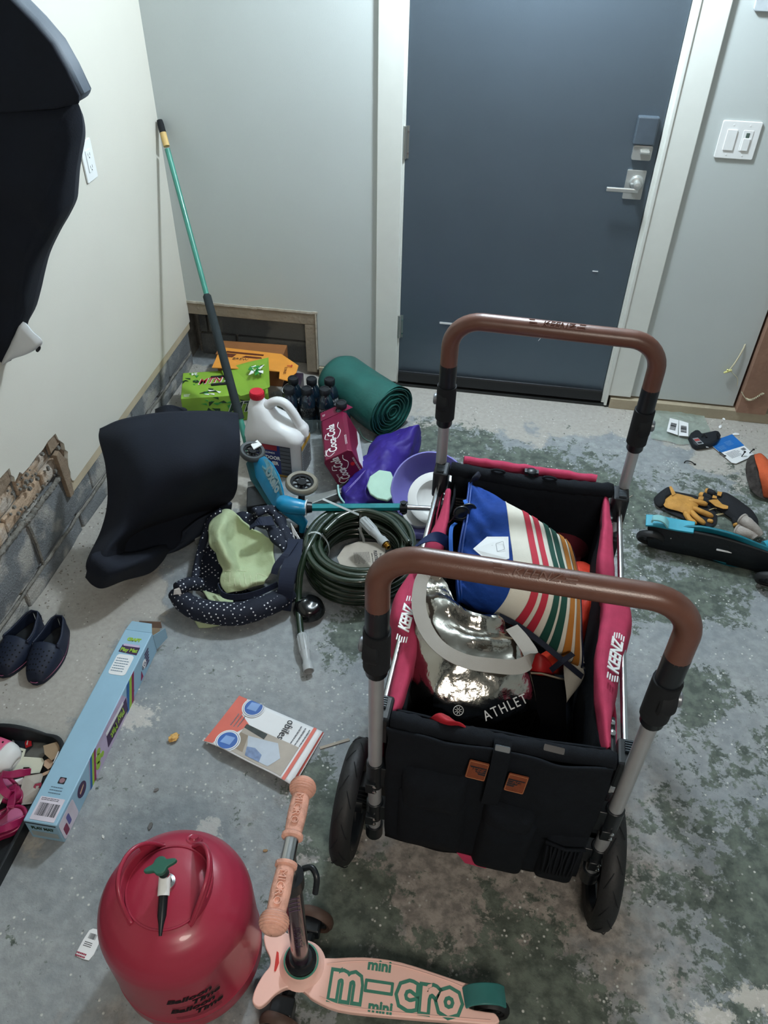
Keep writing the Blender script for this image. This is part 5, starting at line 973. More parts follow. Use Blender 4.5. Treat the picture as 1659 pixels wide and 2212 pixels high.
g = G(); dk = [P(*p) for p in ((557, 992, .16), (572, 984, .19), (590, 1000, .195), (604, 1025, .19), (613, 1055, .18), (618, 1085, .165), (612, 1100, .13), (600, 1080, .12), (582, 1055, .12), (565, 1025, .13))]; g.slab(dk, (-.022, -.006, -.014)); g.out('deck_top', SBL, t, W=True, bevel=.003, smooth=50)
g = G(); g.slab([P(*p) for p in ((535, 994, .155), (557, 990, .16), (568, 1025, .125), (590, 1065, .11), (612, 1100, .11), (600, 1115, .08), (575, 1070, .08), (545, 1030, .12))], (-.012, .004, -.02)); g.out('deck_underside', STE, t, W=True, bevel=.004, smooth=50)
g = G(); g.slab([P(x, y, z + .002) for x, y, z in ((566, 992, .178), (577, 992, .19), (592, 1012, .192), (604, 1040, .187), (611, 1070, .175), (611, 1082, .160), (603, 1080, .148), (588, 1050, .15), (575, 1030, .155), (566, 1010, .165))], (.0008, 0, .0008)); gp = g.out('grip_pad', mat('grey_grip_print', '#5f8f9c', .7, var=.2, vs=60), t, W=True)
a, b = P(570, 1000, .185), P(608, 1075, .172); Mx = frame((a + b) / 2 + V(.001, -.001, .003), b - a, P(590, 1020, .19) - P(580, 1050, .15)); text('Oxelo', .052, Mx, mat('pale_grip_letters', '#8aa0a4', .7), gp, W=True, bold=.002, sx=.95)
g = G(); g.tube(spline([P(606, 1085, .15), P(625, 1092, .155), P(650, 1096, .15), P(660, 1097, .148)], 6), [.026, .028, .029, .03, .031, .031, .030, .030, .029, .029, .028, .028, .027, .026, .026, .026, .026, .026, .026][:19], 18); g.tube([P(605, 1090, .14), P(630, 1105, .12), P(655, 1130, .07), P(652, 1150, .04)], [.02, .026, .018, .01], 12); g.out('front_housing', SBL, t, W=True, smooth=60)
g = G(); g.lathe([(.0, 0), (.028, 0), (.028, .004), (0, .004)], 24, frame(P(661, 1096, .148), (0, 0, 1), (0, -1, 0))); g.out('white_ring', WHT, t, W=True, smooth=40)
g = G(); g.tube([P(663, 1096, .148), P(674, 1096, .147)], [.021, .018], 16); g.out('stem_collar', BLK, t, W=True, smooth=40)
g = G(); g.tube([P(674, 1096, .147), P(866, 1095, .14)], .0135, 6); g.out('steering_column', mat('teal_column', '#0d7f86', .4), t, W=True)
g = G(); g.tube([P(864, 1095, .14), P(880, 1096, .14)], .021, 14); g.tube([P(872, 1085, .165), P(872, 1108, .115)], .010, 10); g.out('column_clamp', BLK, t, W=True, smooth=50)
g = G(); g.tube([P(880, 1096, .14), P(938, 1099, .14)], .0095, 12); g.out('inner_tube', STEEL, t, W=True, smooth=50)
for pp in (((542, 962), (556, 952), (566, 962), (548, 972)), ((536, 985), (555, 990), (556, 999), (538, 996))): g = G(); g.slab([P(x, y, .19 if y < 975 else .16) for x, y in pp], (0, 0, .004)); g.out('white_bracket', WHT, t, W=True)
# grey metal rail with a black block
t = thing('metal_rail', 'long grey metal rail on the floor under the blue scooter', 'rail', tuple(P(580, 1100, 0)))
GM = mat('galvanised_grey', '#7f8280', .5, .3, var=.15, vs=14)
g = G(); g.slab([P(x, y, .035) for x, y in ((420, 1165), (440, 1128), (505, 1120), (560, 1100), (748, 1050), (740, 1062), (655, 1095), (520, 1130))], (0, 0, -.03)); g.out('rail_top', GM, t, W=True, bevel=.003)
g = G(); g.slab([P(430, 1168, .03), P(520, 1132, .03), P(745, 1066, .03), P(745, 1066, .0), P(430, 1168, .0)], (0, .008, 0)); g.out('rail_side', mat('dark_steel', '#2a2f33', .5, .4), t, W=True)
g = G(); g.slab([P(553, 1083, .06), P(575, 1074, .065), P(592, 1082, .06), P(590, 1104, .036), P(545, 1108, .036)], (0, -.006, -.006)); g.prism(circ(.009, 16), .0, .003, frame(P(567, 1086, .066), (1, 0, 0), (0, .6, .8))); br = g.out('lug', GM, t, W=True, bevel=.002)
g = G(); g.slab([P(505, 1108, .045), P(512, 1106, .045), P(516, 1128, .04), P(508, 1126, .04)], (0, 0, .016)); g.out('clip', GM, t, W=True)
t = thing('black_block', 'scuffed black plastic block on the grey rail, under the blue scooter deck', 'block', tuple(P(550, 1070, 0)))
g = G(); g.slab([P(533, 1052, .08), P(575, 1042, .08), P(600, 1060, .08), P(590, 1085, .08), P(532, 1095, .07)], (0, 0, -.06)); b_ = g.out('block', mat('scuffed_black', '#1c1f22', .7, var=.3, vs=60), t, W=True, bevel=.005); g = G(); g.slab([P(535, 1040, .085), P(575, 1035, .085), P(578, 1043, .085), P(535, 1052, .083)], (0, 0, -.012)); g.out('grey_cap', GM, b_, W=True, bevel=.002)
g = G(); g.box(P(550, 1032, .06), (.028, .016, .02)); g.out('yellow_tab', mat('yellow_tab', '#c9a045', .6), b_, W=True)

# slip-on shoes
def shoe(name, label, heel, toe, w, mu, ms, group=None, trim=None, hh=.072, holes=True, M=None):
    heel, toe = Vector(heel), Vector(toe); L = (toe - heel).length; t = thing(name, label, 'shoe', tuple(heel), 0, group); M = M or frame(heel, (toe - heel), V(0, 0, 1).cross(toe - heel))
    W_ = lambda u: w * (.80 + .25 * sin(pi * min(1, max(0, (u - .15) * 1.15)))) * min(1, (max(1e-4, 1 - ((u - .5) / .5) ** 2)) ** .32) / 2
    sole = [(L * u, W_(u)) for u in lsp(0.001, .999, 22)] + [(L * u, -W_(u)) for u in lsp(.999, .001, 22)]
    g = G(); g.prism([(x, y) for x, y in sole], 0, .016, M); so = g.out('sole', ms, t, W=True, bevel=.004, smooth=50)
    if trim: g = G(); g.tube([M @ V(x, y * 1.01, .016) for x, y in sole], .0013, 5, closed=True); g.out('trim_line', trim, so, W=True)
    H = lambda u: hh * (.60 if u > .75 else 1) if False else hh * (1 - .55 * max(0, (u - .42) / .58) ** 1.8) * min(1, (max(0, 1 - u) / .10) ** .45)
    def up(u, v):
        uu = u * .985; ow = W_(uu); h = H(uu); a = pi * v; y = ow * cos(a) * .97; z = .012 + (h - .012) * sin(a) ** .65
        if u < .50:
            k = min(1, (.50 - u) / .12); cut = .62 - .0 * k; z = .012 + (h - .012) * min(sin(a) ** .65, 1); lim = .5 * k
            y = ow * (1 if v < .5 else -1) * max(abs(cos(a)), .62 * k) * .97
        return M @ V(L * uu, y, z)
    def side(sg):
        g = G(); vs = lsp(0, .5, 10)
        sheet(g, lambda u, v: up(u, v if sg > 0 else 1 - v), lsp(.50, 1, 16), vs); return g
    g = G(); sheet(g, up, lsp(.50, 1, 18), lsp(0, 1, 24))
    col = []
    for sg in (1, -1):
        sheet(g, lambda u, v: M @ V(L * u, sg * (W_(u) * (1 - .22 * v)), .012 + (hh * (1.0 if u > .3 else 1.0) * (.92 + .08 * cos(u * 9)) - .012) * v * (1 + .0 * u)), lsp(.004, .52, 16), lsp(0, 1, 6))
    sheet(g, lambda u, v: M @ V(L * .004 - .006 * sin(pi * v), (u * 2 - 1) * W_(.004), .012 + (hh - .012) * v), lsp(0, 1, 6), lsp(0, 1, 6))
    uo = g.out('upper', mu, t, W=True, smooth=60, solid=.004, soff=0)
    g = G(); g.prism([(x * .96 + .004, y * .85) for x, y in sole], .016, .022, M); g.out('insole', DBLK, t, W=True)
    g = G(); g.tube([M @ V(L * u, sg * W_(u) * .78, hh * (.92 + .08 * cos(u * 9))) for sg, us in ((1, lsp(.50, .01, 10)), (-1, lsp(.01, .50, 10))) for u in us], .0032, 6); g.out('collar_edge', mu, uo, W=True, smooth=60)
    if holes:
        g = G()
        for u in (.62, .69, .76, .83, .9):
            for v in (.24, .34, .43, .5, .57, .66, .76):
                p = up(u + (.03 if int(v * 100) % 2 else 0), v); q = up(u + .02, v); r_ = up(u, v + .02); n_ = (q - p).cross(r_ - p).normalized(); n_ = -n_ if n_.dot(p - M @ V(L * u, 0, 0)) < 0 else n_
                g.lathe([(0, 0), (.0026, 0)], 8, frame(p + n_ * .0026, q - p, n_.cross(q - p)))
        g.out('vent_holes', mat('hole_black', '#030406', .9), uo, W=True, kind='stuff')
    return t
NVR = mat('navy_rubber', '#111b30', .6, var=.06, bump=.04, bs=400); PKL = mat('mauve_line', '#8a4a6a', .6)
shoe('slip_on_shoe', 'left navy slip-on shoe of the pair, nearest the masonry wall', P(88, 1352, .0), P(2, 1466, 0), .098, NVR, NVR, 'navy slip-on shoes', PKL)
shoe('slip_on_shoe', 'right navy slip-on shoe of the pair, nearest the light blue box', P(140, 1362, 0), P(76, 1482, 0), .094, NVR, NVR, 'navy slip-on shoes', PKL)

# play mat box
PBL = mat('sky_blue_card', '#8fb4ca', .5, var=.03); x0, x1, y0, y1, zh = .370, .4575, -2.285, -1.664, .085
PUP = mat('plum_print', '#3a2148', .5); LIL = mat('lilac_print_panel', '#b4a7c2', .5); LGN = mat('lime_print', '#8fb53a', .5)
t = thing('mat_box', 'long light blue play mat box with one open end, lying beside the black tray', 'box', ((x0 + x1) / 2, (y0 + y1) / 2, 0))
g = G(); g.box(((x0 + x1) / 2, (y0 + y1) / 2, zh / 2), (x1 - x0, y1 - y0, zh)); bb = g.out('carton_body', PBL, t, W=True, bevel=.003)
Mt = frame(((x0 + x1) / 2, 0, zh + .0004), (1, 0, 0), (0, 1, 0)); Ms = frame((x1 + .0004, 0, zh / 2), (0, 1, 0), (0, 0, 1)); Mn = frame(((x0 + x1) / 2, y0 - .0004, zh / 2), (1, 0, 0), (0, 0, 1))
def dec(M, poly, m, nm, h=.0006): g = G(); g.prism(poly, 0, h, M); return g.out(nm, m, bb, W=True)
dec(Mt, rrect(.064, .062, .002, cx=.002, cy=y0 + .037), mat('pink_white_label', '#cdc6d2', .5), 'barcode_label'); g = G(); bars(g, -.024, .028, y0 + .018, y0 + .052, Mt @ T(0, 0, .0006)); lines(g, -.026, .03, y0 + .058, y0 + .066, 2, Mt @ T(0, 0, .0006)); g.out('bar_code', INK, bb, W=True, kind='stuff')
dec(Mt, rrect(.018, .018, .002, cx=.002, cy=y0 + .116), INK, 'small_seal'); dec(Mt, circ(.007, 16, .002, y0 + .116), mat('rose_print', '#8a6a72', .5), 'small_seal', .001); g = G(); lines(g, -.018, .022, y0 + .076, y0 + .100, 3, Mt, t=.3); g.out('fine_print', mat('slate_print', '#5c7486', .6), bb, W=True, kind='stuff')
dec(Mt, rrect(.052, .074, .010, cx=.0, cy=y1 - .130), PAPER, 'white_note'); g = G(); lines(g, -.022, .022, y1 - .158, y1 - .104, 6, Mt @ T(0, 0, .0006), t=.3); g.out('fine_print', mat('slate_print', '#5c7486'), bb, W=True, kind='stuff')
dec(Mt, [(-.028, y1 - .085), (.03, y1 - .09), (.03, y1 - .062), (-.026, y1 - .058)], PUP, 'title_banner'); text('Play Mat', .019, Mt @ T(.001, y1 - .076, .0008), LGN, bb, W=True, bold=.0006, sx=.8); dec(Mt, rrect(.05, .008, .002, cx=.002, cy=y1 - .058), LIL, 'title_strip', .0009)
text('CRAFT', .015, Mt @ T(.0, y1 - .036, .0004), LGN, bb, W=True, bold=.0012, sx=.9)
h2 = zh / 2
dec(Ms, [(y0 + .145, -h2), (y1 - .19, -h2), (y1 - .23, h2), (y0 + .18, h2)], LIL, 'lilac_panel')
for a, b in ((y0 + .165, y0 + .20), (y1 - .215, y1 - .165)):
    for k, m_ in enumerate((mat('blue_print', '#1d5a9a', .5), LGN, mat('magenta_print', '#8a1f52', .5))): dec(Ms, [(a + (b - a) * k / 3 - .02, -h2), (a + (b - a) * (k + 1) / 3 - .02, -h2), (a + (b - a) * (k + 1) / 3 + .02, h2), (a + (b - a) * k / 3 + .02, h2)], m_, 'colour_stripe', .0009)
dec(Ms, [(y0 + .265, -.026), (y0 + .395, -.034), (y0 + .405, .012), (y0 + .275, .018)], PUP, 'title_banner', .0009); text('Play Mat', .034, Ms @ T(y0 + .335, -.010, .001) @ Rt(183, 'Z'), LGN, bb, W=True, bold=.001, sx=.75); dec(Ms, [(y0 + .275, .014), (y0 + .385, .009), (y0 + .386, .019), (y0 + .276, .025)], PAPER, 'title_strip', .001)
dec(Ms, spl := [(y0 + .43 + .025 * q, .012 + .018 * sin(q * 6)) for q in lsp(0, 1, 6)] + [(y0 + .45, -.02)], mat('leaf_print', '#5d7a4a', .5), 'printed_leaf', .0008)
for a, b, s in ((.215, .0, .015), (.225, .018, .010), (.205, -.018, .012), (.235, -.01, .009)): dec(Ms, circ(s, 14, y0 + a, b), LGN, 'printed_vine', .0011)
dec(Ms, circ(.022, 22, y0 + .12, .006), PUP, 'round_badge'); dec(Ms, [(y0 + .108, .0), (y0 + .13, .008), (y0 + .132, .014), (y0 + .108, .008)], mat('tan_print', '#c2a184', .5), 'badge_picture', .0009)
dec(Ms, rrect(.075, .07, .008, cx=y0 + .042, cy=-.002), mat('pink_white_label', '#cdc6d2'), 'picture_panel'); dec(Ms, rrect(.018, .034, .004, cx=y0 + .022, cy=-.014), mat('plum_red_print', '#7a2a4a', .5), 'picture_item', .0009); dec(Ms, rrect(.014, .036, .004, cx=y0 + .042, cy=.0), mat('violet_print', '#5a5a9a', .5), 'picture_item', .0009)
for k in range(5): dec(Ms, rrect(.028, .0055, .0026, cx=y1 - .07 + .003 * k, cy=-.016 + .010 * k), PUP, 'printed_finger', .0008)
dec(Ms, circ(.014, 16, y1 - .085, .0), PAPER, 'printed_palm', .001); text('TOY', .018, Ms @ T(y1 - .085, .0, .0012) @ Rt(180, 'Z'), PUP, bb, W=True); dec(Ms, [(y1 - .125, -.03), (y1 - .108, -.03), (y1 - .11, -.004)], mat('magenta_print', '#8a1f52'), 'printed_corner', .0009)
text('PLAY MAT', .016, Mn @ T(0, .014, .0004), DGR, bb, W=True, bold=.0006, sx=.8); g = G(); g.box(((x0 + x1) / 2, y0 - .0005, zh - .006), (.08, .002, .002)); g.out('end_fold', INK, bb, W=True); dec(Mn, rrect(.07, .022, .002, cy=-.014), mat('pale_grey_print', '#9aa6a8', .5), 'end_panel')
g = G(); g.slab([(x0 + .002, y1, zh - .002), (x1 - .002, y1, zh - .002), (x1 - .012, y1 + .028, zh + .006), (x0 + .012, y1 + .028, zh + .006)], (0, 0, .0015)); g.slab([(x1, y1 - .002, .01), (x1, y1 - .002, zh - .01), (x1 + .02, y1 + .04, zh - .02), (x1 + .02, y1 + .04, .02)], (.0015, 0, 0)); g.out('end_flap', PBL, t, W=True, kind='stuff')
t = thing('cardboard_scrap', 'torn brown cardboard scrap by the open end of the light blue box', 'cardboard', tuple(P(325, 1370, 0)))
g = G(); g.slab([P(310, 1352, .004), P(345, 1355, .004), P(346, 1366, .004), P(338, 1395, .004), P(322, 1400, .004)], (0, 0, .002)); s_ = g.out('scrap', mat('raw_cardboard', '#8f7a62', .85), t, W=True)
g = G(); g.slab([P(300, 1343, .05), P(346, 1345, .05), P(349, 1357, .04), P(302, 1355, .04)], (0, .004, 0)); g.out('upright_tab', mat('dark_cardboard', '#5f4a3e', .85), s_, W=True)
# ================================================================ FRONT AND RIGHT
# black boot tray
TRY = mat('black_tray_plastic', '#12171c', .55, var=.12, vs=30, bump=.05, bs=300)
t = thing('boot_tray', 'black plastic boot tray with a wavy raised rim, holding pink shoes and scraps', 'tray', (.15, -2.4, 0))
g = G(); tx0, tx1, ty0, ty1 = -.0 + .012, .355, -2.95, -2.02
ring = rrect(tx1 - tx0, ty1 - ty0, .05, 8, (tx0 + tx1) / 2, (ty0 + ty1) / 2); ring = [V(x, y, 0) for x, y in ring]
fine_ = [];
for i in range(len(ring)):
    a, b = ring[i], ring[(i + 1) % len(ring)]; n = max(1, int((b - a).length / .02))
    fine_ += [a.lerp(b, k / n) for k in range(n)]
ce = V((tx0 + tx1) / 2, (ty0 + ty1) / 2, 0)
def rimh(p): return .040 + (.020 * max(0, 1 - ((p.x - .20) / .085) ** 2) if p.y > ty1 - .03 else 0)
N = len(fine_); lv = []
for k, (off, zf) in enumerate(((.0, 0), (.0, 1), (.006, 1.04), (.012, 1), (.02, .12), (.03, .12))):
    for p in fine_: d = (ce - p); d = V(max(-1, min(1, d.x / .1)), max(-1, min(1, d.y / .1)), 0).normalized(); q = p + d * off; q.z = .001 + (rimh(p) * zf if zf > .5 else .006 * (zf > 0)); lv.append(q)
g.add(lv, [(k * N + i, k * N + (i + 1) % N, (k + 1) * N + (i + 1) % N, (k + 1) * N + i) for k in range(5) for i in range(N)] + [tuple(range(N))[::-1], tuple(5 * N + i for i in range(N))]); g.out('tray_body', TRY, t, W=True, smooth=50)
def card(name, label, pts, m, z, cat='card', h=.0015, parts=()):
    t = thing(name, label, cat, tuple(P(*pts[0], 0))); g = G(); g.slab([P(x, y, z if not isinstance(z, (list, tuple)) else z[i]) for i, (x, y) in enumerate(pts)], (0, 0, h)); b = g.out('card', m, t, W=True)
    return t, b
HNG = mat('cream_card', '#c4c4b2', .65, var=.03)
t, b = card('dark_wrapper', 'dark blue clear-edged wrapper with a red tab lying at the back of the boot tray', [(17, 1592), (45, 1589), (70, 1593), (72, 1612), (55, 1630), (20, 1625)], mat('dark_wrapper', '#2a3140', .25, spec=.8), .010, 'wrapper')
g = G(); g.slab([P(54, 1606, .012), P(60, 1594, .012), P(68, 1597, .012), P(69, 1611, .012), P(56, 1616, .012)], (0, 0, .003)); g.out('red_tab', mat('red_tab', '#b8232c', .4), b, W=True)
g = G(); g.slab([P(25, 1612, .012), P(27, 1598, .012), P(31, 1601, .012), P(33, 1611, .012), P(30, 1606, .012), P(26, 1614, .012)], (0, 0, .001)); g.slab([P(57, 1608, .0152), P(61, 1595, .0152), P(62, 1595, .0152), P(59, 1610, .0152)], (0, 0, .001)); g.out('printed_figure', WHT, b, W=True, kind='stuff')
t, b = card('hanger_card', 'cream cardboard shoe hanger lying flat in the middle of the boot tray', [(35, 1634), (92, 1638), (96, 1645), (86, 1670), (66, 1672), (64, 1658), (51, 1658), (46, 1669), (20, 1668), (19, 1662)], HNG, .016)
g = G(); g.slab([P(42, 1615, .016), P(56, 1619, .016), (P(52, 1634, .016)), P(49, 1636, .016), P(38, 1631, .016), P(39, 1622, .016)], (0, 0, .0015)); g.out('hook', HNG, b, W=True); g = G(); g.prism(circ(.003, 10), 0, .0008, T(*P(47, 1624, .0178))); g.out('hook_hole', INK, b, W=True)
t, b = card('shoe_card', 'grey white card with a red mark standing up against the light blue box', [(54, 1677), (90, 1671), (93, 1676), (86, 1700), (80, 1735), (42, 1740), (38, 1735), (47, 1700), (50, 1683)], mat('grey_white_card', '#b5b4ae', .7), [.05, .05, .048, .035, .01, .01, .012, .03, .045])
g = G(); g.slab([P(72, 1701, .048), P(76, 1694, .05), (P(90, 1691, .05)), P(89, 1699, .048), P(83, 1703, .046), P(85, 1697, .048), P(78, 1698, .048), P(77, 1704, .046)], (0, 0, .0015)); g.out('red_mark', mat('dull_red_print', '#8c2a42', .6), b, W=True)
g = G(); g.slab([P(32, 1685, .03), P(50, 1680, .032), P(52, 1690, .03), P(46, 1695, .028), P(31, 1696, .028)], (0, 0, .0012)); g.out('tab', PAPER, b, W=True)
t, b = card('cardboard_piece', 'brown cardboard piece leaning in the back right of the boot tray', [(94, 1612), (129, 1602), (140, 1610), (134, 1622), (118, 1640), (112, 1644), (97, 1630)], mat('raw_cardboard', '#8f7a62'), .03, 'cardboard', .003)
t, b = card('cardboard_disc', 'small six-sided pale cardboard piece in the boot tray beside the light blue box', [(97, 1644), (105, 1640), (114, 1644), (117, 1654), (104, 1663), (95, 1655)], mat('pale_cardboard', '#b3967e', .8), .022, 'cardboard', .003)
g = G(); g.slab([P(90, 1672, .03), P(112, 1662, .028), P(113, 1668, .026), P(94, 1677, .028)], (0, 0, .002)); g.out('strip', mat('pale_cardboard', '#b3967e'), b, W=True)
t, b = card('white_scrap', 'white rounded card end tucked under the side of the light blue box', [(115, 1648), (126, 1624), (134, 1621), (128, 1640), (118, 1655)], PAPER, .035, 'card', .002)
t, b = card('clear_bag_scrap', 'crumpled dull clear bag on the bottom of the boot tray', [(52, 1612), (68, 1590), (100, 1596), (108, 1610), (96, 1632), (90, 1640), (54, 1636)], mat('dusty_film', '#6a6a66', .3, alpha=.6, bump=.6, bs=60), .0095, 'bag', .002)
# pink and white clog
PNK = mat('clog_pink', '#c9577a', .5, var=.03); WCL = mat('clog_white', '#d3d3d2', .5, var=.02)
c0, c1 = P(-42, 1625, .02), P(36, 1652, .02)
t = thing('pink_clog', 'pink clog with white rubber toe at the left edge of the boot tray', 'shoe', tuple(c0)); d = (c1 - c0); L = d.length; M = frame(c0, d, V(0, 0, 1).cross(d))
def clog(u0, u1, m, nm):
    def f(u, v):
        uu = u; w = .047 * (1 - (2 * abs(uu - .55)) ** 3.2) ** .5 if abs(uu - .55) < .5 else .001; w = .047 * max(.02, (1 - abs((uu - .5) / .51) ** 3)) ** .45; h = (.028 + .026 * (1 - uu)) * max(.05, 1 - max(0, (uu - .8) / .21) ** 2) ** .6; a = pi * v; return M @ V(L * uu, w * cos(a), .004 + h * sin(a) ** .6)
    g = G(); sheet(g, f, lsp(u0, u1, 16), lsp(0, 1, 22)); return g.out(nm, m, t, W=True, smooth=180, solid=.003), f
o_, f_ = clog(.05, .66, PNK, 'pink_upper'); clog(.645, .995, WCL, 'white_toe')
g = G(); [g.lathe([(0, 0), (.003, 0)], 10, T(*(f_(u, v) + V(0, 0, .003)))) for u in (.35, .45, .56) for v in (.3, .42, .54, .66)]; g.out('vent_holes', mat('hole_black', '#030406'), o_, W=True, kind='stuff')
g = G(); g.prism([(L * u, .049 * max(.02, (1 - abs((u - .5) / .515) ** 3)) ** .45 * s) for s, us in ((1, lsp(.0, 1, 14)), (-1, lsp(1, 0, 14))) for u in us], -.01, .010, M); g.out('sole', WCL, t, W=True, bevel=.003, smooth=50)
# magenta sandals
MAG = mat('magenta_rubber', '#8f1d4c', .3, var=.05, spec=.6); MPK = mat('pink_footbed', '#b9648a', .6, var=.05)
def sandal(label, out, z, straps, r=.006):
    t = thing('strap_sandal', label, 'shoe', tuple(P(*out[0], 0)), group='magenta strap sandals'); rg = spline([P(x, y, z) for x, y in out], 4, closed=True); c = sum(rg, V(0, 0, 0)) / len(rg)
    g = G(); g.slab(rg, (0, 0, -.022)); s = g.out('sole', MAG, t, W=True, bevel=.005, smooth=50)
    g = G(); g.slab([c + (p - c) * .84 + V(0, 0, .0005) for p in rg], (0, 0, .003)); g.out('footbed', MPK, s, W=True)
    g = G(); g.tube(rg, .005, 8, closed=True); g.out('raised_edge', MAG, s, W=True, smooth=60)
    for st in straps: g = G(); ribbon(g, [P(*p) for p in st], .020, V(*(P(st[0][0] + 6, st[0][1] + 14, st[0][2]) - P(*st[0]))) if False else (.3, 1, .1), .005); g.out('strap', MAG, t, W=True, bevel=.0015, smooth=60)
    return t
sandal('magenta strap sandal with pink footbed lying nearest the camera in the boot tray', [(-30, 1790), (-25, 1770), (0, 1755), (30, 1742), (50, 1745), (57, 1760), (52, 1778), (30, 1795), (5, 1805), (-20, 1812)], .03, [[(-8, 1772, .03), (8, 1760, .05), (22, 1745, .065), (26, 1722, .06), (30, 1708, .045)], [(-25, 1800, .035), (10, 1790, .05), (35, 1778, .045), (52, 1768, .035)]])
sandal('magenta strap sandal tipped over behind the nearest magenta sandal', [(-30, 1700), (-20, 1680), (5, 1672), (30, 1690), (45, 1712), (42, 1730), (20, 1732), (-5, 1725), (-28, 1718)], .03, [[(2, 1672, .05), (20, 1674, .065), (45, 1670, .06), (66, 1668, .045)], [(2, 1672, .05), (-2, 1688, .06), (6, 1705, .07), (18, 1716, .065), (26, 1712, .055), (28, 1698, .05)], [(26, 1700, .045), (36, 1712, .055), (38, 1725, .045), (28, 1735, .035)]])
g = G()
t, b = card('left_scrap', 'pale card corner at the left edge between the two magenta sandals', [(-10, 1700), (4, 1716), (8, 1722), (0, 1738), (-10, 1742)], HNG, .06)

# folded brochure
t = thing('brochure', 'folded coral and white brochure with blue circle pictures lying on the bare concrete', 'brochure', tuple(P(570, 1600, 0)))
co = [P(517, 1504, .004), P(697, 1581, .008), P(628, 1697, .020), P(441, 1605, .004)]
def bro(u, v, k=0):     # u along the long side, v towards the near edge
    p = co[0].lerp(co[1], u).lerp(co[3].lerp(co[2], u), v); return p + V(0, 0, .016 * v * v * sin(pi * min(1, .15 + u * .8)) + .003 * sin(u * 9) * v + k)
COR = mat('coral_print', '#cf6a5c', .6, var=.05, vs=20)
for k, (m_, du) in enumerate(((PAPER, .02), (mat('coral_page', '#b8584e', .6), .012), (PAPER, .0))):
    g = G(); sheet(g, lambda u, v: bro(u * (1 + du) , v * (1 - .03 * (2 - k)) , -.0035 + k * .0026 - (.006 * u if k < 2 else 0) * v), lsp(0, 1, 24), lsp(0, 1, 16)); pg = g.out('page', m_, t, W=True, smooth=180, solid=.0012)
def bp_(poly, m, nm, k=.0012, n=5):
    k += .0022
    """flat print laid on the curved cover, polygon in (u, v)"""
    g = G(); c = sum((V(*p, 0) for p in poly), V(0, 0, 0)) / len(poly); N = len(poly); vs = [bro(c.x, c.y, k)]; fs = []
    for i in range(1, n + 1):
        for p in poly: q = c.lerp(V(p[0], p[1], 0), i / n); vs.append(bro(q.x, q.y, k))
    fs = [(0, 1 + a, 1 + (a + 1) % N) for a in range(N)] + [(1 + i * N + a, 1 + i * N + (a + 1) % N, 1 + (i + 1) * N + (a + 1) % N, 1 + (i + 1) * N + a) for i in range(n - 1) for a in range(N)]
    g.add(vs, fs); return g.out(nm, m, pg, W=True, smooth=180)
dn = lambda L, n=6: [(a[0] + (b[0] - a[0]) * k / n, a[1] + (b[1] - a[1]) * k / n) for a, b in zip(L, L[1:] + L[:1]) for k in range(n)]
bp_(dn([(0, 0), (.10, 0), (.16, .30), (.30, .42), (.24, .62), (.13, .75), (.10, .98), (0, 1)]), COR, 'coral_panel')
bp_(dn([(.27, .42), (.88, .42), (.88, .97), (.27, .97)]), mat('beige_photo', '#a9a095', .6, var=.1, vs=20), 'photo_panel', .0014); bp_(dn([(.27, .42), (.52, .43), (.52, .54), (.27, .50)]), mat('dark_photo', '#343a38', .6, var=.4, vs=50), 'photo_dark_strip', .0018, 2)
bp_(dn([(.36, .60), (.67, .50), (.78, .72), (.72, .93), (.48, .93)]), mat('pale_blue_photo', '#b4bdc8', .5), 'photo_screen', .002); bp_(dn([(.42, .78), (.5, .74), (.6, .8), (.62, .93), (.46, .93)]), mat('blue_photo', '#7285a8', .5, var=.3, vs=60), 'photo_hand', .0024, 2); bp_(dn([(.27, .6), (.36, .6), (.42, .9), (.3, .9)]), mat('tan_photo', '#8a7d6c', .6), 'photo_panel', .002, 2)
bp_(dn([(.90, 0), (.935, 0), (.935, 1), (.90, 1)], 8), COR, 'coral_band', .0022, 3)
for cx, cy, s in ((.22, .10, 1), (.22, .84, 1.05)):
    for r, m_, k in ((.135, PAPER, .0026), (.122, mat('slate_ring', '#5e6d86', .6), .003), (.116, PAPER, .0034), (.104, mat('cobalt_print', '#3a62a8', .5), .0038)): bp_([(cx + r * s * .88 * cos(q), max(.0, min(1, cy + r * s * 1.5 * sin(q)))) for q in lsp(0, 2 * pi, 31)[:-1]], m_, 'round_picture', k, 3)
    bp_(dn([(cx - .05, max(.0, cy - .07)), (cx + .05, max(0, cy - .10)), (cx + .05, cy + .06), (cx - .055, cy + .08)]), mat('light_blue_print', '#7f9fd0', .5), 'picture_item', .0044, 2)
du = (co[1] - co[0]); dv = (co[3] - co[0]); text('obiles', .034, frame(bro(.68, .22, .0024), dv, du * -1) if False else frame(bro(.66, .24, .0056), dv, du), INK, pg, W=True, sx=.85)
g = G(); lines(g, -.04, .035, -.02, .02, 3, frame(bro(.83, .30, .0048), dv, du), t=.25); lines(g, -.028, .025, -.016, .016, 3, frame(bro(.17, .48, .0048), dv, du), t=.25); g.out('fine_print', mat('grey_print', '#70747a'), pg, W=True, kind='stuff')

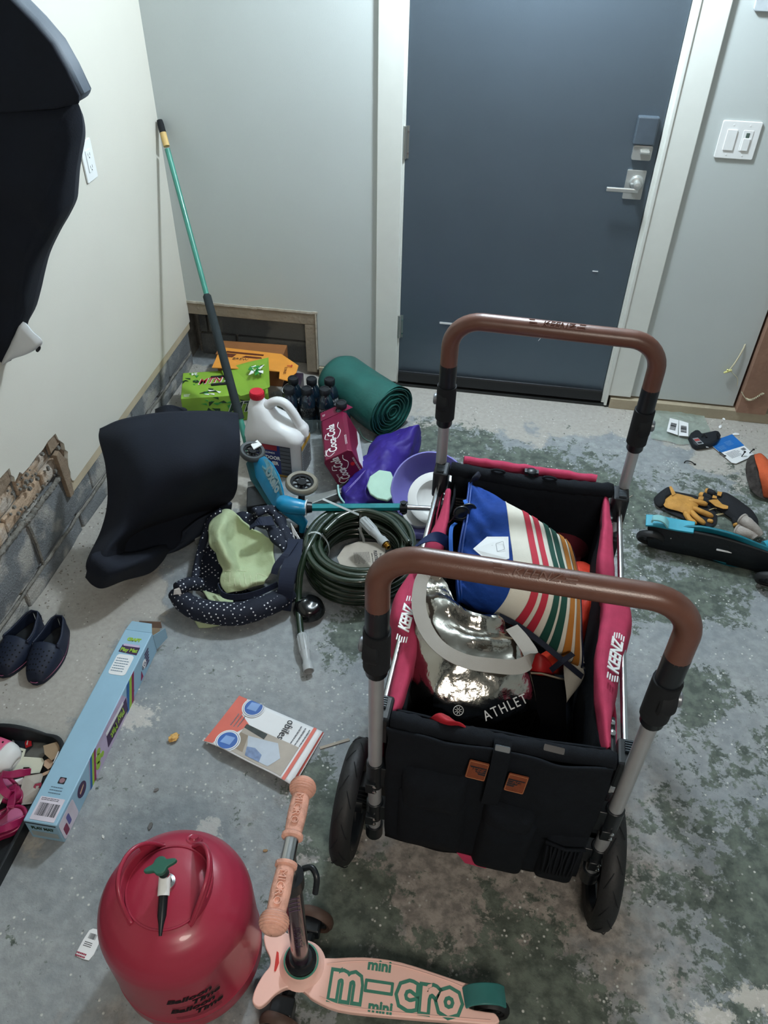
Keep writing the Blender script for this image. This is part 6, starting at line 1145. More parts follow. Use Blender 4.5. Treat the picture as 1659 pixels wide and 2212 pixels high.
# helium tank
TNK = mat('crimson_tank_enamel', '#9c2d43', .34, var=.04, vs=3, spec=.5, coat=.15)
tx, ty, R_ = .872, -2.49, .155
t = thing('helium_tank', 'dented crimson steel helium tank with black nozzle and green valve, at the front left', 'tank', (tx, ty, 0))
prof = [(0, .012), (.08, .008), (.10, .0), (.11, .0), (.112, .012), (.13, .02), (.148, .04), (.155, .062), (.155, .10), (.1565, .104), (.155, .108), (.155, .262), (.154, .285), (.149, .306), (.139, .327), (.122, .347), (.10, .363), (.075, .374), (.045, .382), (.02, .385), (0, .385)]
g = G()
def tk(u, v):
    x = v * (len(prof) - 1); i = min(int(x), len(prof) - 2); f = x - i; r = prof[i][0] * (1 - f) + prof[i + 1][0] * f; z = prof[i][1] * (1 - f) + prof[i + 1][1] * f; a = 2 * pi * u
    d = .010 * max(0, 1 - (((a - 5.75 + pi) % (2 * pi) - pi) / .42) ** 2 - ((z - .20) / .10) ** 2); r -= d; return (r * cos(a), r * sin(a), z)
g.grid(tk, 96, 61, cu=True); g.out('tank_body', TNK, t, smooth=60)
ang0 = radians(12)
for k, (ac, hmax) in enumerate(((ang0 + .1, .078), (ang0 + pi - .25, .072))):
    def col(u, v, e=0):
        a = ac + (u - .5) * 2.1; h = hmax * max(0.12, 1 - abs((u - .5) * 2) ** 2.6) ; z = .372 + h * v; r = .083 + .008 * v - .012 * max(0, v - .9) * 10 * .5; return V(r * cos(a), r * sin(a) * 1.05, z - .012)
    nu, nv = 33, 12; g = G(); vs = [col(i / (nu - 1), j / (nv - 1)) for i in range(nu) for j in range(nv)]
    fs = [(i * nv + j, (i + 1) * nv + j, (i + 1) * nv + j + 1, i * nv + j + 1) for i in range(nu - 1) for j in range(nv - 1) if not (8 <= i <= nu - 10 and 6 <= j <= 8)]
    g.add(vs, fs); gd = g.out('carry_guard', TNK, t, smooth=180, solid=.003)
    g = G(); g.tube([col(u, 1) for u in lsp(0, 1, 33)], .0042, 8); g.out('rolled_edge', TNK, gd, smooth=60)
g = G(); g.lathe([(.082, .352), (.084, .360), (.083, .374), (.080, .374), (.079, .360)], 48); g.out('guard_base', TNK, t, smooth=40)
g = G(); g.lathe([(0, .008), (.008, .008), (.0095, .003), (.012, .001), (.016, .003), (.018, 0)], 24, T(.012, .105, .3575) @ Rt(-32, 'X')); g.out('relief_plug', TNK, t, smooth=60)
g = G(); g.lathe([(0, .384), (.016, .384), (.016, .395), (.010, .398), (.010, .43), (.0, .43)], 20); vl = g.out('valve_stem', STEEL, t, smooth=40)
g = G(); MM = T(-.004, .004, .445) @ Rt(-12, 'Y') @ Rt(25, 'Z'); g.add(*(lambda L: ([(x, y, z) for z in (0, .009) for x, y in L], [tuple(range(len(L)))[::-1], tuple(range(len(L), 2 * len(L)))] + [(i, (i + 1) % len(L), len(L) + (i + 1) % len(L), len(L) + i) for i in range(len(L))]))([(.026 * (1 + .25 * cos(4 * a)) * cos(a), .015 * (1 + .25 * cos(4 * a)) * sin(a)) for a in lsp(0, 2 * pi, 33)[:-1]]), MM); g.out('valve_handle', mat('green_valve', '#2a5f50', .5), vl, bevel=.002, smooth=40)
na, nb = V(.0, .0, .418), V(.020, -.085, .392); d = (nb - na)
g = G(); g.tube([na, na + d * .38], [.0115, .0115], 16); g.out('white_collar', WHT, t, smooth=40)
g = G(); g.tube([na + d * .36, na + d * .75, na + d * .92, na + d * 1.12], [.009, .0085, .005, .003], 14); g.out('rubber_nozzle', BLK, t, smooth=50)
for zz, a0 in ((.212, -1.06), (.160, -1.06)):
    for s, dz_, da, sz in (('Balloon', .011, -.06, .027), ('Time', -.012, .13, .026)):
        text(s, sz, None, mat('black_print', '#16101a', .4), t, warp=lambda v: V((R_ + .0008) * cos(a0 + da + v.x * 1.15 / R_), (R_ + .0008) * sin(a0 + da + v.x * 1.15 / R_), zz + dz_ + v.y + .12 * v.x), bold=.0012, shear=.3, sx=.95)
    g = G(); rr_ = random.Random(int(zz * 1000))
    for k in range(3):
        z = zz - .026 - .006 * k; g.grid(lambda u, v: V((R_ + .0006) * cos(a0 - .3 + .6 * u), (R_ + .0006) * sin(a0 - .3 + .6 * u), z + .0012 * v), 12, 2)
    g.out('fine_print', mat('dark_red_print', '#5a1226', .5), t, smooth=180, kind='stuff')

# pink mini scooter
PCH = mat('peach_plastic', '#f0c3b7', .42, var=.03, sss=.1); MSG = mat('green_outline_print', '#3f7f6c', .5); GRP = mat('peach_grip_rubber', '#d49f8d', .6, var=.22, vs=45, bump=.3, bs=120)
t = thing('mini_scooter', 'peach pink mini scooter with green lettered deck standing beside the crimson tank', 'scooter', tuple(P(652, 2082, 0)))
zd = .088; out_ = [(640, 2030), (664, 2054), (700, 2069), (785, 2067), (866, 2078), (963, 2109), (1010, 2124), (1040, 2130), (1062, 2134), (1040, 2150), (1008, 2160), (1015, 2178), (1050, 2185), (1071, 2190), (1071, 2212), (963, 2205), (828, 2194), (731, 2182), (677, 2159), (662, 2146), (643, 2134), (616, 2134), (593, 2148), (574, 2167), (558, 2175), (545, 2163), (551, 2136), (568, 2105), (582, 2087), (583, 2068), (573, 2045), (570, 2022), (580, 2008), (604, 2008), (622, 2016)]
rg = [P(x, y, zd) for x, y in out_]; rg = spline(rg, 3, closed=True)
g = G(); g.slab(rg, (0, 0, -.018)); dk_ = g.out('deck', PCH, t, W=True, bevel=.005, seg=3, smooth=50)
g = G(); c = P(652, 2085, zd); g.lathe([(.052, -.003), (.044, .004), (.039, .014), (.0365, .025), (.034, .027), (.0, .027)], 36, T(*c)); g.out('head_bulge', PCH, t, W=True, smooth=60)
g = G(); g.lathe([(.034, .0268), (.0375, .0268), (.0375, .0295), (.034, .0295), (.034, .0268)], 36, T(*c)); g.out('green_ring', MSG, t, W=True, smooth=40)
g = G(); g.lathe([(0, .026), (.033, .026), (.033, .036), (.026, .042), (.024, .05), (0, .05)], 28, T(*c)); g.out('black_socket', BLK, t, W=True, smooth=40)
g = G(); edge2 = [P(x, y, zd + .0006) for x, y in ((706, 2082), (785, 2076), (866, 2087), (955, 2114), (1000, 2132))]; g.tube(spline(edge2, 5), .0013, 5); g.tube(spline([P(x, y, zd + .0006) for x, y in ((690, 2152), (740, 2172), (830, 2184), (960, 2196), (1060, 2204))], 5), .0013, 5); g.out('deck_ridge', PCH, dk_, W=True, kind='stuff')
ux = (P(990, 2158, zd) - P(718, 2118, zd)); Ld = ux.length; up_ = P(850, 2070, zd) - P(850, 2190, zd); Mx = frame(P(855, 2138, zd + .0007), ux, up_)
GD = mat('deck_grip_print', '#d39a8b', .7)
def ol(s, size, x, y, sx=1): text(s, size, Mx @ T(x, y, 0), MSG, dk_, W=True, bold=.0095, sx=sx); text(s, size, Mx @ T(x, y, .0006), PCH, dk_, W=True, bold=.0022, sx=sx); 
ol('m', .105, -.105, .0, .85)
g = G(); g.prism(rrect(.062, .026, .002, cx=-.036, cy=.0), 0, .0005, Mx); g.out('lettering', MSG, dk_, W=True); g = G(); g.prism(rrect(.05, .014, .001, cx=-.036, cy=.0), .0005, .0011, Mx); g.out('lettering', PCH, dk_, W=True)
ol('c', .098, .024, .0, .95); ol('r', .098, .070, -.002, .95); ol('o', .098, .113, -.002, .95)
text('mini', .030, Mx @ T(-.040, .041, 0), MSG, dk_, W=True, bold=.0012, sx=1.0); text('mini', .030, Mx @ T(-.028, -.038, 0), MSG, dk_, W=True, bold=.0012, sx=1.0)
g = G(); g.slab([P(598, 2055, zd + .001), P(602, 2058, zd + .001), P(603, 2080, zd + .001), P(596, 2098, zd + .001), P(592, 2098, zd + .001), P(595, 2075, zd + .001)], (0, 0, .001)); g.out('red_sticker', mat('red_sticker', '#c03028', .5), dk_, W=True)
g = G(); fpth = spline([P(1003, 2156, .088), P(1018, 2149, .10), P(1045, 2146, .108), P(1075, 2148, .102), P(1090, 2154, .085)], 5); ribbon(g, fpth, .042, V(*(P(1040, 2135, .1) - P(1044, 2178, .1))), .006, sm=0); g.out('rear_brake', mat('teal_brake', '#2f6f6c', .4), t, W=True, bevel=.002, smooth=60)
ringwheel(P(1062, 2180, .038), .038, .022, ux.cross(V(0, 0, 1)), 'rear_wheel', RUB, par=t)
ringwheel(P(604, 2216, .045), .045, .024, (.15, 1, 0), 'front_wheel', mat('brown_wheel', '#4a3830', .6), par=t); ringwheel(P(680, 1985, .045), .045, .024, (.15, 1, 0), 'front_wheel', mat('brown_wheel', '#4a3830'), par=t)
g = G(); g.tube([P(604, 2205, .05), P(680, 1985, .05)], .014, 10); g.box(P(610, 2180, .05), (.05, .04, .05)); g.box(P(672, 2000, .05), (.045, .04, .04)); g.out('front_axle', BLK, t, W=True, bevel=.004)
s0 = c + V(0, 0, .04); s1 = P(622, 1848, .63); 
g = G(); g.tube([s0, s0.lerp(s1, .78)], .0185, 24); col_ = g.out('lower_stem', mat('dark_plum_stem', '#2e1a2c', .2, spec=.7, coat=.4), t, W=True, smooth=60)
zz_ = (s1 - s0).normalized(); Ms_ = frame(s0, zz_.cross(V(0, 1, 0)).cross(zz_) if False else V(0, 1, 0).cross(zz_) * -1, V(0, 1, 0)) if False else None
xa = V(1, 0, 0); xa = (xa - zz_ * xa.dot(zz_)).normalized(); ya = zz_.cross(xa)
STP = mat('lilac_stem_print', '#6f5a74', .4)
text('MINI MICRO', .020, None, STP, col_, W=True, warp=lambda v: s0 + zz_ * (.17 + v.x) + (xa * cos(-1.2 - v.y / .0188) + ya * sin(-1.2 - v.y / .0188)) * .0189, bold=.0002)
g = G()
for k in range(5): g.tube([s0 + zz_ * (.30 + .018 * k + .010 * sin(q)) + (xa * cos(-1.2 + q2) + ya * sin(-1.2 + q2)) * .0189 for q, q2 in zip(lsp(0, pi, 9), lsp(-.6, .6, 9))], .0006, 4)
g.out('printed_waves', STP, col_, W=True, kind='stuff')
g = G(); m1 = s0.lerp(s1, .76); g.tube([m1, m1 + zz_ * .04], .0235, 20); g.tube(spline([m1 + V(.018, .018, .03), m1 + V(.034, .020, .036), m1 + V(.046, .006, .03), m1 + V(.046, -.010, .005)], 5), .0055, 8); g.out('quick_clamp', BLK, t, W=True, smooth=50)
g = G(); g.tube([s0.lerp(s1, .78), s1], .0135, 20); g.out('upper_stem', STEEL, t, W=True, smooth=60)
h0, h1 = P(654, 1702, .655), P(592, 1992, .655); hm = (h0 + h1) / 2; hd = (h1 - h0); HL = hd.length; hn = hd.normalized()
g = G(); g.tube([hm - hn * .03, hm + hn * .03], .0120, 18); g.out('handlebar', STEEL, t, W=True, smooth=60)
for sg in (-1, 1):
    pa = hm + hn * .020 * sg; pe = hm + hn * (HL / 2) * sg; g = G()
    g.tube([pa.lerp(pe, q) for q in (0, .02, .08, .10, .16, .5, .84, .88)], [.014, .0185, .0185, .0150, .0152, .0168, .0155, .016], 22); gr = g.out('grip', GRP, t, W=True, smooth=50)
    Mb = frame(pe, hn.cross(V(0, 0, 1)), hn.cross(hn.cross(V(0, 0, 1)))); g = G(); g.lathe([(.0235 * cos(a) + .0008 * (-1) ** i, .020 * sin(a)) for i, a in enumerate(lsp(-pi / 2, pi / 2, 30))], 26, Mb); g.out('grip_ball', GRP, gr, W=True, smooth=60)
    fr_ = frame(pa.lerp(pe, .5) + V(.0, 0, .0168), hn, V(0, 0, 1).cross(hn)); text('MICRO', .018, fr_, GRP, gr, 'embossed_letters', W=True, ext=.0018)

# odds and ends on the floor
t = thing('price_tag', 'white rounded price tag with bar code on the floor left of the tank', 'tag', tuple(P(190, 2040, 0)))
g = G(); cs = [P(x, y, .001) for x, y in ((201, 2006), (211, 2008), (214, 2022), (213, 2040), (203, 2062), (192, 2075), (180, 2072), (166, 2066), (165, 2058), (180, 2030), (193, 2010))]; g.slab(cs, (0, 0, .001)); tg = g.out('tag_card', PAPER, t, W=True)
Mx = frame(P(190, 2040, .0022), P(200, 2048, .0022) - P(176, 2040, .0022), P(203, 2015, .0022) - P(183, 2060, .0022)); g = G(); bars(g, -.008, .010, .012, .024, Mx, 12); lines(g, -.01, .014, -.006, .006, 3, Mx); g.out('bar_code', INK, tg, W=True, kind='stuff'); g = G(); lines(g, -.016, .014, -.03, -.018, 2, Mx, t=.6); g.out('red_print', mat('dull_red_print', '#8c2a42'), tg, W=True, kind='stuff')
t = thing('popcorn_bit', 'small yellow popcorn crumb alone on the concrete left of the brochure', 'crumb', tuple(P(376, 1596, 0))); g = G()
g.add(*(lambda: None)() or ([], [])) if False else None
vs0 = []
def pc(u, v): a, b = 2 * pi * u, pi * v; r = .010 * (1 + .7 * noise.noise(V(cos(a) * sin(b), sin(a) * sin(b), cos(b)) * 2.6)); return V(r * 1.4 * cos(a) * sin(b), r * 1.1 * sin(a) * sin(b), r * .6 * cos(b) + .005)
g.grid(pc, 20, 14, cu=True, M=T(*P(376, 1596, .002)) @ Rt(60, 'Z')); g.out('crumb', mat('popcorn_yellow', '#d0a562', .8, var=.2, vs=200), t, W=True, smooth=60)
t = thing('wooden_stick', 'thin pale wooden stick on the floor between the brochure and the left wagon wheel', 'stick', tuple(P(720, 1608, 0))); g = G(); g.slab([P(690, 1614, .001), P(753, 1595, .001), P(756, 1600, .001), P(692, 1619, .001)], (0, 0, .0018)); g.out('stick', mat('pale_stick', '#a49a8c', .8), t, W=True)
for i, (x, y, s, L_) in enumerate(((338, 1707, .006, 'flat grey chip of mortar on the concrete above the tank'), (325, 1785, .007, 'brown grey sliver of mortar on the concrete beside the top of the tank'), (223, 1808, .004, 'tiny white chip on the concrete between the light blue box and the tank'), (573, 1838, .005, 'small tan leaf crumb on the concrete left of the pink scooter grips'))):
    t = thing('floor_chip', L_, 'chip', tuple(P(x, y, 0))); g = G(); g.prism([(s * 1.5 * cos(a) * (.8 + .4 * ((k * 7 + i) % 3) / 2), s * .8 * sin(a)) for k, a in enumerate(lsp(0, 2 * pi, 8)[:-1])], 0, s * .5, T(*P(x, y, 0)) @ Rt(40 + 50 * i, 'Z')); g.out('chip', mat('chip_%s' % ('white' if i == 2 else 'brown' if i == 3 else 'grey'), ['#6b6866', '#6f6a64', '#c9c9c6', '#9a7c5a'][i], .9), t, W=True, bevel=.0008)

# work gloves
TAN = mat('tan_leather_palm', '#b98740', .7, var=.16, vs=30, bump=.25, bs=120); GBK = mat('black_glove_fabric', '#12151b', .85, var=.1, bump=.2, bs=400)
def gpath(L, z): return [P(x, y, z) for x, y in L]
def finger(t, pts, r, m, nm='finger', par=None):
    p = spline(pts, 4); n = len(p); g = G(); g.tube(p, [r * min(1, .45 + 3 * min(i + .2, n - 1 - i + .2) / n) for i in range(n)], 12, flat=1); return g.out(nm, m, par or t, W=True, smooth=180)
t = thing('work_glove', 'tan and black work glove lying palm up with spread fingers near the teal scooter', 'glove', tuple(P(1470, 1090, 0)), group=None)
g = G(); rg = spline(gpath([(1433, 1084), (1442, 1074), (1455, 1067), (1480, 1072), (1500, 1078), (1510, 1088), (1500, 1104), (1490, 1112), (1465, 1104), (1438, 1096)], .022), 4, closed=True); c = sum(rg, V(0, 0, 0)) / len(rg); g.pad([((p - c).x, (p - c).y) for p in rg], T(*c), .016, .008, 8, wr=.004, ws=30); g.out('palm', TAN, t, W=True, smooth=180)
rg = spline(gpath([(1414, 1074), (1442, 1052), (1452, 1060), (1500, 1070), (1520, 1080), (1545, 1100), (1548, 1128), (1528, 1138), (1490, 1126), (1438, 1104), (1418, 1092)], .008), 4, closed=True); c = sum(rg, V(0, 0, 0)) / len(rg); g = G(); g.pad([((p - c).x, (p - c).y) for p in rg], T(*c), .008, .007, 8); g.out('glove_back', GBK, t, W=True, smooth=180)
g = G(); rg = gpath([(1413, 1075), (1444, 1053), (1453, 1068), (1438, 1080), (1434, 1092), (1420, 1092)], .018); rg = spline(rg, 4, closed=True); c = sum(rg, V(0, 0, 0)) / len(rg); g.pad([((p - c).x, (p - c).y) for p in rg], T(*c), .016, .016, 7); g.out('cuff', GBK, t, W=True, smooth=180)
g = G(); g.slab(gpath([(1445, 1052), (1450, 1051), (1460, 1068), (1452, 1072)], .034), (0, 0, .003)); g.out('cuff_tab', TAN, t, W=True, bevel=.001)
for L_ in ([(1485, 1083, .028), (1505, 1084, .03), (1528, 1090, .026)], [(1495, 1096, .026), (1512, 1104, .028), (1526, 1110, .022), (1540, 1116, .014)], [(1492, 1104, .026), (1505, 1118, .026), (1523, 1132, .018)], [(1478, 1106, .022), (1490, 1122, .02), (1504, 1133, .014)], [(1528, 1124, .016), (1540, 1127, .014)]): finger(t, [P(*p) for p in L_], .0105 if len(L_) > 2 else .008, TAN)
t = thing('work_glove', 'black backed work glove with tan fingertips lying behind the palm up glove', 'glove', tuple(P(1590, 1090, 0)))
rg = spline(gpath([(1530, 1078), (1545, 1066), (1562, 1064), (1585, 1076), (1605, 1090), (1628, 1108), (1638, 1124), (1632, 1134), (1600, 1138), (1580, 1120), (1556, 1104), (1534, 1092)], .016), 4, closed=True); c = sum(rg, V(0, 0, 0)) / len(rg); g = G(); g.pad([((p - c).x, (p - c).y) for p in rg], T(*c), .022, .014, 8, wr=.004, ws=22); g.out('glove_back', GBK, t, W=True, smooth=180)
for L_ in ([(1545, 1068, .026), (1532, 1062, .022), (1524, 1061, .016)], [(1538, 1078, .026), (1522, 1071, .02), (1510, 1069, .014)], [(1536, 1086, .022), (1522, 1080, .018), (1508, 1078, .014)], [(1585, 1118, .018), (1590, 1130, .014), (1592, 1138, .008)]):
    f = finger(t, [P(*p) for p in L_], .012, GBK); finger(t, [P(*L_[1]), P(*L_[2])], .0125, TAN, 'fingertip', f)
for q in ([(1550, 1062), (1560, 1064), (1557, 1072), (1549, 1070)], [(1540, 1070), (1548, 1073), (1548, 1077), (1538, 1076)]): g = G(); g.slab(gpath(q, .042), (0, 0, .002)); g.out('knuckle_patch', TAN, t, W=True)
g = G(); g.slab(gpath([(1530, 1082), (1548, 1078), (1560, 1090), (1573, 1094), (1572, 1100), (1562, 1100), (1545, 1094)], .034), (0, 0, .003)); g.out('side_patch', TAN, t, W=True, bevel=.001)
g = G(); g.tube(spline([P(1527, 1104, .01), P(1545, 1098, .018), P(1560, 1104, .01)], 5), .002, 6); g.tube(spline([P(1543, 1113, .006), P(1560, 1110, .01), P(1572, 1106, .012)], 5), .003, 6); g.out('loose_binding', mat('pale_binding', '#b5a680', .7), t, W=True, kind='stuff')
# grey socks
SOK = mat('grey_sock', '#a19a94', .9, var=.12, vs=40, bump=.3, bs=200)
for i, (pts, L_) in enumerate((([(1604, 1122, .05), (1618, 1132, .05), (1632, 1145, .035), (1640, 1155, .02)], 'grey child sock standing up, farther of the two by the black glove'), ([(1594, 1146, .02), (1606, 1150, .025), (1622, 1154, .022), (1630, 1162, .014)], 'grey child sock lying flat, nearer of the two by the teal scooter'))):
    t = thing('grey_sock', L_, 'sock', tuple(P(*pts[1][:2], 0))); p = spline([P(*q) for q in pts], 5); n = len(p); g = G()
    g.tube(p, [(.020 - .006 * k / n) * (1 + .12 * noise.noise(V(k * .8, i, 0))) for k in range(n)], 16, caps=False); g.out('sock_tube', SOK, t, W=True, smooth=180, solid=.003); g = G(); d = (p[0] - p[1]).normalized(); g.tube([p[0] - d * .004, p[0] + d * .003], .0215, 18, caps=False); g.out('rolled_cuff', SOK, t, W=True, smooth=60, solid=.004)
# orange shoe on its side
t = thing('orange_shoe', 'orange shoe with a dark worn sole lying on its side at the right edge', 'shoe', tuple(P(1640, 1040, 0)))
g = G(); so = spline([P(x, y, z) for x, y, z in ((1628, 983, .10), (1614, 992, .09), (1610, 1015, .07), (1614, 1040, .05), (1624, 1060, .03), (1640, 1074, .015), (1662, 1080, .01), (1680, 1075, .01), (1660, 1040, .05), (1645, 1010, .08))], 4, closed=True); g.slab(so, (.030, .012, .004)); s_ = g.out('sole', mat('dark_worn_sole', '#3a3634', .85, var=.4, vs=40, bump=.8, bs=60), t, W=True, bevel=.004, smooth=50)
g = G(); g.patch([[P(1630, 984, .10), P(1645, 982, .10), P(1662, 1000, .09), P(1690, 1010, .09)], [P(1636, 1010, .095), P(1650, 1008, .10), P(1670, 1018, .10), P(1700, 1030, .09)], [P(1645, 1045, .06), P(1660, 1045, .08), P(1680, 1050, .08), P(1700, 1055, .07)], [P(1652, 1072, .02), P(1665, 1074, .03), P(1680, 1075, .03), P(1700, 1078, .02)]], 20, 20, wr=.004, ws=20); g.out('upper', mat('orange_suede', '#b3502c', .85, var=.15, vs=20, bump=.3), t, W=True, smooth=180, solid=.008)
# blue backed card, black tool, bar code bag, dark ties
t = thing('blue_card', 'blue and white packaging card with dark ties on it, beside the orange shoe', 'card', tuple(P(1580, 970, 0)))
Q = [P(1530, 957, .006), P(1581, 939, .006), P(1630, 984, .006), P(1585, 1004, .006)]; g = G(); g.slab([Q[0], Q[1], Q[1].lerp(Q[2], .96), Q[2].lerp(Q[3], .08), Q[2].lerp(Q[3], .9), Q[3].lerp(Q[0], .08)], (0, 0, .002)); cb = g.out('card', PAPER, t, W=True)
g = G(); g.slab([Q[0] + V(0, 0, .0022), Q[1] + V(0, 0, .0022), Q[1].lerp(Q[2], .55) + V(0, 0, .0022), Q[0].lerp(Q[3], .48) + V(0, 0, .0022)], (0, 0, .0005)); g.out('blue_panel', mat('azure_print', '#1c66b0', .5), cb, W=True)
Mx = frame((Q[0] + Q[1] + Q[2] + Q[3]) / 4 + V(0, 0, .0029), Q[1] - Q[0], Q[0] - Q[3]); g = G(); lines(g, -.05, -.01, .012, .036, 5, Mx, t=.2); lines(g, .0, .04, .02, .05, 5, Mx, t=.2); g.out('fine_print', mat('pale_blue_print', '#7fa8d0', .6), cb, W=True, kind='stuff'); g = G(); lines(g, -.05, .02, -.05, -.01, 6, Mx, t=.3); bars(g, .03, .05, -.03, -.015, Mx, 8); g.out('fine_print', mat('grey_print', '#70747a'), cb, W=True, kind='stuff')
t = thing('black_pouch_tool', 'black rounded gadget with a red and white label beside the blue packaging card', 'gadget', tuple(P(1515, 957, 0)))
g = G(); rg = [P(x, y, .002) for x, y in ((1485, 953), (1489, 945), (1498, 939), (1507, 939), (1513, 946), (1541, 940), (1550, 942), (1554, 950), (1545, 964), (1531, 970), (1504, 974), (1494, 968))]; g.slab(rg, (0, 0, .028)); pb = g.out('case', mat('soft_black', '#111820', .55), t, W=True, bevel=.009, seg=3, smooth=60)
Mx = frame(P(1508, 953, .0315), P(1520, 963, .0315) - P(1500, 943, .0315), P(1518, 947, .03) - P(1500, 956, .03)); g = G(); g.prism(rrect(.045, .026, .003), 0, .0006, Mx); lb_ = g.out('grey_label', mat('grey_label_face', '#8a8f94', .4), pb, W=True); g = G(); g.prism(rrect(.014, .022, .001, cx=-.008), .0006, .001, Mx); g.out('red_patch', mat('red_label_patch', '#a03a38', .4), lb_, W=True); g = G(); g.prism(rrect(.010, .018, .001, cx=.012), .0006, .001, Mx); g.out('dark_patch', INK, lb_, W=True)
text('XL', .010, frame(P(1528, 966, .0312), (1, 0, 0), (0, 1, 0)), PAPER, pb, W=True)
DT = mat('dark_tie_plastic', '#0b0d10', .5)
for i, (pts, L_) in enumerate((([(1478, 1000, .002), (1482, 996, .008), (1492, 997, .010), (1501, 1003, .003)], 'black curved tie alone on the floor left of the blue packaging card'), ([(1516, 944, .032), (1521, 937, .04), (1526, 944, .032)], 'black bent tie on top of the black gadget'), ([(1550, 934, .05), (1549, 940, .04), (1552, 947, .03)], 'black upright tie at the right end of the black gadget'), ([(1554, 976, .010), (1560, 980, .012), (1566, 985, .009)], 'black flat tie on the middle of the blue packaging card'), ([(1602, 986, .009), (1606, 981, .02), (1609, 976, .03)], 'black tie standing on the white half of the packaging card, left of two'), ([(1619, 979, .009), (1624, 974, .02), (1628, 971, .028)], 'black tie at the right corner of the packaging card, right of two'))):
    t = thing('dark_tie', L_, 'tie', tuple(P(*pts[0][:2], 0)), group='black plastic ties by the blue card'); g = G(); g.tube(spline([P(*q) for q in pts], 4), .0022, 6); g.out('strip', DT, t, W=True, smooth=60); g = G(); g.box(P(*pts[-1]), (.008, .006, .006)); g.out('tie_head', DT, t, W=True, bevel=.001)
t = thing('clear_bag', 'flat clear plastic bag with bar code label on the floor by the grey wall', 'bag', tuple(P(1460, 920, 0)))
rows = [[(1412, 880, .012), (1440, 882, .014), (1480, 888, .012), (1520, 897, .006)], [(1410, 905, .010), (1440, 905, .022), (1480, 910, .020), (1530, 920, .006)], [(1408, 930, .008), (1440, 935, .016), (1480, 938, .014), (1540, 940, .005)], [(1406, 948, .004), (1440, 953, .006), (1480, 960, .006), (1545, 950, .004)]]
g = G(); g.patch([[P(*p) for p in r] for r in rows], 40, 40, wr=.006, ws=30); cbg = g.out('film', mat('clear_bag_film', '#a8bab0', .3, spec=1, alpha=.5, bump=.8, bs=45), t, W=True, smooth=180)
for k, q in enumerate(([(1447, 903), (1466, 908), (1464, 940), (1440, 932)], [(1467, 908), (1487, 914), (1487, 943), (1466, 941)])):
    z = .024; qq = [P(x, y, z) for x, y in q]; g = G(); g.slab(qq, (0, 0, .0008)); lb = g.out('barcode_label', PAPER, cbg, W=True); Mx = frame(sum(qq, V(0, 0, 0)) / 4 + V(0, 0, .0012), qq[3] - qq[0], qq[1] - qq[0]); g = G(); bars(g, -.022, .03, -.012, .012, Mx, 16, seed=k); g.out('bar_code', INK, lb, W=True, kind='stuff')
for i, (x, y, s, L_) in enumerate(((1556, 922, .014, 'white oval plastic bit on the sandy floor above the blue card'), (1590, 938, .016, 'crumpled white paper bit behind the blue packaging card'), (1563, 905, .010, 'pale crumb near the sill right of the clear bag'))):
    t = thing('white_bit', L_, 'scrap', tuple(P(x, y, 0))); g = G(); g.pad(circ(s, 14, 0, 0, s * .5), T(*P(x, y, .003)) @ Rt(70 - 60 * i, 'Z'), .005, .003, 5, wr=.003, ws=90); g.out('scrap', PAPER, t, W=True, smooth=180)
t = thing('wood_splinter', 'thin pale splinter on the green floor right of the wagon back', 'splinter', tuple(P(1360, 1074, 0))); g = G(); g.tube([P(1353, 1078, .002), P(1366, 1070, .002)], .0015, 5); g.out('splinter', mat('pale_stick', '#a49a8c'), t, W=True)

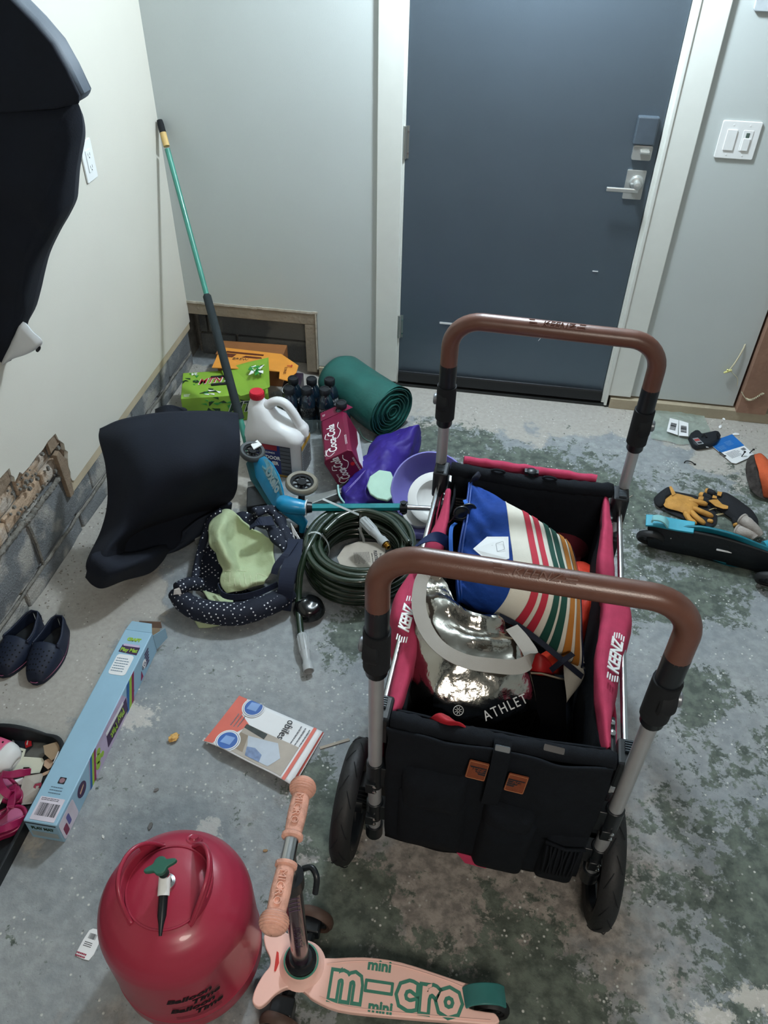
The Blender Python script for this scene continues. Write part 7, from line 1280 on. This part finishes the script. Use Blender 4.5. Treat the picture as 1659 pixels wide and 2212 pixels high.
# teal scooter on its side at the right
t = thing('teal_scooter', 'teal scooter lying on its side with black underside up, by the right edge', 'scooter', tuple(P(1520, 1180, 0)))
U0 = [(1400, 1130, .10), (1440, 1138, .11), (1500, 1146, .12), (1560, 1158, .125), (1620, 1176, .12), (1680, 1196, .11)]; L0 = [(1400, 1176, .01), (1440, 1186, .01), (1500, 1198, .01), (1560, 1212, .01), (1620, 1226, .01), (1680, 1242, .01)]
ctrl = [[P(*a) for a in U0], [(P(*a) * .5 + P(*b) * .5) + V(0, -.012, .0) for a, b in zip(U0, L0)], [P(*b) for b in L0]]
g = G(); g.patch(ctrl, 16, 40); us_ = g.out('underside', mat('black_deck_base', '#0b1118', .5, bump=.1), t, W=True, smooth=60, solid=.02, soff=0)
TL = mat('teal_deck', '#0e6a7c', .4, var=.05)
g = G(); ribbon(g, [P(1395, 1124, .112), P(1420, 1126, .118), P(1460, 1134, .122), P(1500, 1140, .13)], .05, (.1, 1, .2), .008); g.out('tail_plate', mat('cyan_teal', '#2a8fa6', .4), t, W=True, bevel=.002)
g = G(); g.patch([[P(1470, 1136, .125), P(1520, 1138, .145), P(1580, 1152, .15), P(1630, 1170, .135), P(1690, 1195, .12)], [P(1470, 1140, .118), P(1530, 1150, .12), P(1580, 1163, .12), P(1630, 1180, .118), P(1690, 1202, .11)]], 8, 30); g.patch([[P(1505, 1196, .02), P(1560, 1212, .018), P(1620, 1222, .018), P(1690, 1240, .015)], [P(1530, 1208, .002), P(1580, 1222, .001), P(1630, 1228, .001), P(1690, 1244, .0)]], 8, 24); g.out('deck_edge', TL, t, W=True, smooth=60, solid=.008, kind='stuff')
g = G(); ribbon(g, [P(1443, 1134, .125), P(1435, 1124, .145), P(1422, 1119, .15), P(1411, 1120, .145), P(1410, 1126, .135)], .03, (.3, 1, 0), .005); g.out('brake_fender', mat('pale_teal_plastic', '#7db4b8', .4), t, W=True, smooth=60)
ringwheel(P(1406, 1162, .05), .05, .024, (.12, .75, .45), 'rear_wheel', RUB, par=t); ringwheel(P(1664, 1252, .045), .05, .024, (.12, .75, .45), 'front_wheel', RUB, par=t)
Mx = frame(P(1564, 1190, .078), P(1580, 1194, .07) - P(1550, 1188, .07), (0, .4, 1)); g = G(); g.prism(rrect(.05, .006, .001), 0, .002, Mx); g.out('white_sticker', PAPER, us_, W=True)
g = G(); [g.lathe([(0, 0), (.003, 0), (.002, .002), (0, .002)], 8, frame(P(x, y, .085), (1, 0, 0), (0, .5, 1))) for x, y in ((1449, 1156), (1449, 1163))]; g.out('screws', STEEL, us_, W=True, kind='stuff')
g = G(); g.tube([P(1650, 1180, .10), P(1690, 1170, .11)], .018, 14); g.out('head_tube', mat('cyan_teal', '#2a8fa6'), t, W=True, smooth=60)
